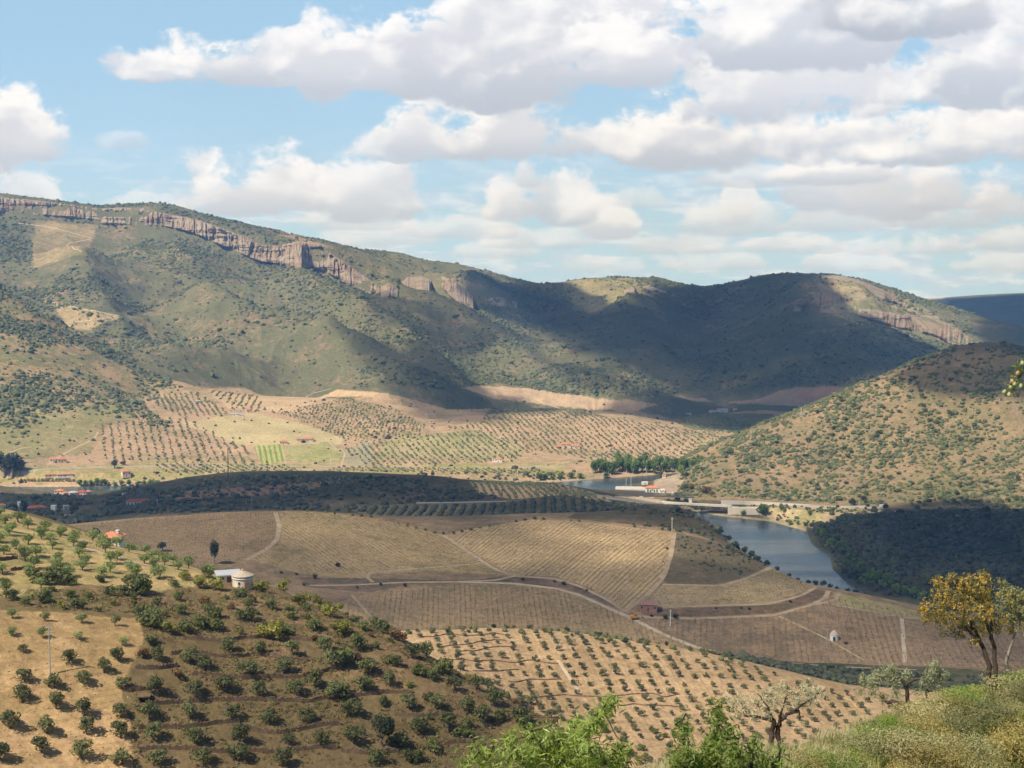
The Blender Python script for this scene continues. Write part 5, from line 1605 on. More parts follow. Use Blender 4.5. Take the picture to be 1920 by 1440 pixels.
# quay platform with railings
pq = hit(1195, 918, 1560, 1720)
qe = empty("quay", (pq[0], pq[1], 0), -math.atan2(pq[0], pq[1]))
MB().box(-26, 26, -6, 18, -3, pq[2] + 1.0).build("platform", M_CONC, qe)
rl = MB()
for i in range(27):
    rl.bar((-26 + 2 * i, -5.6, pq[2] + 1), (-26 + 2 * i, -5.6, pq[2] + 2.6), .12)
rl.bar((-26, -5.6, pq[2] + 2.6), (26, -5.6, pq[2] + 2.6), .1); rl.bar((-26, -5.6, pq[2] + 1.8), (26, -5.6, pq[2] + 1.8), .08)
rl.build("railing", M_POLEW, qe)
tag(qe, "pale concrete quay with a white railing beside the far water", "quay")


def tower_pole(u, vb, vt, r0, r1, mat, label, cat="pole", rad=.14, arm=True, name="utility_pole", group=None):
    p = hit(u, vb, r0, r1)
    r = math.hypot(p[0], p[1])
    h = (vb - vt) / FPX * r
    e = empty(name, tuple(p))
    MB().tube([(0, 0, -1), (0, 0, h)], [rad, rad * .7], 8).build("shaft", mat, e)
    if arm:
        MB().box(-.9, .9, -.07, .07, h - .5, h - .36).box(-.6, .6, -.07, .07, h - 1.3, h - 1.18).build("crossarm", mat, e)
        ins = MB()
        for x in (-.8, 0, .8): ins.tube([(x, 0, h - .36), (x, 0, h - .1)], [.07, .05], 6)
        ins.build("insulator", M_PANE, e)
    return tag(e, label, cat, group)


GP = "utility poles in the valley"
tower_pole(94, 1265, 1174, 240, 340, M_POLEG, "thin wooden pole standing in the tan field at the left", group=GP)
tower_pole(1257, 1174, 1142, 690, 860, M_POLEW, "pale concrete pole right of the unfinished brick shed", rad=.3, group=GP)
tower_pole(1200, 1168, 1146, 690, 860, M_POLEG, "faint grey pole right of the yellow digger", rad=.12, group=GP)
tower_pole(1551, 1212, 1178, 690, 860, M_POLEG, "grey pole left of the tiny white hut in the vineyards", rad=.22, group=GP)
tower_pole(1260, 996, 970, 900, 1040, M_POLEW, "pole on the vineyard hill's top right corner", rad=.2, group=GP)
tower_pole(1071, 1185, 1160, 590, 680, M_POLEG, "thin pole on the orchard hill's crest", rad=.12, group=GP)
tower_pole(1048, 1222, 1190, 500, 660, M_POLEG, "thin pole inside the orchard below the crest", rad=.1, group=GP)
tower_pole(295, 952, 936, 1300, 1620, M_POLEW, "thin white pole right of the long white house", rad=.25, group=GP)
tower_pole(462, 948, 934, 1300, 1560, M_POLEG, "left one of two faint poles in the shaded hollow", rad=.2, group=GP)
tower_pole(472, 948, 934, 1300, 1560, M_POLEG, "right one of two faint poles in the shaded hollow", rad=.2, group=GP)
tower_pole(428, 897, 840, 1380, 1700, M_POLED, "tall dark mast on the shaded ridge above the river", "mast", .5, False, "mast")
tower_pole(1174, 912, 897, 1560, 1760, M_POLEW, "thin white mast on the quay, left of two", "mast", .25, False, "mast")
tower_pole(1183, 912, 893, 1560, 1760, M_POLEW, "taller thin white mast on the quay, right of two", "mast", .25, False, "mast")
tower_pole(1502, 778, 764, 1600, 2000, M_POLEW, "pole on the tan hill's ridge, higher of two", rad=.3, group=GP)
tower_pole(1408, 822, 808, 1600, 2000, M_POLEW, "pole on the tan hill's ridge, lower of two", rad=.3, group=GP)
tower_pole(1296, 893, 880, 1600, 2000, M_POLEW, "pole low on the tan hill above the quay", rad=.25, group=GP)
tower_pole(620, 870, 856, 1800, 2100, M_POLEW, "white pole beside the pale lane on the far plain", rad=.3, group=GP)
tower_pole(970, 893, 880, 1760, 1950, M_POLEW, "white pole on the far bank left of the tall riverside trees", rad=.25, group=GP)
tower_pole(268, 783, 774, 1900, 2600, M_POLEG, "small pole at the corner of the far olive rows", rad=.3, group=GP)
# lattice pylon on the far plain
p = hit(800, 815, 1950, 2300); r = math.hypot(p[0], p[1]); h = 42 / FPX * r
pe = empty("pylon", tuple(p))
lg = MB(); br = MB()
for sx in (-1, 1):
    for sy in (-1, 1):
        lg.bar((2.6 * sx, 2.6 * sy, -1), (.35 * sx, .35 * sy, h), .2)
for k in range(9):
    z0, z1 = h * k / 9, h * (k + 1) / 9
    w0, w1 = 2.6 - 2.25 * k / 9, 2.6 - 2.25 * (k + 1) / 9
    for s in (-1, 1):
        br.bar((-w0, s * w0, z0), (w1, s * w1, z1), .1); br.bar((s * w0, w0, z0), (s * w1, -w1, z1), .1)
lg.build("leg", M_POLEG, pe); br.build("brace", M_POLEG, pe)
am = MB()
for z in (h * .78, h * .9): am.box(-4, 4, -.15, .15, z, z + .25)
am.build("crossarm", M_POLEG, pe)
tag(pe, "tall lattice pylon standing on the far orchard plain", "pylon")

# ------------------------------------------------------------------ round stone tower on the crest
p = hit(455, 1100, 340, 430); r = math.hypot(p[0], p[1]); R = 18.5 / FPX * r; hw = 26 / FPX * r
e = empty("round_tower", (p[0], p[1], p[2] - .3), -math.atan2(p[0], p[1]))


def ring(rad, z, n_=28): return [(rad * cos(2 * pi * i / n_), rad * sin(2 * pi * i / n_), z) for i in range(n_)]


def lathe(prof, n_=28):
    mb = MB(); vs, fs = [], []
    for rad, z in prof: vs += ring(rad, z, n_)
    for k in range(len(prof) - 1):
        fs += [(k * n_ + i, k * n_ + (i + 1) % n_, (k + 1) * n_ + (i + 1) % n_, (k + 1) * n_ + i) for i in range(n_)]
    fs.append(tuple((len(prof) - 1) * n_ + i for i in range(n_)))
    mb.add(vs, fs)
    return mb


M_TOWER = simple_mat("weathered_lime_wall", (.55, .47, .36), .95, .05, .4, .9)
M_THATCH = simple_mat("tan_roof", (.43, .35, .26), .95, .05, .2, 1.5)
lathe([(R * 1.02, -1.5), (R, hw * .3), (R * .99, hw * .72)]).build("wall", M_TOWER, e, smooth=False)
lathe([(R * .99, hw * .723), (R * 1.08, hw * .74), (R * 1.08, hw * .80), (R * .99, hw * .82)]).build("ledge", M_WHITE, e)
lathe([(R * .96, hw * .823), (R * .96, hw * .93)]).build("upper_wall", M_TOWER, e)
rf = lathe([(R * 1.12, hw * .90), (R * 1.12, hw * .94), (R * .75, hw * 1.07), (R * .35, hw * 1.2), (R * .12, hw * 1.27)]).build("roof", M_THATCH, e)
lathe([(R * .12, hw * 1.273), (R * .15, hw * 1.31), (R * .03, hw * 1.40)], 10).build("finial", M_THATCH, rf)
MB().box(R * .2, R * .62, -R * 1.0, -R * .8, -.2, hw * .5).build("door", M_DOOR, e)
MB().box(-R * .45, -R * .28, -R * 1.0, -R * .85, hw * .4, hw * .55).build("window", M_PANE, e)
tag(e, "round limewashed stone tower with a conical tan roof on the slope crest", "tower")

# white round hut in the lower vineyard
p = hit(1564, 1199, 690, 820); r = math.hypot(p[0], p[1]); R = 8 / FPX * r
e = empty("round_hut", (p[0], p[1], p[2] - .2), -math.atan2(p[0], p[1]))
lathe([(R, -1), (R, R * 1.35)], 20).build("wall", M_WHITE, e)
lathe([(R * 1.08, R * 1.3), (R * .6, R * 1.9), (R * .08, R * 2.3)], 20).build("roof", simple_mat("greyed_roof", (.5, .42, .36), .9, .1, .2), e)
MB().box(-R * .25, R * .25, -R * 1.04, -R * .8, 0, R * .95).build("door", M_PANE, e)
tag(e, "tiny white round hut with a conical roof in the lower vineyard", "hut")

# small dark stone shelter set in the terrace
p = hit(270, 1315, 240, 330)
e = empty("stone_shelter", tuple(p), -math.atan2(p[0], p[1]) - .1)
MB().box(-1.1, 1.1, .2, 1.6, -.5, 1.0).box(-1.1, -.8, -.6, .2, -.5, 1.0).box(.8, 1.1, -.6, .2, -.5, 1.0).build("wall", M_STONE, e)
MB().box(-1.25, 1.25, -.8, 1.7, 1.003, 1.2).build("roof", M_STONE, e)
tag(e, "small dark open stone shelter at the end of a terrace wall", "shelter")

# yellow digger by the vineyard lane
M_YEL = simple_mat("digger_paint", (.65, .30, .03), .5, .4, .1, 1)
p = hit(1190, 1161, 690, 860)
e = empty("digger", tuple(p), -math.atan2(p[0], p[1]) + .25)
for y in (-1.1, 1.1):
    tr_ = MB(); tr_.add([(-1.9, y - .3, .35), (-1.6, y - .3, 0), (1.6, y - .3, 0), (1.9, y - .3, .35), (1.6, y - .3, .8), (-1.6, y - .3, .8), (-1.9, y + .3, .35), (-1.6, y + .3, 0), (1.6, y + .3, 0), (1.9, y + .3, .35), (1.6, y + .3, .8), (-1.6, y + .3, .8)],
                         [(0, 1, 2, 3, 4, 5), (11, 10, 9, 8, 7, 6)] + [(i, (i + 1) % 6, (i + 1) % 6 + 6, i + 6) for i in range(6)])
    tr_.build("track", M_POLED, e)
MB().box(-2.2, .9, -1.2, 1.2, .9, 1.9).box(-2.4, -.9, -1.1, 1.1, 1.903, 2.3).build("body", M_YEL, e)
cab = MB().box(-.5, .8, -1.15, 0, 1.903, 3.0).build("cab", M_YEL, e)
MB().box(-.4, .83, -1.18, -.1, 2.25, 2.85).build("window", M_PANE, cab)
MB().tube([(.7, .4, 1.6), (2.3, .4, 3.6), (3.6, .4, 3.0)], [.3, .28, .22], 6).build("boom", M_YEL, e)
MB().tube([(3.6, .4, 3.0), (4.5, .4, 1.0)], [.22, .16], 6).build("stick", M_YEL, e)
MB().add([(4.2, -.1, .9), (4.8, -.1, 1.0), (4.9, -.1, .2), (4.2, -.1, .1), (4.2, .9, .9), (4.8, .9, 1.0), (4.9, .9, .2), (4.2, .9, .1)], [(0, 1, 2, 3), (7, 6, 5, 4), (0, 4, 5, 1), (1, 5, 6, 2), (2, 6, 7, 3), (3, 7, 4, 0)]).build("bucket", M_POLED, e)
tag(e, "yellow tracked digger with its boom raised by the vineyard lane", "digger")

# ------------------------------------------------------------------ bridges
# old railway bridge: dark lattice girders on stone piers
A = hit(1083, 921, 1500, 1720); th, s = ray(1083, 921); r = 1600.0
A = np.array([r * sin(float(th)), r * cos(float(th)), CZ + float(s) * r])
th, s = ray(1302, 931); r = 1575.0
B = np.array([r * sin(float(th)), r * cos(float(th)), CZ + float(s) * r])
Lb = np.linalg.norm((B - A)[:2]); ang = math.atan2(B[1] - A[1], B[0] - A[0]); zb = (A[2] + B[2]) / 2
e = empty("railway_bridge", (A[0], A[1], 0), ang)
gd = MB()
for y in (-2.2, 2.2):
    gd.box(0, Lb, y - .2, y + .2, zb - 2.0, zb - 1.6); gd.box(0, Lb, y - .2, y + .2, zb + 1.5, zb + 1.9)
    k = int(Lb / 3.4)
    for i in range(k):
        x0, x1 = Lb * i / k, Lb * (i + 1) / k
        gd.bar((x0, y, zb - 1.7), (x1, y, zb + 1.6), .14); gd.bar((x0, y, zb + 1.6), (x1, y, zb - 1.7), .14); gd.bar((x0, y, zb - 1.7), (x0, y, zb + 1.6), .16)
gd.build("girder", M_METAL, e)
MB().box(0, Lb, -1.9, 1.9, zb - 1.5, zb - 1.1).build("deck", M_METAL, e)
for f in (.325, .555, .97):
    x = Lb * f
    MB().box(x - 1.8, x + 1.8, -3, 3, -2, zb - 2.7).box(x - 2.2, x + 2.2, -3.3, 3.3, zb - 2.697, zb - 2.003).build("pier", M_CONC, e)
tag(e, "old railway bridge of dark lattice girders on pale stone piers", "bridge")
# road bridge: pale deck on a dark truss with a stone abutment
th, s = ray(1238, 945); r = 1543.0
A = np.array([r * sin(float(th)), r * cos(float(th)), CZ + float(s) * r])
th, s = ray(1368, 947); r = 1527.0
B = np.array([r * sin(float(th)), r * cos(float(th)), CZ + float(s) * r])
Lb = np.linalg.norm((B - A)[:2]); ang = math.atan2(B[1] - A[1], B[0] - A[0]); zb = (A[2] + B[2]) / 2
e = empty("road_bridge", (A[0], A[1], 0), ang)
MB().box(-6, Lb + 2, -4.2, 4.2, zb - .5, zb + .3).build("deck", M_CONC, e)
pr_ = MB()
for y in (-4.1, 4.0): pr_.box(-6, Lb + 2, y, y + .12, zb + .303, zb + 1.2)
pr_.build("parapet", M_CONC, e)
tb = MB()
for y in (-3.4, 3.4):
    tb.box(8, Lb - 1, y - .2, y + .2, zb - 5.0, zb - 4.6); tb.box(8, Lb - 1, y - .2, y + .2, zb - .95, zb - .503)
    k = 16
    for i in range(k):
        x0, x1 = 8 + (Lb - 9) * i / k, 8 + (Lb - 9) * (i + 1) / k
        tb.bar((x0, y, zb - 4.8), (x1, y, zb - .8), .22); tb.bar((x0, y, zb - .8), (x1, y, zb - 4.8), .22)
tb.build("truss", M_METAL, e)
ab = MB()
ab.box(Lb - 1, Lb + 10, -5, 5, -2, zb - .503)
prof = [(Lb + 10, -2), (Lb + 10, zb - 1.0), (Lb + 18, zb - .1), (Lb + 30, zb - .1), (Lb + 34, zb - 2.5), (Lb + 36, -2)]
ab.add([(x, -5.6, z) for x, z in prof] + [(x, 5.6, z) for x, z in prof], [tuple(range(5, -1, -1)), tuple(range(6, 12))] + [(i, (i + 1) % 6, (i + 1) % 6 + 6, i + 6) for i in range(6)])
ab.build("abutment", simple_mat("pale_stone", (.64, .56, .44), .9, .1, .12, .3), e)
tag(e, "road bridge with a pale deck on a dark truss and a stone abutment", "bridge")
# retaining wall along the road at the foot of the hill
V, F = [], []
us = np.arange(1352, 1532, 4)
for i, u in enumerate(us):
    vt = np.interp(u, [1352, 1420, 1532], [938, 940, 947]); hh = np.interp(u, [1352, 1450, 1532], [4.0, 3.4, 1.2])
    th, s = ray(u, vt); r = 1548.0 + (u - 1352) * .02
    x, y, z = r * sin(float(th)), r * cos(float(th)), CZ + float(s) * r
    for dr, zz in ((0, z - hh - 2.5), (0, z), (.7, z), (.7, z - hh - 2.5)):
        V.append((x * (1 + dr / r), y * (1 + dr / r), zz))
    if i: F += [((i - 1) * 4 + j, i * 4 + j, i * 4 + (j + 1) % 4, (i - 1) * 4 + (j + 1) % 4) for j in range(4)]
n_ = len(us) * 4
F += [(0, 1, 2, 3), (n_ - 1, n_ - 2, n_ - 3, n_ - 4)]
mb = MB(); mb.add(V, F)
tag(mb.build("retaining_wall", simple_mat("pale_wall", (.62, .56, .46), .9, .1, .1, .2)), "long pale retaining wall beside the road at the hill's foot", "wall")


def vehicle(u, v, r0, r1, ln, wd, ht, mat, label, cat, yaw=0, lift=0.0):
    p = hit(u, v, r0, r1)
    e = empty(cat.replace(' ', '_'), (p[0], p[1], p[2] + lift), -math.atan2(p[0], p[1]) + radians(yaw))
    l2, w2 = ln / 2, wd / 2
    prof = [(-l2, .35), (l2, .35), (l2, ht * .5), (l2 * .75, ht * .55), (l2 * .5, ht), (-l2, ht)]
    bd = MB(); bd.add([(x, -w2, z) for x, z in prof] + [(x, w2, z) for x, z in prof], [tuple(range(6)), tuple(range(11, 5, -1))] + [(i, i + 6, (i + 1) % 6 + 6, (i + 1) % 6) for i in range(6)])
    bd.build("body", mat, e)
    MB().box(-l2 * .1, l2 * .5, -w2 - .01, -w2 + .05, ht * .6, ht * .88).build("window", M_PANE, e)
    for x in (-l2 * .62, l2 * .62):
        for y in (-w2, w2):
            MB().tube([(x, y - .12, .35), (x, y + .12, .35)], [.35, .35], 12).build("wheel", M_POLED, e)
    tag(e, label, cat)


M_CAR = simple_mat("white_paint", (.78, .78, .77), .4, .5, .04)
M_CARB = simple_mat("blue_paint", (.10, .22, .42), .4, .5, .04)
vehicle(1264, 928, 1540, 1660, 5.5, 2.1, 2.6, M_CAR, "white van parked by the railway bridge near the station", "van")
vehicle(1408, 942, 1480, 1560, 4.4, 1.8, 1.5, M_CARB, "small blue car on the road by the pale retaining wall", "car", 0, .6)
vehicle(1655, 951, 1480, 1620, 6.5, 2.3, 2.8, M_CAR, "white lorry parked where the road meets the hill", "lorry", 20)
# ------------------------------------------------------------------ trees and shrubs of the near slope
ORD = ["first", "second", "third", "fourth", "fifth", "sixth", "seventh", "eighth", "ninth", "tenth", "eleventh", "twelfth", "thirteenth"]
TAKEN = []
M_UNDER = leaf_mat("undergrowth_leaves", (.10, .095, .03), (.20, .175, .06), bycol=0, trans=0)
ICO2J = [ico(2, .42, 50 + i) for i in range(7)]


def pos7(x, y, r0=235, r1=560): return hit(x / 3, 960 + y / 3, r0, r1)
def pos8(x, y, r0=235, r1=560): return hit(640 + x / 3, 1000 + y / 3, r0, r1)


TAN = [[(70, 598), (255, 612), (460, 625), (648, 640)], [(65, 695), (240, 705), (445, 720), (690, 750)], [(130, 790), (385, 850), (665, 840)], [(135, 955), (305, 985), (475, 970), (585, 905), (690, 1000)],
       [(125, 1070), (315, 1105), (470, 1145), (680, 1155)], [(60, 1215), (260, 1245), (490, 1250), (675, 1270)], [(5, 1400), (230, 1355), (460, 1395), (690, 1420)]]
for i, row in enumerate(TAN):
    for j, (x, y) in enumerate(row):
        p = pos7(x, y); TAKEN.append(p)
        s = (.72 if i < 2 else .92 + .035 * i) * (.6 if (x, y) == (130, 790) else 1)
        place("olive_tree", (OLIVES if i > 1 else OLIVES_P)[(i + j) % 5], p, s, "olive tree, %s from left in the %s row down of the tan field" % (ORD[j], ORD[i]), "olive tree", "olive trees of the bare tan field")
BRN = [[(1285, 785), (1465, 800), (1640, 805), (1830, 780)], [(890, 840), (1070, 850), (1150, 890), (1400, 925), (1600, 905), (1880, 880)], [(875, 1020), (1095, 1040), (1265, 1010), (1455, 1045), (1670, 1030), (1770, 990), (1880, 1050)],
       [(840, 1165), (1065, 1165), (1310, 1170), (1520, 1195), (1730, 1190)], [(865, 1285), (1105, 1305), (1350, 1300), (1620, 1310), (1810, 1320)], [(880, 1420), (1140, 1420), (1340, 1400), (1600, 1430)]]
for i, row in enumerate(BRN):
    for j, (x, y) in enumerate(row):
        p = pos7(x, y); TAKEN.append(p)
        place("olive_tree", OLIVES[(i * 2 + j) % 6], p, random.uniform(1.0, 1.35), "bushy olive tree, %s from left in the %s row down between terrace walls" % (ORD[j], ORD[i]), "olive tree", "bushy olive trees between the terrace walls")
BR8 = [(150, 790), (270, 860), (125, 890), (395, 700), (480, 700), (640, 890), (540, 990), (710, 1010), (380, 990), (860, 970), (1000, 970), (1180, 1040), (60, 1030), (440, 1130), (600, 1110), (790, 1070), (1020, 1080), (70, 1180), (830, 870), (760, 880)]
for k, (x, y) in enumerate(BR8):
    p = pos8(x, y); TAKEN.append(p)
    place("olive_tree", OLIVES[k % 6], p, random.uniform(1.1, 1.4), "dense dark olive tree low on the brown slope's right shoulder", "olive tree", "olive trees on the slope's right shoulder")
p = pos8(230, 1195); TAKEN.append(p)
place("holm_oak", (trunk_mesh("trunk", 1.6, .3, .1, 77, M_BARK, 5, 1.2), crown_mesh("crown", M_DARK, 1500, 14, 3.2, 3.4, 3.6, .24, 78)), p, 1.0, "largest dark bushy oak on the near slope, low in its right half", "oak", None)
SHR = [(340, 540, 'B', .75), (440, 545, 'S', 1.2), (610, 470, 'S', 1.1), (740, 400, 'S', 1.0), (790, 465, 'S', 1.8), (690, 470, 'S', 1.1), (570, 395, 'S', .9), (1040, 380, 'B', 1.0), (985, 420, 'S', .75), (1015, 495, 'S', .9), (1130, 430, 'B', 1.35), (1215, 440, 'B', 1.4),
       (1160, 370, 'S', 1.1), (1350, 475, 'S', 1.1), (1475, 450, 'B', 1.3), (1520, 550, 'S', 1.0), (1605, 445, 'B', 1.5), (1680, 525, 'B', 1.25), (1190, 595, 'S', 1.3), (1380, 605, 'S', 1.4), (1010, 575, 'S', .9), (1150, 520, 'R', 1.0), (845, 650, 'S', 1.9), (800, 590, 'S', 1.3),
       (940, 680, 'Y', 1.3), (1040, 680, 'S', 1.2), (1125, 650, 'S', 1.4), (1220, 660, 'S', 1.0), (1350, 690, 'B', .9), (1470, 700, 'B', 1.4), (1540, 710, 'B', 1.5), (1600, 690, 'S', 1.2), (1760, 660, 'S', 1.3), (1890, 690, 'B', 1.3), (1780, 505, 'B', 1.2), (1870, 590, 'B', 1.5),
       (855, 750, 'S', 1.1), (805, 810, 'R', 1.1), (1000, 930, 'R', 1.0), (50, 495, 'S', 1.1), (250, 510, 'S', 1.3), (150, 520, 'S', .8), (200, 400, 'S', 1.6), (300, 400, 'S', 1.8), (380, 410, 'S', 1.5), (1300, 545, 'R', .7), (1720, 470, 'B', 1.1), (1640, 600, 'S', .9)]
for k, (x, y, c, s) in enumerate(SHR):
    p = pos7(x, y); TAKEN.append(p)
    mdl, kn, lb, gp = {'S': (SHRUBS[k % 6], "shrub", "dark green shrub on the dry slope below the round stone tower", "dark shrubs on the dry slope"), 'B': (BROOMS[k % 4], "shrub", "yellow-green leafy bush near the crest around the round stone tower", "yellow-green bushes of the slope"),
                       'R': (RUSTS[k % 3], "shrub", "rusty brown bush on the dry brown slope", "rusty bushes of the slope"), 'Y': (BROOMS[k % 4], "shrub", "golden yellow bush by the upper right corner of the tan field", None)}[c]
    place(kn, mdl, p, s * 1.2, lb, "shrub", gp)
SH8 = [(30, 740, 'S', 1.7), (290, 735, 'S', 1.2), (380, 865, 'B', .7), (590, 800, 'S', 1.5), (440, 800, 'S', 1.2), (510, 820, 'S', 1.1), (680, 770, 'S', 1.2), (10, 920, 'S', 1.4), (300, 590, 'R', 1.4), (340, 610, 'R', 1.2), (20, 570, 'B', 1.4), (90, 650, 'S', 1.5), (200, 520, 'S', 1.3), (120, 545, 'S', 1.0),
       (240, 560, 'S', 1.2), (820, 850, 'S', 1.0), (930, 930, 'S', 1.2), (1060, 960, 'S', 1.3), (1120, 985, 'R', 1.1), (680, 1150, 'S', 1.1), (900, 1060, 'S', 1.1), (330, 1210, 'S', 1.3), (520, 1230, 'S', 1.2), (200, 1290, 'S', 1.1), (400, 1290, 'S', 1.3)]
for k, (x, y, c, s) in enumerate(SH8):
    p = pos8(x, y); TAKEN.append(p)
    mdl, lb, gp = {'S': (SHRUBS[k % 6], "dark green shrub on the slope falling to the orchard", "dark shrubs on the slope's right shoulder"), 'B': (BROOMS[k % 4], "yellow-green bush on the shoulder above the orchard", "yellow-green bushes of the shoulder"),
                   'R': (RUSTS[k % 3], "rusty bush on the shoulder above the orchard", "rusty bushes of the shoulder")}[c]
    place("shrub", mdl, p, s * 1.2, lb, "shrub", gp)


def scatter_free(k, u0, u1, r0, r1, polys, mind, limit, up=1.5):
    q = sprinkle(k, u0, u1, r0, r1)
    q, u, v = keep(q, polys, up)
    out = []
    for p in q:
        if len(out) >= limit: break
        if all((p[0] - t[0]) ** 2 + (p[1] - t[1]) ** 2 > mind * mind for t in TAKEN[-400:]) :
            out.append(p); TAKEN.append(p)
    return out


# upper grove of pale olives
for k, p in enumerate(scatter_free(2600, -40, 470, 320, 500, [[(-20, 962), (60, 985), (215, 1022), (300, 1052), (430, 1085), (400, 1100), (300, 1103), (150, 1092), (-20, 1125)]], 5.2, 125)):
    edge_ = project(*[np.array([c]) for c in p])[1][0] < np.interp(project(*[np.array([c]) for c in p])[0][0], [0, 430], [985, 1098])
    place("olive_tree", OLIVES_P[k % 5], p, random.uniform(.85, 1.3), "pale green olive tree along the skyline of the near slope" if edge_ else "pale green open-crowned olive tree in the upper left grove", "olive tree",
          "pale olive trees along the slope's skyline" if edge_ else "pale olive trees of the upper left grove")
# smaller bushes between them
for k, p in enumerate(scatter_free(4200, 60, 1080, 265, 420, [[(0, 1105), (300, 1105), (470, 1100), (640, 1150), (860, 1260), (1040, 1352), (1060, 1400), (700, 1330), (560, 1210), (420, 1180), (270, 1150), (0, 1140)]], 3.4, 70)):
    mdl = [SHRUBS[k % 6], BROOMS[k % 4], SHRUBS[(k + 3) % 6], RUSTS[k % 3], SHRUBS[(k + 1) % 6]][k % 5]
    place("shrub", mdl, p, random.uniform(.5, 1.0), ["low dark bush in the brown scrub of the near slope", "low yellowish bush in the brown scrub of the near slope", "low dark bush in the brown scrub of the near slope", "low rusty bush in the brown scrub of the near slope",
                                                     "low dark bush in the brown scrub of the near slope"][k % 5], "shrub", ["low dark bushes", "low yellowish bushes", "low dark bushes", "low rusty bushes", "low dark bushes"][k % 5])
# dry scrub and weeds between the bushes: uncountable
q = sprinkle(60000, -40, 1100, 245, 500)
q, u, v = keep(q, [[(265, 1150), (0, 1140), (0, 1105), (300, 1108), (470, 1100), (640, 1150), (860, 1260), (1040, 1352), (1100, 1440), (245, 1440), (235, 1300), (270, 1210)]], .6)
dn = fbm(q[:, 0] / 9, q[:, 1] / 9, 3, 55)
q = q[rng.random(len(q)) < np.clip((dn - .38) * 3.5, 0, 1)][:15000]
M_DRY = leaf_mat("dry_weeds", (.15, .10, .045), (.27, .19, .085), bycol=0, trans=0)
sz = rng.uniform(.10, .42, len(q))
leaf_mass("dry_scrub", q, sz * 1.3, 9, .12, M_DRY, "dry brown scrub and weeds between the terraces of the near slope", "scrub")
q = sprinkle(30000, -40, 560, 245, 500)
q, u, v = keep(q, [[(-20, 1148), (120, 1148), (262, 1162), (245, 1300), (250, 1445), (-20, 1445)], [(-20, 962), (215, 1022), (440, 1090), (300, 1108), (150, 1095), (-20, 1128)]], .4)
q = q[rng.random(len(q)) < .12]
sz = rng.uniform(.08, .26, len(q))
M_CLOD = leaf_mat("clods", (.42, .29, .15), (.55, .40, .22), bycol=0, trans=0)
mass("clods", q, sz, sz * .7, M_CLOD, ICO1, "stones and clods strewn over the tan field", "stones", lift=.2)

# a rough undergrowth of small green shrubs: uncountable
q = sprinkle(40000, -40, 1100, 245, 500)
q, u, v = keep(q, [[(265, 1150), (0, 1140), (0, 1108), (300, 1110), (470, 1103), (640, 1152), (860, 1262), (1040, 1354), (1100, 1440), (245, 1440), (235, 1300), (270, 1210)]], .6)
dn = fbm(q[:, 0] / 14, q[:, 1] / 14, 3, 155)
q = q[rng.random(len(q)) < np.clip((dn - .44) * 2.2, 0, .5)][:2600]
sz = rng.lognormal(0, .4, len(q)) * .42
leaf_mass("undergrowth", q, sz * 1.25, 26, .13, M_UNDER, "small green and olive shrubs filling in between the terraces", "scrub")

# ------------------------------------------------------------------ orchard hill
OR = [(768, 1186), (900, 1179), (1000, 1182), (1100, 1190), (1200, 1204), (1300, 1222), (1400, 1250), (1500, 1278), (1600, 1306), (1700, 1330), (1760, 1352), (1700, 1385), (1500, 1400), (1300, 1395), (1150, 1390), (1040, 1350), (960, 1318), (860, 1255)]
q = grid_rows(OR, 478, 640, (963, 1192), (984, 1240), 6.5, 7.6, .12)
q = q[rng.random(len(q)) < .93]
u, v = project(q[:, 0], q[:, 1], q[:, 2])
od = np.argsort(np.hypot(q[:, 0], q[:, 1]))
n_ind = min(len(q), 285)
for k in od[:n_ind]:
    p = q[k]
    lft = u[k] < 960
    lab = ("small olive tree on the terraced left part of the orchard hill" if lft else ("small round olive tree in the orchard hill's rows, left of the pale track" if u[k] < 1075 else
           ("small round olive tree in the orchard rows between the pale track and the right slope" if u[k] < 1400 else "small round olive tree at the orchard hill's far right end")))
    gp = "orchard trees on the terraced left part" if lft else ("orchard trees left of the pale track" if u[k] < 1075 else ("orchard trees right of the pale track" if u[k] < 1400 else "orchard trees at the right end"))
    place("orchard_tree", YOUNGS[k % 5], p, random.uniform(.7, 1.15), lab, "orchard tree", gp)
rest = q[od[n_ind:]]
if len(rest):
    sz = rng.uniform(1.0, 1.5, len(rest))
    mass("orchard_trees", rest, sz, sz * .95, M_OLIVE, ICO2, "farther olive trees in rows up to the orchard hill's crest", "orchard", lift=.6)
print("orchard", len(q))
# bushes along the orchard crest and the near edge of the hollow
for k, p in enumerate(scatter_free(900, 760, 1500, 595, 650, [[(760, 1172), (1000, 1172), (1200, 1194), (1420, 1245), (1420, 1262), (1200, 1212), (1000, 1190), (760, 1192)]], 6.5, 60, 3)):
    place("shrub", (SHRUBS + BROOMS + DARKS[:2])[k % 12], p, random.uniform(.6, 1.2), "green bush along the orchard hill's crest line", "shrub", "bushes along the orchard crest")
for k, p in enumerate(scatter_free(900, 980, 1700, 440, 520, [[(1000, 1350), (1150, 1350), (1300, 1392), (1500, 1400), (1650, 1410), (1640, 1440), (1100, 1440), (1040, 1400)]], 5, 36, 3)):
    place("shrub", (SHRUBS + BROOMS[:2])[k % 8], p, random.uniform(.9, 1.7), "green bush in the fold below the orchard rows", "shrub", "bushes in the fold below the orchard")

# ------------------------------------------------------------------ single trees over the vineyards and valley
def single(u, v, r0, r1, wpx, model, label, kind="tree", cat="tree", group=None, base=1.7, sz=None):
    p = hit(u, v, r0, r1)
    s = wpx / FPX * math.hypot(p[0], p[1]) / 2 / base
    return place(kind, model, p, s, label, cat, group, sz=sz)


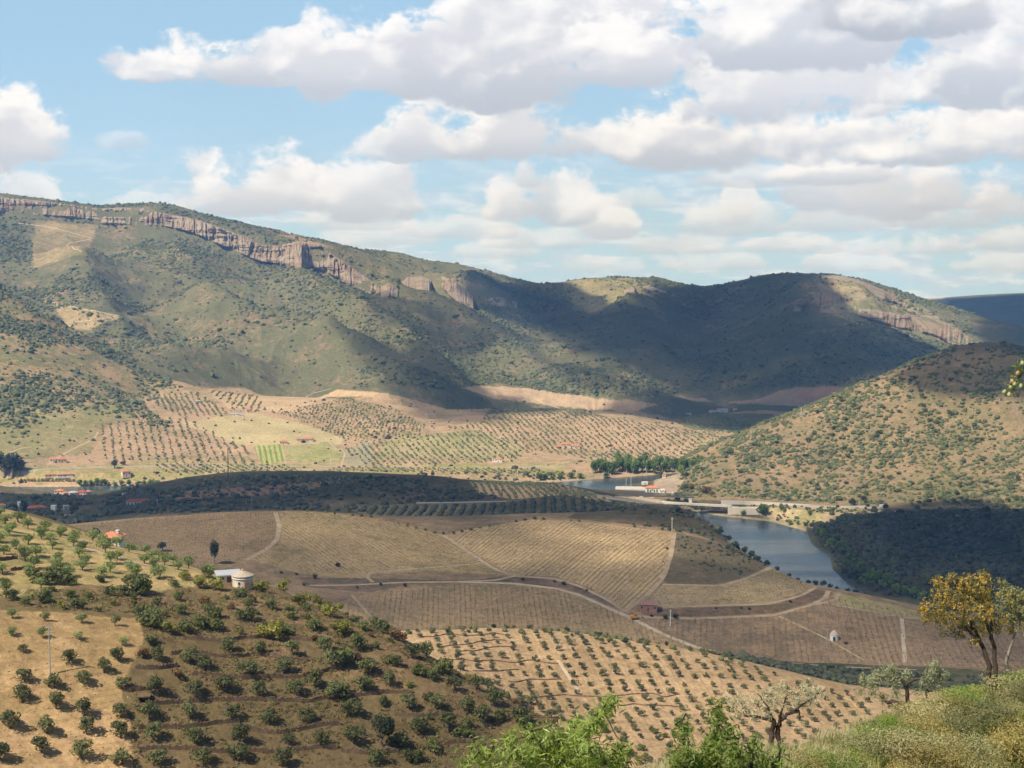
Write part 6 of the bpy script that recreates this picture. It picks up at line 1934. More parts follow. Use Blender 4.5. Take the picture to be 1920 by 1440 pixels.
EUC = [(trunk_mesh("trunk", 3.0, .22, .15, 500 + i, M_BARKG, 5, 1.2), crown_mesh("crown", M_DARK, 700, 12, 1.8, 3.1, 4.0, .26, 510 + i)) for i in range(3)]
single(402, 1058, 800, 930, 24, EUC[0], "tall dark eucalyptus standing alone at the vineyard's lower left edge", "eucalyptus", sz=1.0)
single(305, 1034, 820, 960, 18, EUC[1], "dark bushy tree left of the lone tall eucalyptus", "eucalyptus", sz=.62)
single(180, 1006, 760, 1000, 24, DARKS[0], "dark evergreen clump behind the small white house on the slope", "shrub", "shrub")
for k, (u, v, w) in enumerate([(632, 1062, 14), (590, 1085, 13), (556, 1078, 7), (570, 1098, 8), (528, 1075, 7)]):
    single(u, v, 720, 960, w, DARKS[k % 4], ["round dark bush standing alone inside the vineyard", "round dark bush beside the vineyard's lower track", "tiny dark bush on the bank below the left vineyard, middle one", "small dark bush just below the vineyard's lower track", "tiny dark bush on the bank below the left vineyard, leftmost"][k], "shrub", "shrub")
for k, (u, v, w) in enumerate([(713, 1098, 9), (760, 1100, 12), (670, 1103, 8), (980, 1088, 8), (1056, 1096, 11), (1040, 1092, 7), (1100, 1108, 6), (1232, 1130, 6), (1222, 1157, 8), (1247, 1160, 12), (1266, 1160, 16), (1343, 1142, 7), (1390, 1142, 7), (1405, 1144, 8), (1482, 1130, 9), (1586, 1208, 9), (1251, 1030, 7), (1243, 1054, 4)]):
    lb = {9: "left one of three dark bushes right of the pale pole and brick shed", 10: None}.get(k)
    single(u, v, 690, 1000, w, DARKS[k % 4], {8: "small dark bush right of the yellow digger", 9: "middle dark bush just left of the pale pole", 10: "largest dark bush just right of the pale pole", 15: "dark bush right of the tiny white round hut", 16: "dark bush on the right edge of the striped vineyard", 7: "tiny dark bush behind the brick shed"}.get(k, "small dark bush on the brown banks between the vineyards"),
           "bush", "bush", None if k in (7, 8, 9, 10, 15, 16) else "small dark bushes on the banks")
# a fringe of bushes where the vineyards drop to the river
for k, (u, v, w) in enumerate([(1382, 1012, 20), (1396, 1022, 20), (1408, 1034, 22), (1420, 1042, 18), (1440, 1058, 16), (1458, 1066, 13), (1480, 1074, 11), (1496, 1080, 10), (1516, 1090, 13), (1530, 1096, 15), (1543, 1102, 18), (1556, 1106, 15), (1568, 1110, 12), (1590, 1114, 14), (1604, 1118, 14), (1628, 1124, 10), (1650, 1130, 12), (1366, 1000, 16), (1352, 992, 14)]):
    single(u, v + 3, 860, 1060, w, DARKS[k % 4], "dark bush on the vineyard rim where it drops to the river", "bush", "bush", "dark bushes along the vineyard rim")
# bushes along the crest line behind the vineyards
for k, u in enumerate(np.arange(560, 1130, 17)):
    v = np.interp(u, [520, 600, 700, 760, 825, 850, 920, 1000, 1060, 1150], [957, 960, 970, 985, 1001, 1000, 986, 973, 975, 985])
    if 780 < u < 900 or rng.random() < .6:
        single(u, v + .8, 880, 1000, random.uniform(6, 11), (BROOMS + SHRUBS)[k % 10], "low green bush on the crest behind the vineyards", "bush", "bush", "bushes on the vineyard crest")
# left end: dark eucalyptus clump, cypress, riverside hedge and willows
for k, (u, v, w, h_) in enumerate([(8, 893, 30, 1.0), (22, 896, 34, 1.05), (36, 892, 24, .9)]):
    single(u, v, 1700, 1900, w, EUC[k], "dark reddish eucalyptus in the clump at the far left bank", "eucalyptus", "tree", "eucalyptus clump on the far left bank", sz=h_ * .75)
single(215, 878, 1800, 2000, 16, EUC[0], "dark bushy tree standing before the far left olive rows", sz=.62)
single(231, 872, 1800, 2000, 18, RUSTS[0], "reddish brown tree beside a dark one before the far olive rows", cat="tree")
single(45, 974, 1250, 1420, 14, crown_mesh("cypress", M_DARK, 420, 9, .8, 3.0, 2.9, .26, 611), "narrow dark cypress at the left edge of the hamlet", "cypress", base=.85, sz=1.0)
for k, (u, v, w) in enumerate([(20, 958, 22), (70, 940, 16), (138, 962, 22), (30, 962, 14), (72, 978, 30), (95, 985, 22), (60, 985, 18), (110, 940, 14), (190, 950, 12), (215, 950, 16), (225, 944, 14)]):
    single(u, v, 1150, 1640, w, DARKS[k % 4], "dark rounded tree among the shaded hamlet's houses", "tree", "tree", "dark trees of the hamlet")
for k, u in enumerate(np.arange(40, 140, 6.5)):
    single(u, 903, 1740, 1880, 9, BROOMS[k % 4], "clipped yellow-green tree in the riverside hedge row", "tree", "tree", "riverside hedge row on the left", sz=1.1)
WILL = [crown_mesh("willow", M_POPLAR, 260, 7, 1.7, 1.7, 1.3, .33, 620 + i) for i in range(4)]
for k, (u, w) in enumerate([(150, 16), (160, 14), (170, 15), (182, 17), (194, 18), (203, 10), (215, 12), (228, 13), (242, 14), (258, 12), (270, 14), (283, 18), (296, 14)]):
    single(u, 911, 1730, 1850, w, WILL[k % 4], "light green willow on the far bank of the left reach", "willow", "tree", "willows along the left reach")
# tall poplars behind the right reach
POP = [(trunk_mesh("trunk", 2.2, .22, .1, 640 + i, M_BARKG, 4, 1.0), crown_mesh("crown", M_POPLAR, 420, 12, 1.9, 3.3, 3.2, .36, 650 + i)) for i in range(4)]
for k, u in enumerate(np.arange(1112, 1332, 4.2)):
    v = np.interp(u, [1110, 1150, 1200, 1260, 1330], [893, 896, 889, 878, 862]) + random.uniform(-1.5, 1)
    th, s = ray(u, v); r = np.interp(u, [1110, 1200, 1330], [1800, 1830, 1870]) + random.uniform(-8, 20)
    x, y = r * sin(float(th)), r * cos(float(th)); z = float(zat(x, y))
    hgt = np.interp(u, [1114, 1150, 1215, 1300], [27, 30, 28, 22]) / FPX * r
    place("poplar", POP[k % 4], (x, y, z), hgt / 6.6, "tall green poplar in the dense row behind the right reach", "tree", "poplars behind the right reach", sz=random.uniform(.85, 1.1))
for k, (u, v, w) in enumerate([(1012, 901, 18), (1022, 898, 14), (1136, 897, 16), (1050, 897, 16), (1070, 897, 18), (1088, 897, 16), (1035, 899, 12), (1240, 892, 10), (1232, 894, 8)]):
    single(u, v, 1740, 1870, w, WILL[k % 4], "bright low willow on the bank left of the tall poplars" if u < 1110 else ("pale willow at the foot of the leftmost poplars" if u == 1136 else "bright bush at the water's edge below the rocky nose"), "willow", "tree", "low willows by the right reach" if u < 1110 else ("bright bushes below the rocky nose" if u > 1200 else None))
for k, (u, v, w) in enumerate([(1270, 942, 18), (1255, 944, 14), (1286, 942, 14), (1150, 934, 8), (1302, 956, 14), (1316, 957, 16), (1336, 957, 12), (1345, 956, 10)]):
    single(u, v, 1480, 1700, w, WILL[k % 4], "bright green bush between the two bridges" if v < 950 else "green bush under the road bridge", "bush", "bush", "bushes between the bridges" if v < 950 else "bushes under the road bridge")
for k, (u, v, w) in enumerate([(1296, 918, 22), (1322, 926, 30), (1335, 930, 22), (1280, 918, 14)]):
    single(u, v, 1560, 1720, w, RUSTS[k % 3], "brownish bare bushy tree at the hill's foot behind the railway bridge", "tree", "tree", "brownish trees behind the railway bridge")
for k, (u, v, w) in enumerate([(1430, 966, 30), (1393, 966, 12), (1482, 984, 14), (1496, 984, 12), (1512, 985, 16), (1465, 955, 12), (1472, 960, 12), (1520, 965, 14), (1540, 962, 14), (1560, 960, 16), (1578, 980, 16)]):
    single(u, v, 1380, 1620, w, (WILL + SHRUBS)[k % 8], "green bush on the tan bank below the road", "bush", "bush", "bushes on the tan bank below the road")
# rounded trees along the right bank in shade
for k, (u, v, w) in enumerate([(1530, 1012, 30), (1524, 1002, 24), (1546, 1026, 24), (1560, 1034, 26), (1572, 1044, 26), (1580, 1058, 30), (1592, 1064, 26), (1574, 1068, 22), (1590, 1082, 30), (1606, 1082, 30), (1612, 1096, 28), (1628, 1096, 34), (1640, 1106, 30), (1655, 1104, 28), (1668, 1116, 28), (1684, 1116, 24), (1700, 1120, 26), (1716, 1124, 24), (1735, 1128, 26), (1552, 1018, 20), (1600, 1070, 22), (1650, 1092, 24), (1622, 1084, 22)]):
    single(u + 13, v - 2, 1060, 1420, w * .95, [M for M in WILL][k % 4], "rounded green tree on the shaded right bank of the river", "tree", "tree", "rounded trees along the right bank", sz=.95)
for k, (u, v, w) in enumerate([(1600, 948, 20), (1627, 950, 10), (1660, 955, 14), (1720, 958, 18), (1760, 960, 16), (1810, 962, 16), (1850, 962, 18), (1880, 960, 14), (1905, 964, 16), (1690, 968, 20), (1670, 966, 16), (1780, 968, 22), (1850, 976, 20)]):
    single(u, v, 1330, 1600, w, DARKS[k % 4], "dark tree along the top edge of the shaded oak wood", "tree", "tree", "trees along the oak wood's top edge")
# trees on the skyline
for k, u in enumerate([255, 262, 268, 282, 300, 310, 1140, 1146, 1152, 1157, 1163, 1170, 1177, 1221, 1223]):
    v = np.interp(u, [250, 330, 1120, 1165, 1235], [384, 390, 525, 522, 521])
    th, s = ray(u, v); r = 4380 if u < 700 else 4320
    x, y = r * sin(float(th)), r * cos(float(th))
    place("tree", DARKS[k % 4], (x, y, float(zat(x, y))), 2.6, "tiny dark tree on the mountain skyline at the left" if u < 700 else "tiny dark tree on the skyline of the middle summit", "tree", "skyline trees at the left" if u < 700 else "skyline trees of the middle summit")
# ------------------------------------------------------------------ plants right in front of the viewer
M_GOLD = leaf_mat("golden_blossom", (.44, .27, .035), (.60, .42, .10), trans=.3)
M_GREYG = leaf_mat("grey_green_leaves", (.16, .17, .075), (.27, .26, .12), trans=.25)
M_SILVER = leaf_mat("silver_leaves", (.46, .42, .27), (.70, .64, .44), trans=.3, rough=.5)
M_SILVER2 = leaf_mat("silver_green_leaves", (.24, .26, .14), (.45, .44, .28), trans=.3, rough=.5)
M_ALM = leaf_mat("fresh_almond_leaves", (.15, .225, .045), (.32, .385, .095), trans=.4, rough=.4)
M_STRAW = leaf_mat("straw", (.38, .33, .16), (.55, .48, .27), trans=.3, bycol=0)
M_HERB = leaf_mat("green_herbs", (.18, .20, .045), (.33, .32, .09), trans=.3, bycol=0)
M_BRUSH = leaf_mat("brush_leaves", (.23, .185, .055), (.38, .31, .11), trans=.25)
M_BRUSHG = leaf_mat("brush_green_leaves", (.12, .20, .03), (.24, .32, .06), trans=.3)
M_PALEB = leaf_mat("pale_brush", (.30, .275, .12), (.48, .43, .22), trans=.3)
M_BRDARK = simple_mat("dark_bark", (.07, .05, .04), .95, .1, .4, 14)
M_ALMFRUIT = simple_mat("green_almonds", (.34, .36, .16), .8, .2, .2, 30)
M_ALMFRUIT2 = simple_mat("rosy_almonds", (.42, .24, .13), .8, .2, .2, 30)


def at(u, v, r):
    th, s = ray(u, v)
    return np.array([r * sin(float(th)), r * cos(float(th)), CZ + float(s) * r])


def tree_front(name, label, cat, base, r, stems, blobs, bark, leafsets, seed, group=None, twigs=True):
    """stems: polylines of (u, v, offset m, radius m); blobs: (u, v, radius px, share)
    leafsets: (mesh name, material, number, size, aspect, weight by blob index)"""
    rg = np.random.default_rng(seed)
    o3 = at(*base, r)
    e = empty(name, tuple(o3))
    mb = MB()
    ends = []
    for st in stems:
        if st[0][1] > base[1] - 20 and name != 'almond_tree': st = [(st[0][0], st[0][1] + 45, st[0][2], st[0][3] * 1.15)] + st
        pts = [at(u, v, r + o) - o3 for u, v, o, _ in st]
        # finer and slightly crooked
        P3, R3 = [], []
        for i in range(len(pts) - 1):
            for k in range(4):
                f = k / 4
                P3.append(pts[i] * (1 - f) + pts[i + 1] * f + (rg.normal(0, st[i][3] * .35, 3) if k else 0)); R3.append(st[i][3] * (1 - f) + st[i + 1][3] * f)
        P3.append(pts[-1]); R3.append(st[-1][3])
        mb.tube(P3, R3, 8)
        ends += [P3[len(P3) // 2], P3[-1], P3[-3]]
    cs = [(at(u, v, r + rg.normal(0, .35)) - o3, q / FPX * r, w) for u, v, q, w in blobs]
    if twigs:
        for c, q, w in cs:
            k0 = min(ends, key=lambda p: np.linalg.norm(p - c))
            mid = (k0 + c) / 2 + rg.normal(0, .04, 3)
            mb.tube([k0, mid, c], [.012, .009, .005], 5)
            for _ in range(5):
                d = rg.normal(0, 1, 3); d /= np.linalg.norm(d)
                mb.tube([c, c + d * q * .5 + (0, 0, q * .1), c + d * q * .95], [.009, .006, .003], 4)
    tr_ = mb.build("trunk", bark, e, smooth=True)
    for nm, mat, k, size, asp in leafsets:
        w = np.array([c[2] * c[1] ** 1.35 for c in cs]); w = w / w.sum()
        idx = rg.choice(len(cs), k, p=w)
        # leaves sit on sprigs: small tight groups
        ns = max(1, k // 9)
        sid = rg.integers(0, ns, k)
        sblob = rg.choice(len(cs), ns, p=w)
        d = rg.normal(0, 1, (ns, 3)); d /= np.linalg.norm(d, axis=1, keepdims=True)
        cen = np.array([cs[i][0] for i in sblob]) + d * (np.array([cs[i][1] for i in sblob]) * rg.uniform(.3, 1.05, ns) ** .7)[:, None]
        P3 = cen[sid] + rg.normal(0, size * 1.1, (k, 3))
        V, F = leaf_quads(P3, d[sid], size, asp, seed + 1)
        obj(nm, mesh_np(nm, V, F, mat), e)
    tag(e, label, cat, group)
    return e


GX = 41.5
tree_front("flowering_tree", "golden yellow flowering tree leaning left on the right foreground slope", "tree", (1858, 1285), GX,
           [[(1858, 1292, 0, .085), (1856, 1250, 0, .075), (1844, 1215, 0, .06), (1832, 1190, .1, .05), (1815, 1160, .1, .03)], [(1866, 1292, 0, .08), (1866, 1245, 0, .07), (1862, 1205, 0, .055), (1850, 1170, 0, .045), (1838, 1130, -.1, .02)],
            [(1844, 1215, 0, .05), (1830, 1195, -.2, .035), (1800, 1165, -.3, .025), (1770, 1140, -.3, .015)], [(1862, 1205, 0, .045), (1858, 1160, .2, .03), (1848, 1100, .3, .012)]],
           [(1745, 1142, 22, 1), (1768, 1120, 24, 1), (1790, 1145, 30, 1), (1765, 1158, 24, 1), (1790, 1100, 24, 1), (1760, 1092, 15, 1), (1812, 1120, 28, 1), (1815, 1092, 18, 1), (1838, 1096, 24, 1), (1830, 1125, 26, 1), (1850, 1115, 18, .8), (1842, 1150, 24, .8), (1818, 1165, 24, .9), (1800, 1180, 20, .9), (1840, 1180, 16, .5), (1858, 1150, 16, .6), (1870, 1165, 16, .5), (1772, 1190, 9, .6), (1826, 1205, 10, .6), (1735, 1160, 9, .8), (1845, 1078, 9, .8), (1865, 1182, 12, .4), (1783, 1082, 8, 1), (1729, 1143, 8, 1)],
           M_BRDARK, [("blossom", M_GOLD, 8500, .023, .7), ("leaves", M_GREYG, 4200, .036, .5)], 31)
tree_front("grey_green_tree", "smaller grey-green tree at the right edge behind the yellow one", "tree", (1888, 1262), 44,
           [[(1886, 1270, 0, .06), (1887, 1238, 0, .05), (1898, 1205, 0, .04), (1900, 1180, 0, .03), (1898, 1150, 0, .02)], [(1898, 1200, 0, .03), (1912, 1170, 0, .02), (1918, 1140, 0, .01)], [(1870, 1272, 0, .03), (1868, 1235, 0, .02), (1866, 1215, 0, .01)]],
           [(1885, 1110, 16, 1), (1880, 1095, 10, 1), (1905, 1125, 20, 1), (1885, 1135, 20, 1), (1910, 1150, 22, 1), (1890, 1160, 18, 1), (1900, 1110, 14, 1), (1920, 1120, 16, 1), (1925, 1160, 18, 1), (1895, 1178, 12, .7), (1915, 1180, 12, .6)],
           M_BARKG, [("leaves", M_GREYG, 3800, .036, .5), ("blossom", M_GOLD, 500, .03, .75)], 32)
tree_front("silver_olive", "silvery olive with a twisted twin trunk and flat crown in the foreground", "olive tree", (1455, 1425), 45,
           [[(1442, 1440, 0, .11), (1443, 1400, 0, .10), (1446, 1372, 0, .09), (1452, 1352, 0, .07), (1425, 1345, 0, .045), (1395, 1342, 0, .03)], [(1473, 1436, .1, .10), (1466, 1405, .1, .09), (1458, 1378, .1, .085), (1462, 1352, .1, .07), (1480, 1338, .2, .05), (1498, 1332, .2, .035), (1500, 1348, .2, .02)],
            [(1452, 1352, 0, .05), (1440, 1325, -.2, .03), (1420, 1300, -.2, .015)], [(1462, 1352, .1, .05), (1470, 1320, .2, .03), (1478, 1298, .2, .012)], [(1480, 1338, .2, .04), (1515, 1315, .1, .025), (1535, 1300, .1, .01)]],
           [(1375, 1322, 14, 1), (1390, 1310, 14, 1), (1400, 1332, 18, 1), (1420, 1318, 20, 1), (1440, 1330, 18, 1), (1445, 1300, 18, 1), (1465, 1288, 16, 1), (1475, 1310, 20, 1), (1495, 1300, 18, 1), (1515, 1290, 18, 1), (1530, 1300, 16, 1), (1520, 1318, 16, .8), (1500, 1322, 16, .9), (1365, 1312, 9, .8), (1455, 1318, 16, .9), (1545, 1296, 8, .7), (1380, 1340, 10, .8), (1415, 1340, 12, .8)],
           M_BRDARK, [("leaves", M_SILVER, 2900, .052, .22)], 33)
tree_front("silver_olive", "sparse gnarled olive with grey leaves left of the yellow tree", "olive tree", (1700, 1350), 55,
           [[(1700, 1362, 0, .11), (1702, 1330, 0, .09), (1701, 1306, 0, .08), (1698, 1285, 0, .07), (1712, 1275, 0, .055), (1730, 1272, 0, .04)], [(1698, 1287, 0, .06), (1684, 1270, 0, .045), (1660, 1268, .2, .03), (1630, 1285, .2, .012)], [(1738, 1345, .3, .05), (1738, 1312, .3, .045), (1736, 1298, .3, .04), (1750, 1280, .3, .03), (1755, 1262, .3, .015)], [(1736, 1298, .3, .035), (1765, 1295, .3, .02), (1775, 1280, .3, .01)], [(1690, 1275, 0, .03), (1668, 1255, 0, .012)]],
           [(1635, 1290, 14, 1), (1620, 1275, 12, .8), (1650, 1265, 16, 1), (1670, 1255, 14, 1), (1675, 1275, 14, .8), (1640, 1275, 14, 1), (1700, 1268, 10, .6), (1735, 1280, 14, .7), (1748, 1262, 16, 1), (1765, 1265, 14, 1), (1752, 1246, 9, .9), (1765, 1285, 12, .7), (1612, 1298, 9, .8), (1680, 1300, 12, .4), (1655, 1310, 12, .4), (1720, 1295, 12, .4)],
           M_BRDARK, [("leaves", M_SILVER2, 4200, .06, .26)], 34)
tree_front("dead_stump", "dark gnarled dead stump at the foot of the sparse olive", "stump", (1680, 1345), 50,
           [[(1690, 1352, 0, .13), (1688, 1328, 0, .11), (1676, 1318, 0, .10), (1664, 1318, 0, .06), (1658, 1314, 0, .03)], [(1684, 1322, 0, .08), (1692, 1316, 0, .05), (1700, 1318, 0, .025)]], [(1664, 1318, 2, 1)], M_BRDARK, [], 35, twigs=False)


def almond(label, base, r, stems, blobs, k, seed, size=.052):
    return tree_front("almond_tree", label, "almond tree", base, r, stems, blobs, M_BRDARK, [("leaves", M_ALM, k, size, .2)], seed)


almond("bright green almond tree top rising from the bottom edge, larger of two", (1020, 1560), 20,
       [[(1020, 1600, 0, .05), (1020, 1480, 0, .035), (1050, 1430, 0, .02), (1090, 1390, .1, .012), (1125, 1350, .1, .008), (1138, 1315, .1, .004)], [(1020, 1480, 0, .04), (975, 1420, 0, .02), (960, 1395, 0, .008)], [(1020, 1500, 0, .04), (930, 1440, 0, .02), (898, 1410, 0, .008)], [(1050, 1430, 0, .03), (1010, 1395, -.1, .015), (998, 1370, -.1, .006)], [(1050, 1450, 0, .03), (1140, 1430, .2, .02), (1165, 1405, .2, .006)]],
       [(905, 1420, 22, 1), (895, 1400, 14, .9), (870, 1432, 18, 1), (935, 1435, 26, 1), (925, 1400, 12, .8), (960, 1415, 28, 1), (955, 1388, 14, .9), (990, 1420, 32, 1), (1000, 1385, 22, 1), (985, 1365, 9, .8), (1025, 1410, 30, 1), (1020, 1372, 10, .8), (1050, 1395, 30, 1), (1060, 1425, 34, 1), (1085, 1380, 28, 1), (1080, 1360, 18, 1), (1105, 1405, 34, 1), (1110, 1365, 22, 1), (1122, 1348, 15, 1), (1132, 1330, 12, 1), (1138, 1314, 10, 1), (1148, 1322, 9, .9), (1130, 1425, 28, 1), (1155, 1410, 22, 1), (1165, 1432, 22, .9), (1172, 1400, 8, .7), (1010, 1445, 40, .8), (1100, 1445, 40, .8), (1045, 1352, 7, .7)], 4600, 41, .058)
almond("bright green almond shoots at the bottom edge right of the larger almond", (1330, 1560), 17,
       [[(1330, 1600, 0, .05), (1340, 1470, 0, .03), (1345, 1400, 0, .015), (1347, 1325, 0, .004)], [(1330, 1500, 0, .03), (1290, 1440, 0, .016), (1280, 1350, 0, .004)], [(1335, 1500, 0, .03), (1375, 1440, 0, .014), (1385, 1385, 0, .004)], [(1340, 1500, 0, .03), (1410, 1450, .1, .014), (1412, 1390, .1, .004)], [(1345, 1510, 0, .025), (1440, 1450, .1, .012), (1465, 1405, .1, .004)]],
       [(1347, 1325, 7, 1), (1346, 1342, 9, 1), (1345, 1360, 11, 1), (1344, 1380, 13, 1), (1340, 1400, 17, 1), (1330, 1420, 22, 1), (1350, 1430, 22, 1), (1362, 1375, 8, .8), (1372, 1370, 8, .8), (1380, 1395, 10, .8), (1376, 1420, 14, 1), (1278, 1350, 6, .9), (1280, 1368, 8, 1), (1282, 1390, 10, 1), (1288, 1412, 14, 1), (1300, 1430, 18, 1), (1270, 1430, 14, 1), (1412, 1395, 7, .9), (1412, 1412, 9, 1), (1408, 1432, 12, 1), (1440, 1425, 10, .9), (1462, 1408, 7, .9), (1450, 1440, 12, .9), (1318, 1440, 20, 1), (1385, 1440, 16, .9)], 3800, 42, .05)
# almond twig hanging in at the right edge
r = 7.5
o3 = at(1925, 690, r)
e = empty("almond_branch", tuple(o3))
mb = MB()
tw = [[(1990, 640, 0, .008), (1925, 690, 0, .006), (1905, 712, 0, .004), (1885, 738, 0, .002)], [(1925, 690, 0, .004), (1910, 690, 0, .003), (1906, 700, 0, .002)]]
for st in tw: mb.tube([at(u, v, r + o) - o3 for u, v, o, _ in st], [q[3] for q in st], 6)
mb.build("twig", M_BARK, e)
rg = np.random.default_rng(8)
Pp = np.array([at(u + rg.normal(0, 5), v + rg.normal(0, 4), r + rg.normal(0, .012)) - o3 for u, v in [(1917, 682), (1905, 695), (1900, 702), (1910, 700), (1915, 706), (1898, 716), (1906, 716), (1890, 732), (1896, 736), (1902, 726), (1912, 715), (1893, 722), (1918, 694)] for _ in range(7)])
V, F = leaf_quads(Pp, rg.normal(0, 1, Pp.shape), .017, .3, 9)
obj("leaves", mesh_np("leaves", V, F, M_ALM), e)
V, F = ICO2[0]
for k, (u, v) in enumerate([(1917, 681), (1883, 735), (1898, 715), (1902, 720), (1892, 740), (1908, 700), (1914, 724), (1895, 727)]):
    fr = obj("almond", mesh_np("almond", (V * .4 + V / np.linalg.norm(V, axis=1, keepdims=True) * .6) * np.array([.010, .010, .0145]), F, M_ALMFRUIT if k % 3 != 2 else M_ALMFRUIT2, True), e, tuple(at(u, v, r - .02) - o3))
    fr.rotation_euler = (rg.uniform(-.6, .6), rg.uniform(-.6, .6), 0)
tag(e, "almond twig with green fruit hanging in at the right edge", "branch")

# ------------------------------------------------------------------ brush on the viewer's slope
BR_POLY = [(1130, 1500), (1200, 1440), (1330, 1425), (1480, 1408), (1560, 1392), (1640, 1350), (1720, 1305), (1800, 1285), (1960, 1245), (1960, 1640), (1130, 1640)]


SIL_U = [1130, 1200, 1330, 1480, 1560, 1640, 1720, 1790, 1860, 1925, 2000]
SIL_V = [1450, 1436, 1424, 1406, 1390, 1346, 1302, 1282, 1272, 1244, 1220]


def room(p):
    """how high a plant at p may grow before it would stand above the photographed outline"""
    r_ = np.hypot(p[..., 0], p[..., 1]); uq, vq = project(p[..., 0], p[..., 1], p[..., 2])
    return (vq - np.interp(uq, SIL_U, SIL_V)) / FPX * r_


def near_pts(k, r0=8, r1=46, u0=1130, u1=1990):
    t0, t1 = float(ray(u0, HZ)[0]), float(ray(u1, HZ)[0])
    th = rng.uniform(t0, t1, k); r = np.exp(rng.uniform(math.log(r0), math.log(r1), k))
    x, y = r * np.sin(th), r * np.cos(th)
    p = np.stack([x, y, zat(x, y)], -1)
    ok = visible(x, y, 1.0)
    return p[ok]


def blades(p, per, h, w, lean, seed, curl=.5):
    """grass tufts: thin bent blades, two faces each"""
    rg_ = np.random.default_rng(seed)
    n_ = len(p) * per
    b = np.repeat(p, per, 0) + np.concatenate([rg_.normal(0, .09, (n_, 2)), np.full((n_, 1), -.03)], 1)
    a = rg_.uniform(0, 6.28, n_); L_ = h * rg_.uniform(.5, 1.3, n_)
    d = np.stack([np.cos(a), np.sin(a), np.zeros(n_)], -1)
    sd_ = np.stack([-np.sin(a), np.cos(a), np.zeros(n_)], -1) * (w * rg_.uniform(.6, 1.3, n_))[:, None]
    ln = lean * rg_.uniform(.2, 1.2, n_)
    m_ = b + d * (L_ * ln * .35)[:, None] + np.array([0, 0, 1]) * (L_ * .6)[:, None]
    t = b + d * (L_ * ln)[:, None] + np.array([0, 0, 1]) * (L_ * (1 - curl * ln * .5))[:, None]
    V = np.stack([b - sd_ * .7, b + sd_ * .7, m_ + sd_, m_ - sd_, t], 1).reshape(-1, 3)
    k = np.arange(n_) * 5
    Q = np.concatenate([np.stack([k, k + 1, k + 2, k + 3], -1), np.stack([k + 3, k + 2, k + 4, k + 4], -1)])
    return V, Q


def tris(V, Q):
    T = np.concatenate([Q[:, :3], Q[:, [0, 2, 3]]])
    return V, T[(T[:, 0] != T[:, 1]) & (T[:, 1] != T[:, 2]) & (T[:, 0] != T[:, 2])]


p = near_pts(9000)
dn = fbm(p[:, 0] / 3.2, p[:, 1] / 3.2, 3, 101)
ps = p[dn > .50]; pg = p[dn < .47]
def thin(q):
    r_ = np.hypot(q[:, 0], q[:, 1]); uq, vq = project(q[:, 0], q[:, 1], q[:, 2])
    q, r_, uq = [a_[room(q) > .12] for a_ in (q, r_, uq)]
    return q[(rng.random(len(q)) < np.clip((r_ - 9) / 14, .12, 1)) & ((uq > 1480) | (r_ > 15))]


ps, pg = thin(ps), thin(pg)
V, F = tris(*blades(ps, 22, .46, .006, .6, 1))
tag(obj("dry_grass", mesh_np("dry_grass", V, F, M_STRAW)), "pale straw-coloured dry grass tufts on the right foreground slope", "grass", kind='stuff')
V, F = tris(*blades(pg, 14, .28, .007, .6, 2))
tag(obj("green_grass", mesh_np("green_grass", V, F, M_HERB)), "yellow-green herbs and grass on the right foreground slope", "grass", kind='stuff')


def bush_mesh(name, mat, k, size, seed, asp=.4):
    pt, d = crown_points(k, 16, 1.0, .72, .55, seed)
    rg_ = np.random.default_rng(seed)
    V, F = leaf_quads(pt, d, size, asp, seed)
    return mesh_np(name, V, F, mat)


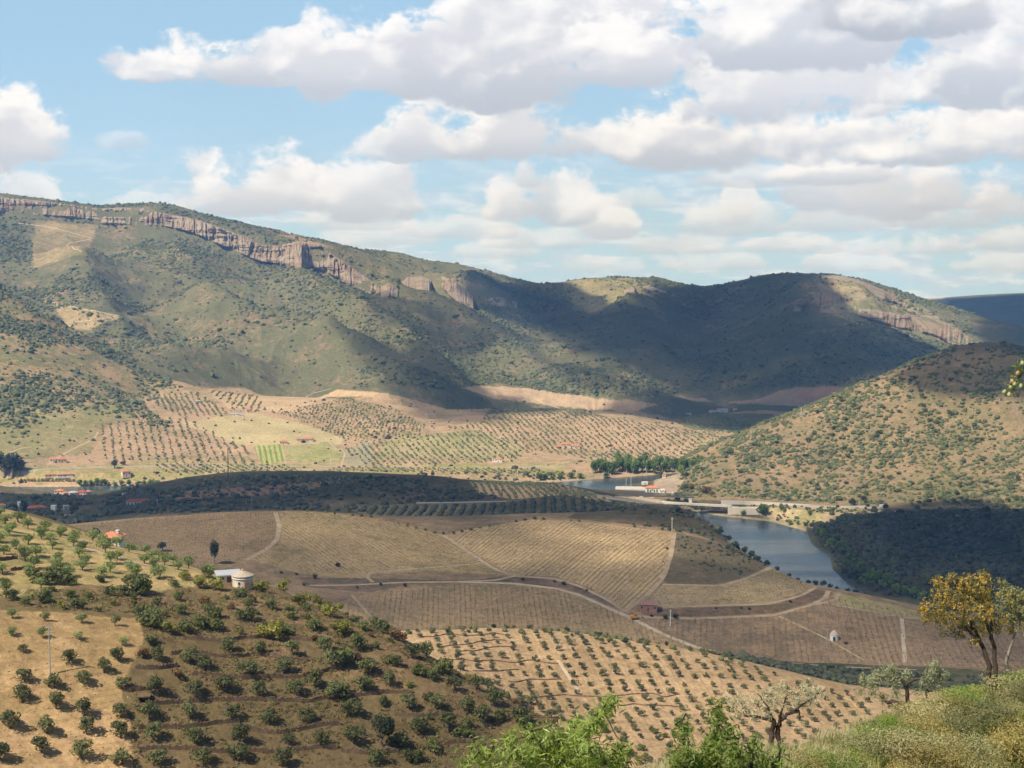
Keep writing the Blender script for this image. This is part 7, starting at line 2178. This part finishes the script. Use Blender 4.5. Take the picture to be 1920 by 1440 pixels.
NB = {m_.name: [bush_mesh("bush", m_, 2400, .033, 700 + i + hash_) for i in range(2)] for hash_, m_ in ((0, M_BRUSH), (10, M_BRUSHG), (20, M_GREYG), (30, M_PALEB), (40, M_STRAW))}
front = [(1640, 1385, 31, 'brush_green_leaves', .8, "bright green leafy bush on the foreground ridge left of the pale grass"), (1680, 1362, 33, 'brush_green_leaves', .7, "second bright green bush on the foreground ridge"),
         (1740, 1400, 30, 'brush_leaves', 1.0, "olive-brown bush in the middle of the foreground slope"), (1700, 1420, 26, 'brush_leaves', .9, "brownish bush near the bottom edge of the foreground slope"), (1600, 1432, 26, 'brush_green_leaves', .75, "green bush at the bottom edge left of the brown bushes"),
         (1560, 1440, 24, 'brush_green_leaves', .7, "low green bush near the bottom edge, leftmost of the green ones"), (1770, 1340, 38, 'brush_leaves', .9, "olive-brown bush below the sparse gnarled olive"), (1820, 1320, 40, 'brush_green_leaves', .9, "green bush left below the yellow tree's trunk"),
         (1860, 1340, 37, 'grey_green_leaves', 1.0, "grey-green bush right below the yellow tree's trunk"), (1900, 1300, 41, 'pale_brush', 1.1, "pale silvery bush at the right edge below the trees"), (1850, 1400, 30, 'grey_green_leaves', 1.1, "large grey-green bush in the right part of the slope"),
         (1910, 1390, 28, 'brush_leaves', 1.0, "olive-brown bush at the right edge halfway down"), (1800, 1440, 24, 'brush_leaves', .85, "brown bush on the bottom edge right of centre slope"), (1880, 1450, 20, 'brush_green_leaves', .7, "yellow-green bush in the bottom right corner"),
         (1740, 1310, 37.5, 'straw', .75, "bleached straw-coloured bush on the ridge line right of the sparse olive"), (1775, 1300, 39, 'straw', .8, "pale bleached bush on the ridge just left of the yellow tree"), (1915, 1280, 42, 'straw', .9, "bleached bush on the ridge at the right edge"),
         (1500, 1445, 24, 'brush_leaves', .7, "brown low bush at the bottom edge below the twin-trunk olive"), (1580, 1405, 28, 'pale_brush', .45, "pale bush on the ridge right of the twin-trunk olive"), (1530, 1430, 27, 'pale_brush', .4, "pale low bush behind the twin-trunk olive"),
         (1430, 1450, 22, 'pale_brush', .65, "pale feathery bush at the bottom edge under the twin-trunk olive"), (1370, 1446, 21, 'brush_leaves', .6, "brownish bush between the almond shoots and the twin-trunk olive"), (1240, 1450, 20, 'grey_green_leaves', .6, "grey-green bush between the two almonds at the bottom edge"),
         (1200, 1440, 21, 'brush_leaves', .6, "brownish bush at the bottom edge right of the larger almond"), (1660, 1440, 23, 'straw', .6, "bleached grassy bush at the bottom edge among green bushes"), (1940, 1430, 22, 'straw', .8, "bleached bush low at the right edge"), (1830, 1365, 34, 'straw', .7, "bleached bush in the middle right of the slope"),
         (1725, 1375, 32, 'straw', .6, "bleached grassy bush in the middle of the slope")]
for k, (u, v, r, mn, s, lb) in enumerate(front):
    th, _ = ray(u, v)
    x, y = r * sin(float(th)), r * cos(float(th))
    s *= .95
    hz_ = float(np.clip(room(np.array([x, y, float(zat(x, y))])) / 1.25, .28, s))
    o = obj("bush", NB[mn][k % 2], None, (x, y, float(zat(x, y)) - .05), random.uniform(0, 6.28), (max(.7 * s, min(s * 1.15, hz_ * 1.6)), max(.7 * s, min(s * 1.15, hz_ * 1.6)), hz_))
    tag(o, lb, "bush")

# more low clumps of broom and rockrose all over the slope
cl = near_pts(2600, 10, 45, 1150, 1990)
cl = cl[np.argsort(-np.hypot(cl[:, 0], cl[:, 1]))]
sel_, n_cl = [], 0
for q in cl:
    if all((q[0] - t[0]) ** 2 + (q[1] - t[1]) ** 2 > .85 for t in sel_): sel_.append(q)
    if len(sel_) >= 210: break
MN = ['brush_leaves', 'brush_green_leaves', 'brush_leaves', 'grey_green_leaves', 'pale_brush', 'brush_green_leaves', 'straw']
LB = {'brush_leaves': "olive-brown broom clump on the foreground slope", 'straw': "bleached dry clump on the foreground slope", 'pale_brush': "pale silvery clump on the foreground slope", 'grey_green_leaves': "grey-green clump on the foreground slope", 'brush_green_leaves': "small fresh green clump on the foreground slope"}
for q in sel_:
    hr = float(room(q)) / 1.25
    if hr < .16: continue
    k = int(np.clip(fbm(np.array([q[0] / 2.5]), np.array([q[1] / 2.5]), 2, 7)[0] * 9 - 1 + random.uniform(-.8, .8), 0, 6))
    s_ = min(random.uniform(.34, .85), hr)
    o = obj("broom_clump", NB[MN[k]][k % 2], None, (q[0], q[1], q[2] - .05), random.uniform(0, 6.28), (s_ * 1.2, s_ * 1.2, s_))
    tag(o, LB[MN[k]], "bush", LB[MN[k]].split(' on ')[0] + "s of the foreground slope")
# ------------------------------------------------------------------ summer haze in the valley air
if HAZE_ON:
    mb = MB().box(-9800, 9800, -9800, 9800, -8, 640)
    hm = bpy.data.materials.new("haze")
    hm.use_nodes = True
    hm.node_tree.nodes.clear()
    N = NT(hm.node_tree)
    out = N.n('ShaderNodeOutputMaterial')
    vol = N.n('ShaderNodeVolumePrincipled')
    vol.inputs['Color'].default_value = (.20, .45, 1.0, 1)
    vol.inputs['Absorption Color'].default_value = (1, 1, 1, 1)
    vol.inputs['Density'].default_value = HAZE
    vol.inputs['Anisotropy'].default_value = 0.0
    hm.node_tree.links.new(vol.outputs[0], out.inputs['Volume'])
    tag(mb.build("haze", hm), "thin blue haze filling the valley air", "haze", None, 'stuff')
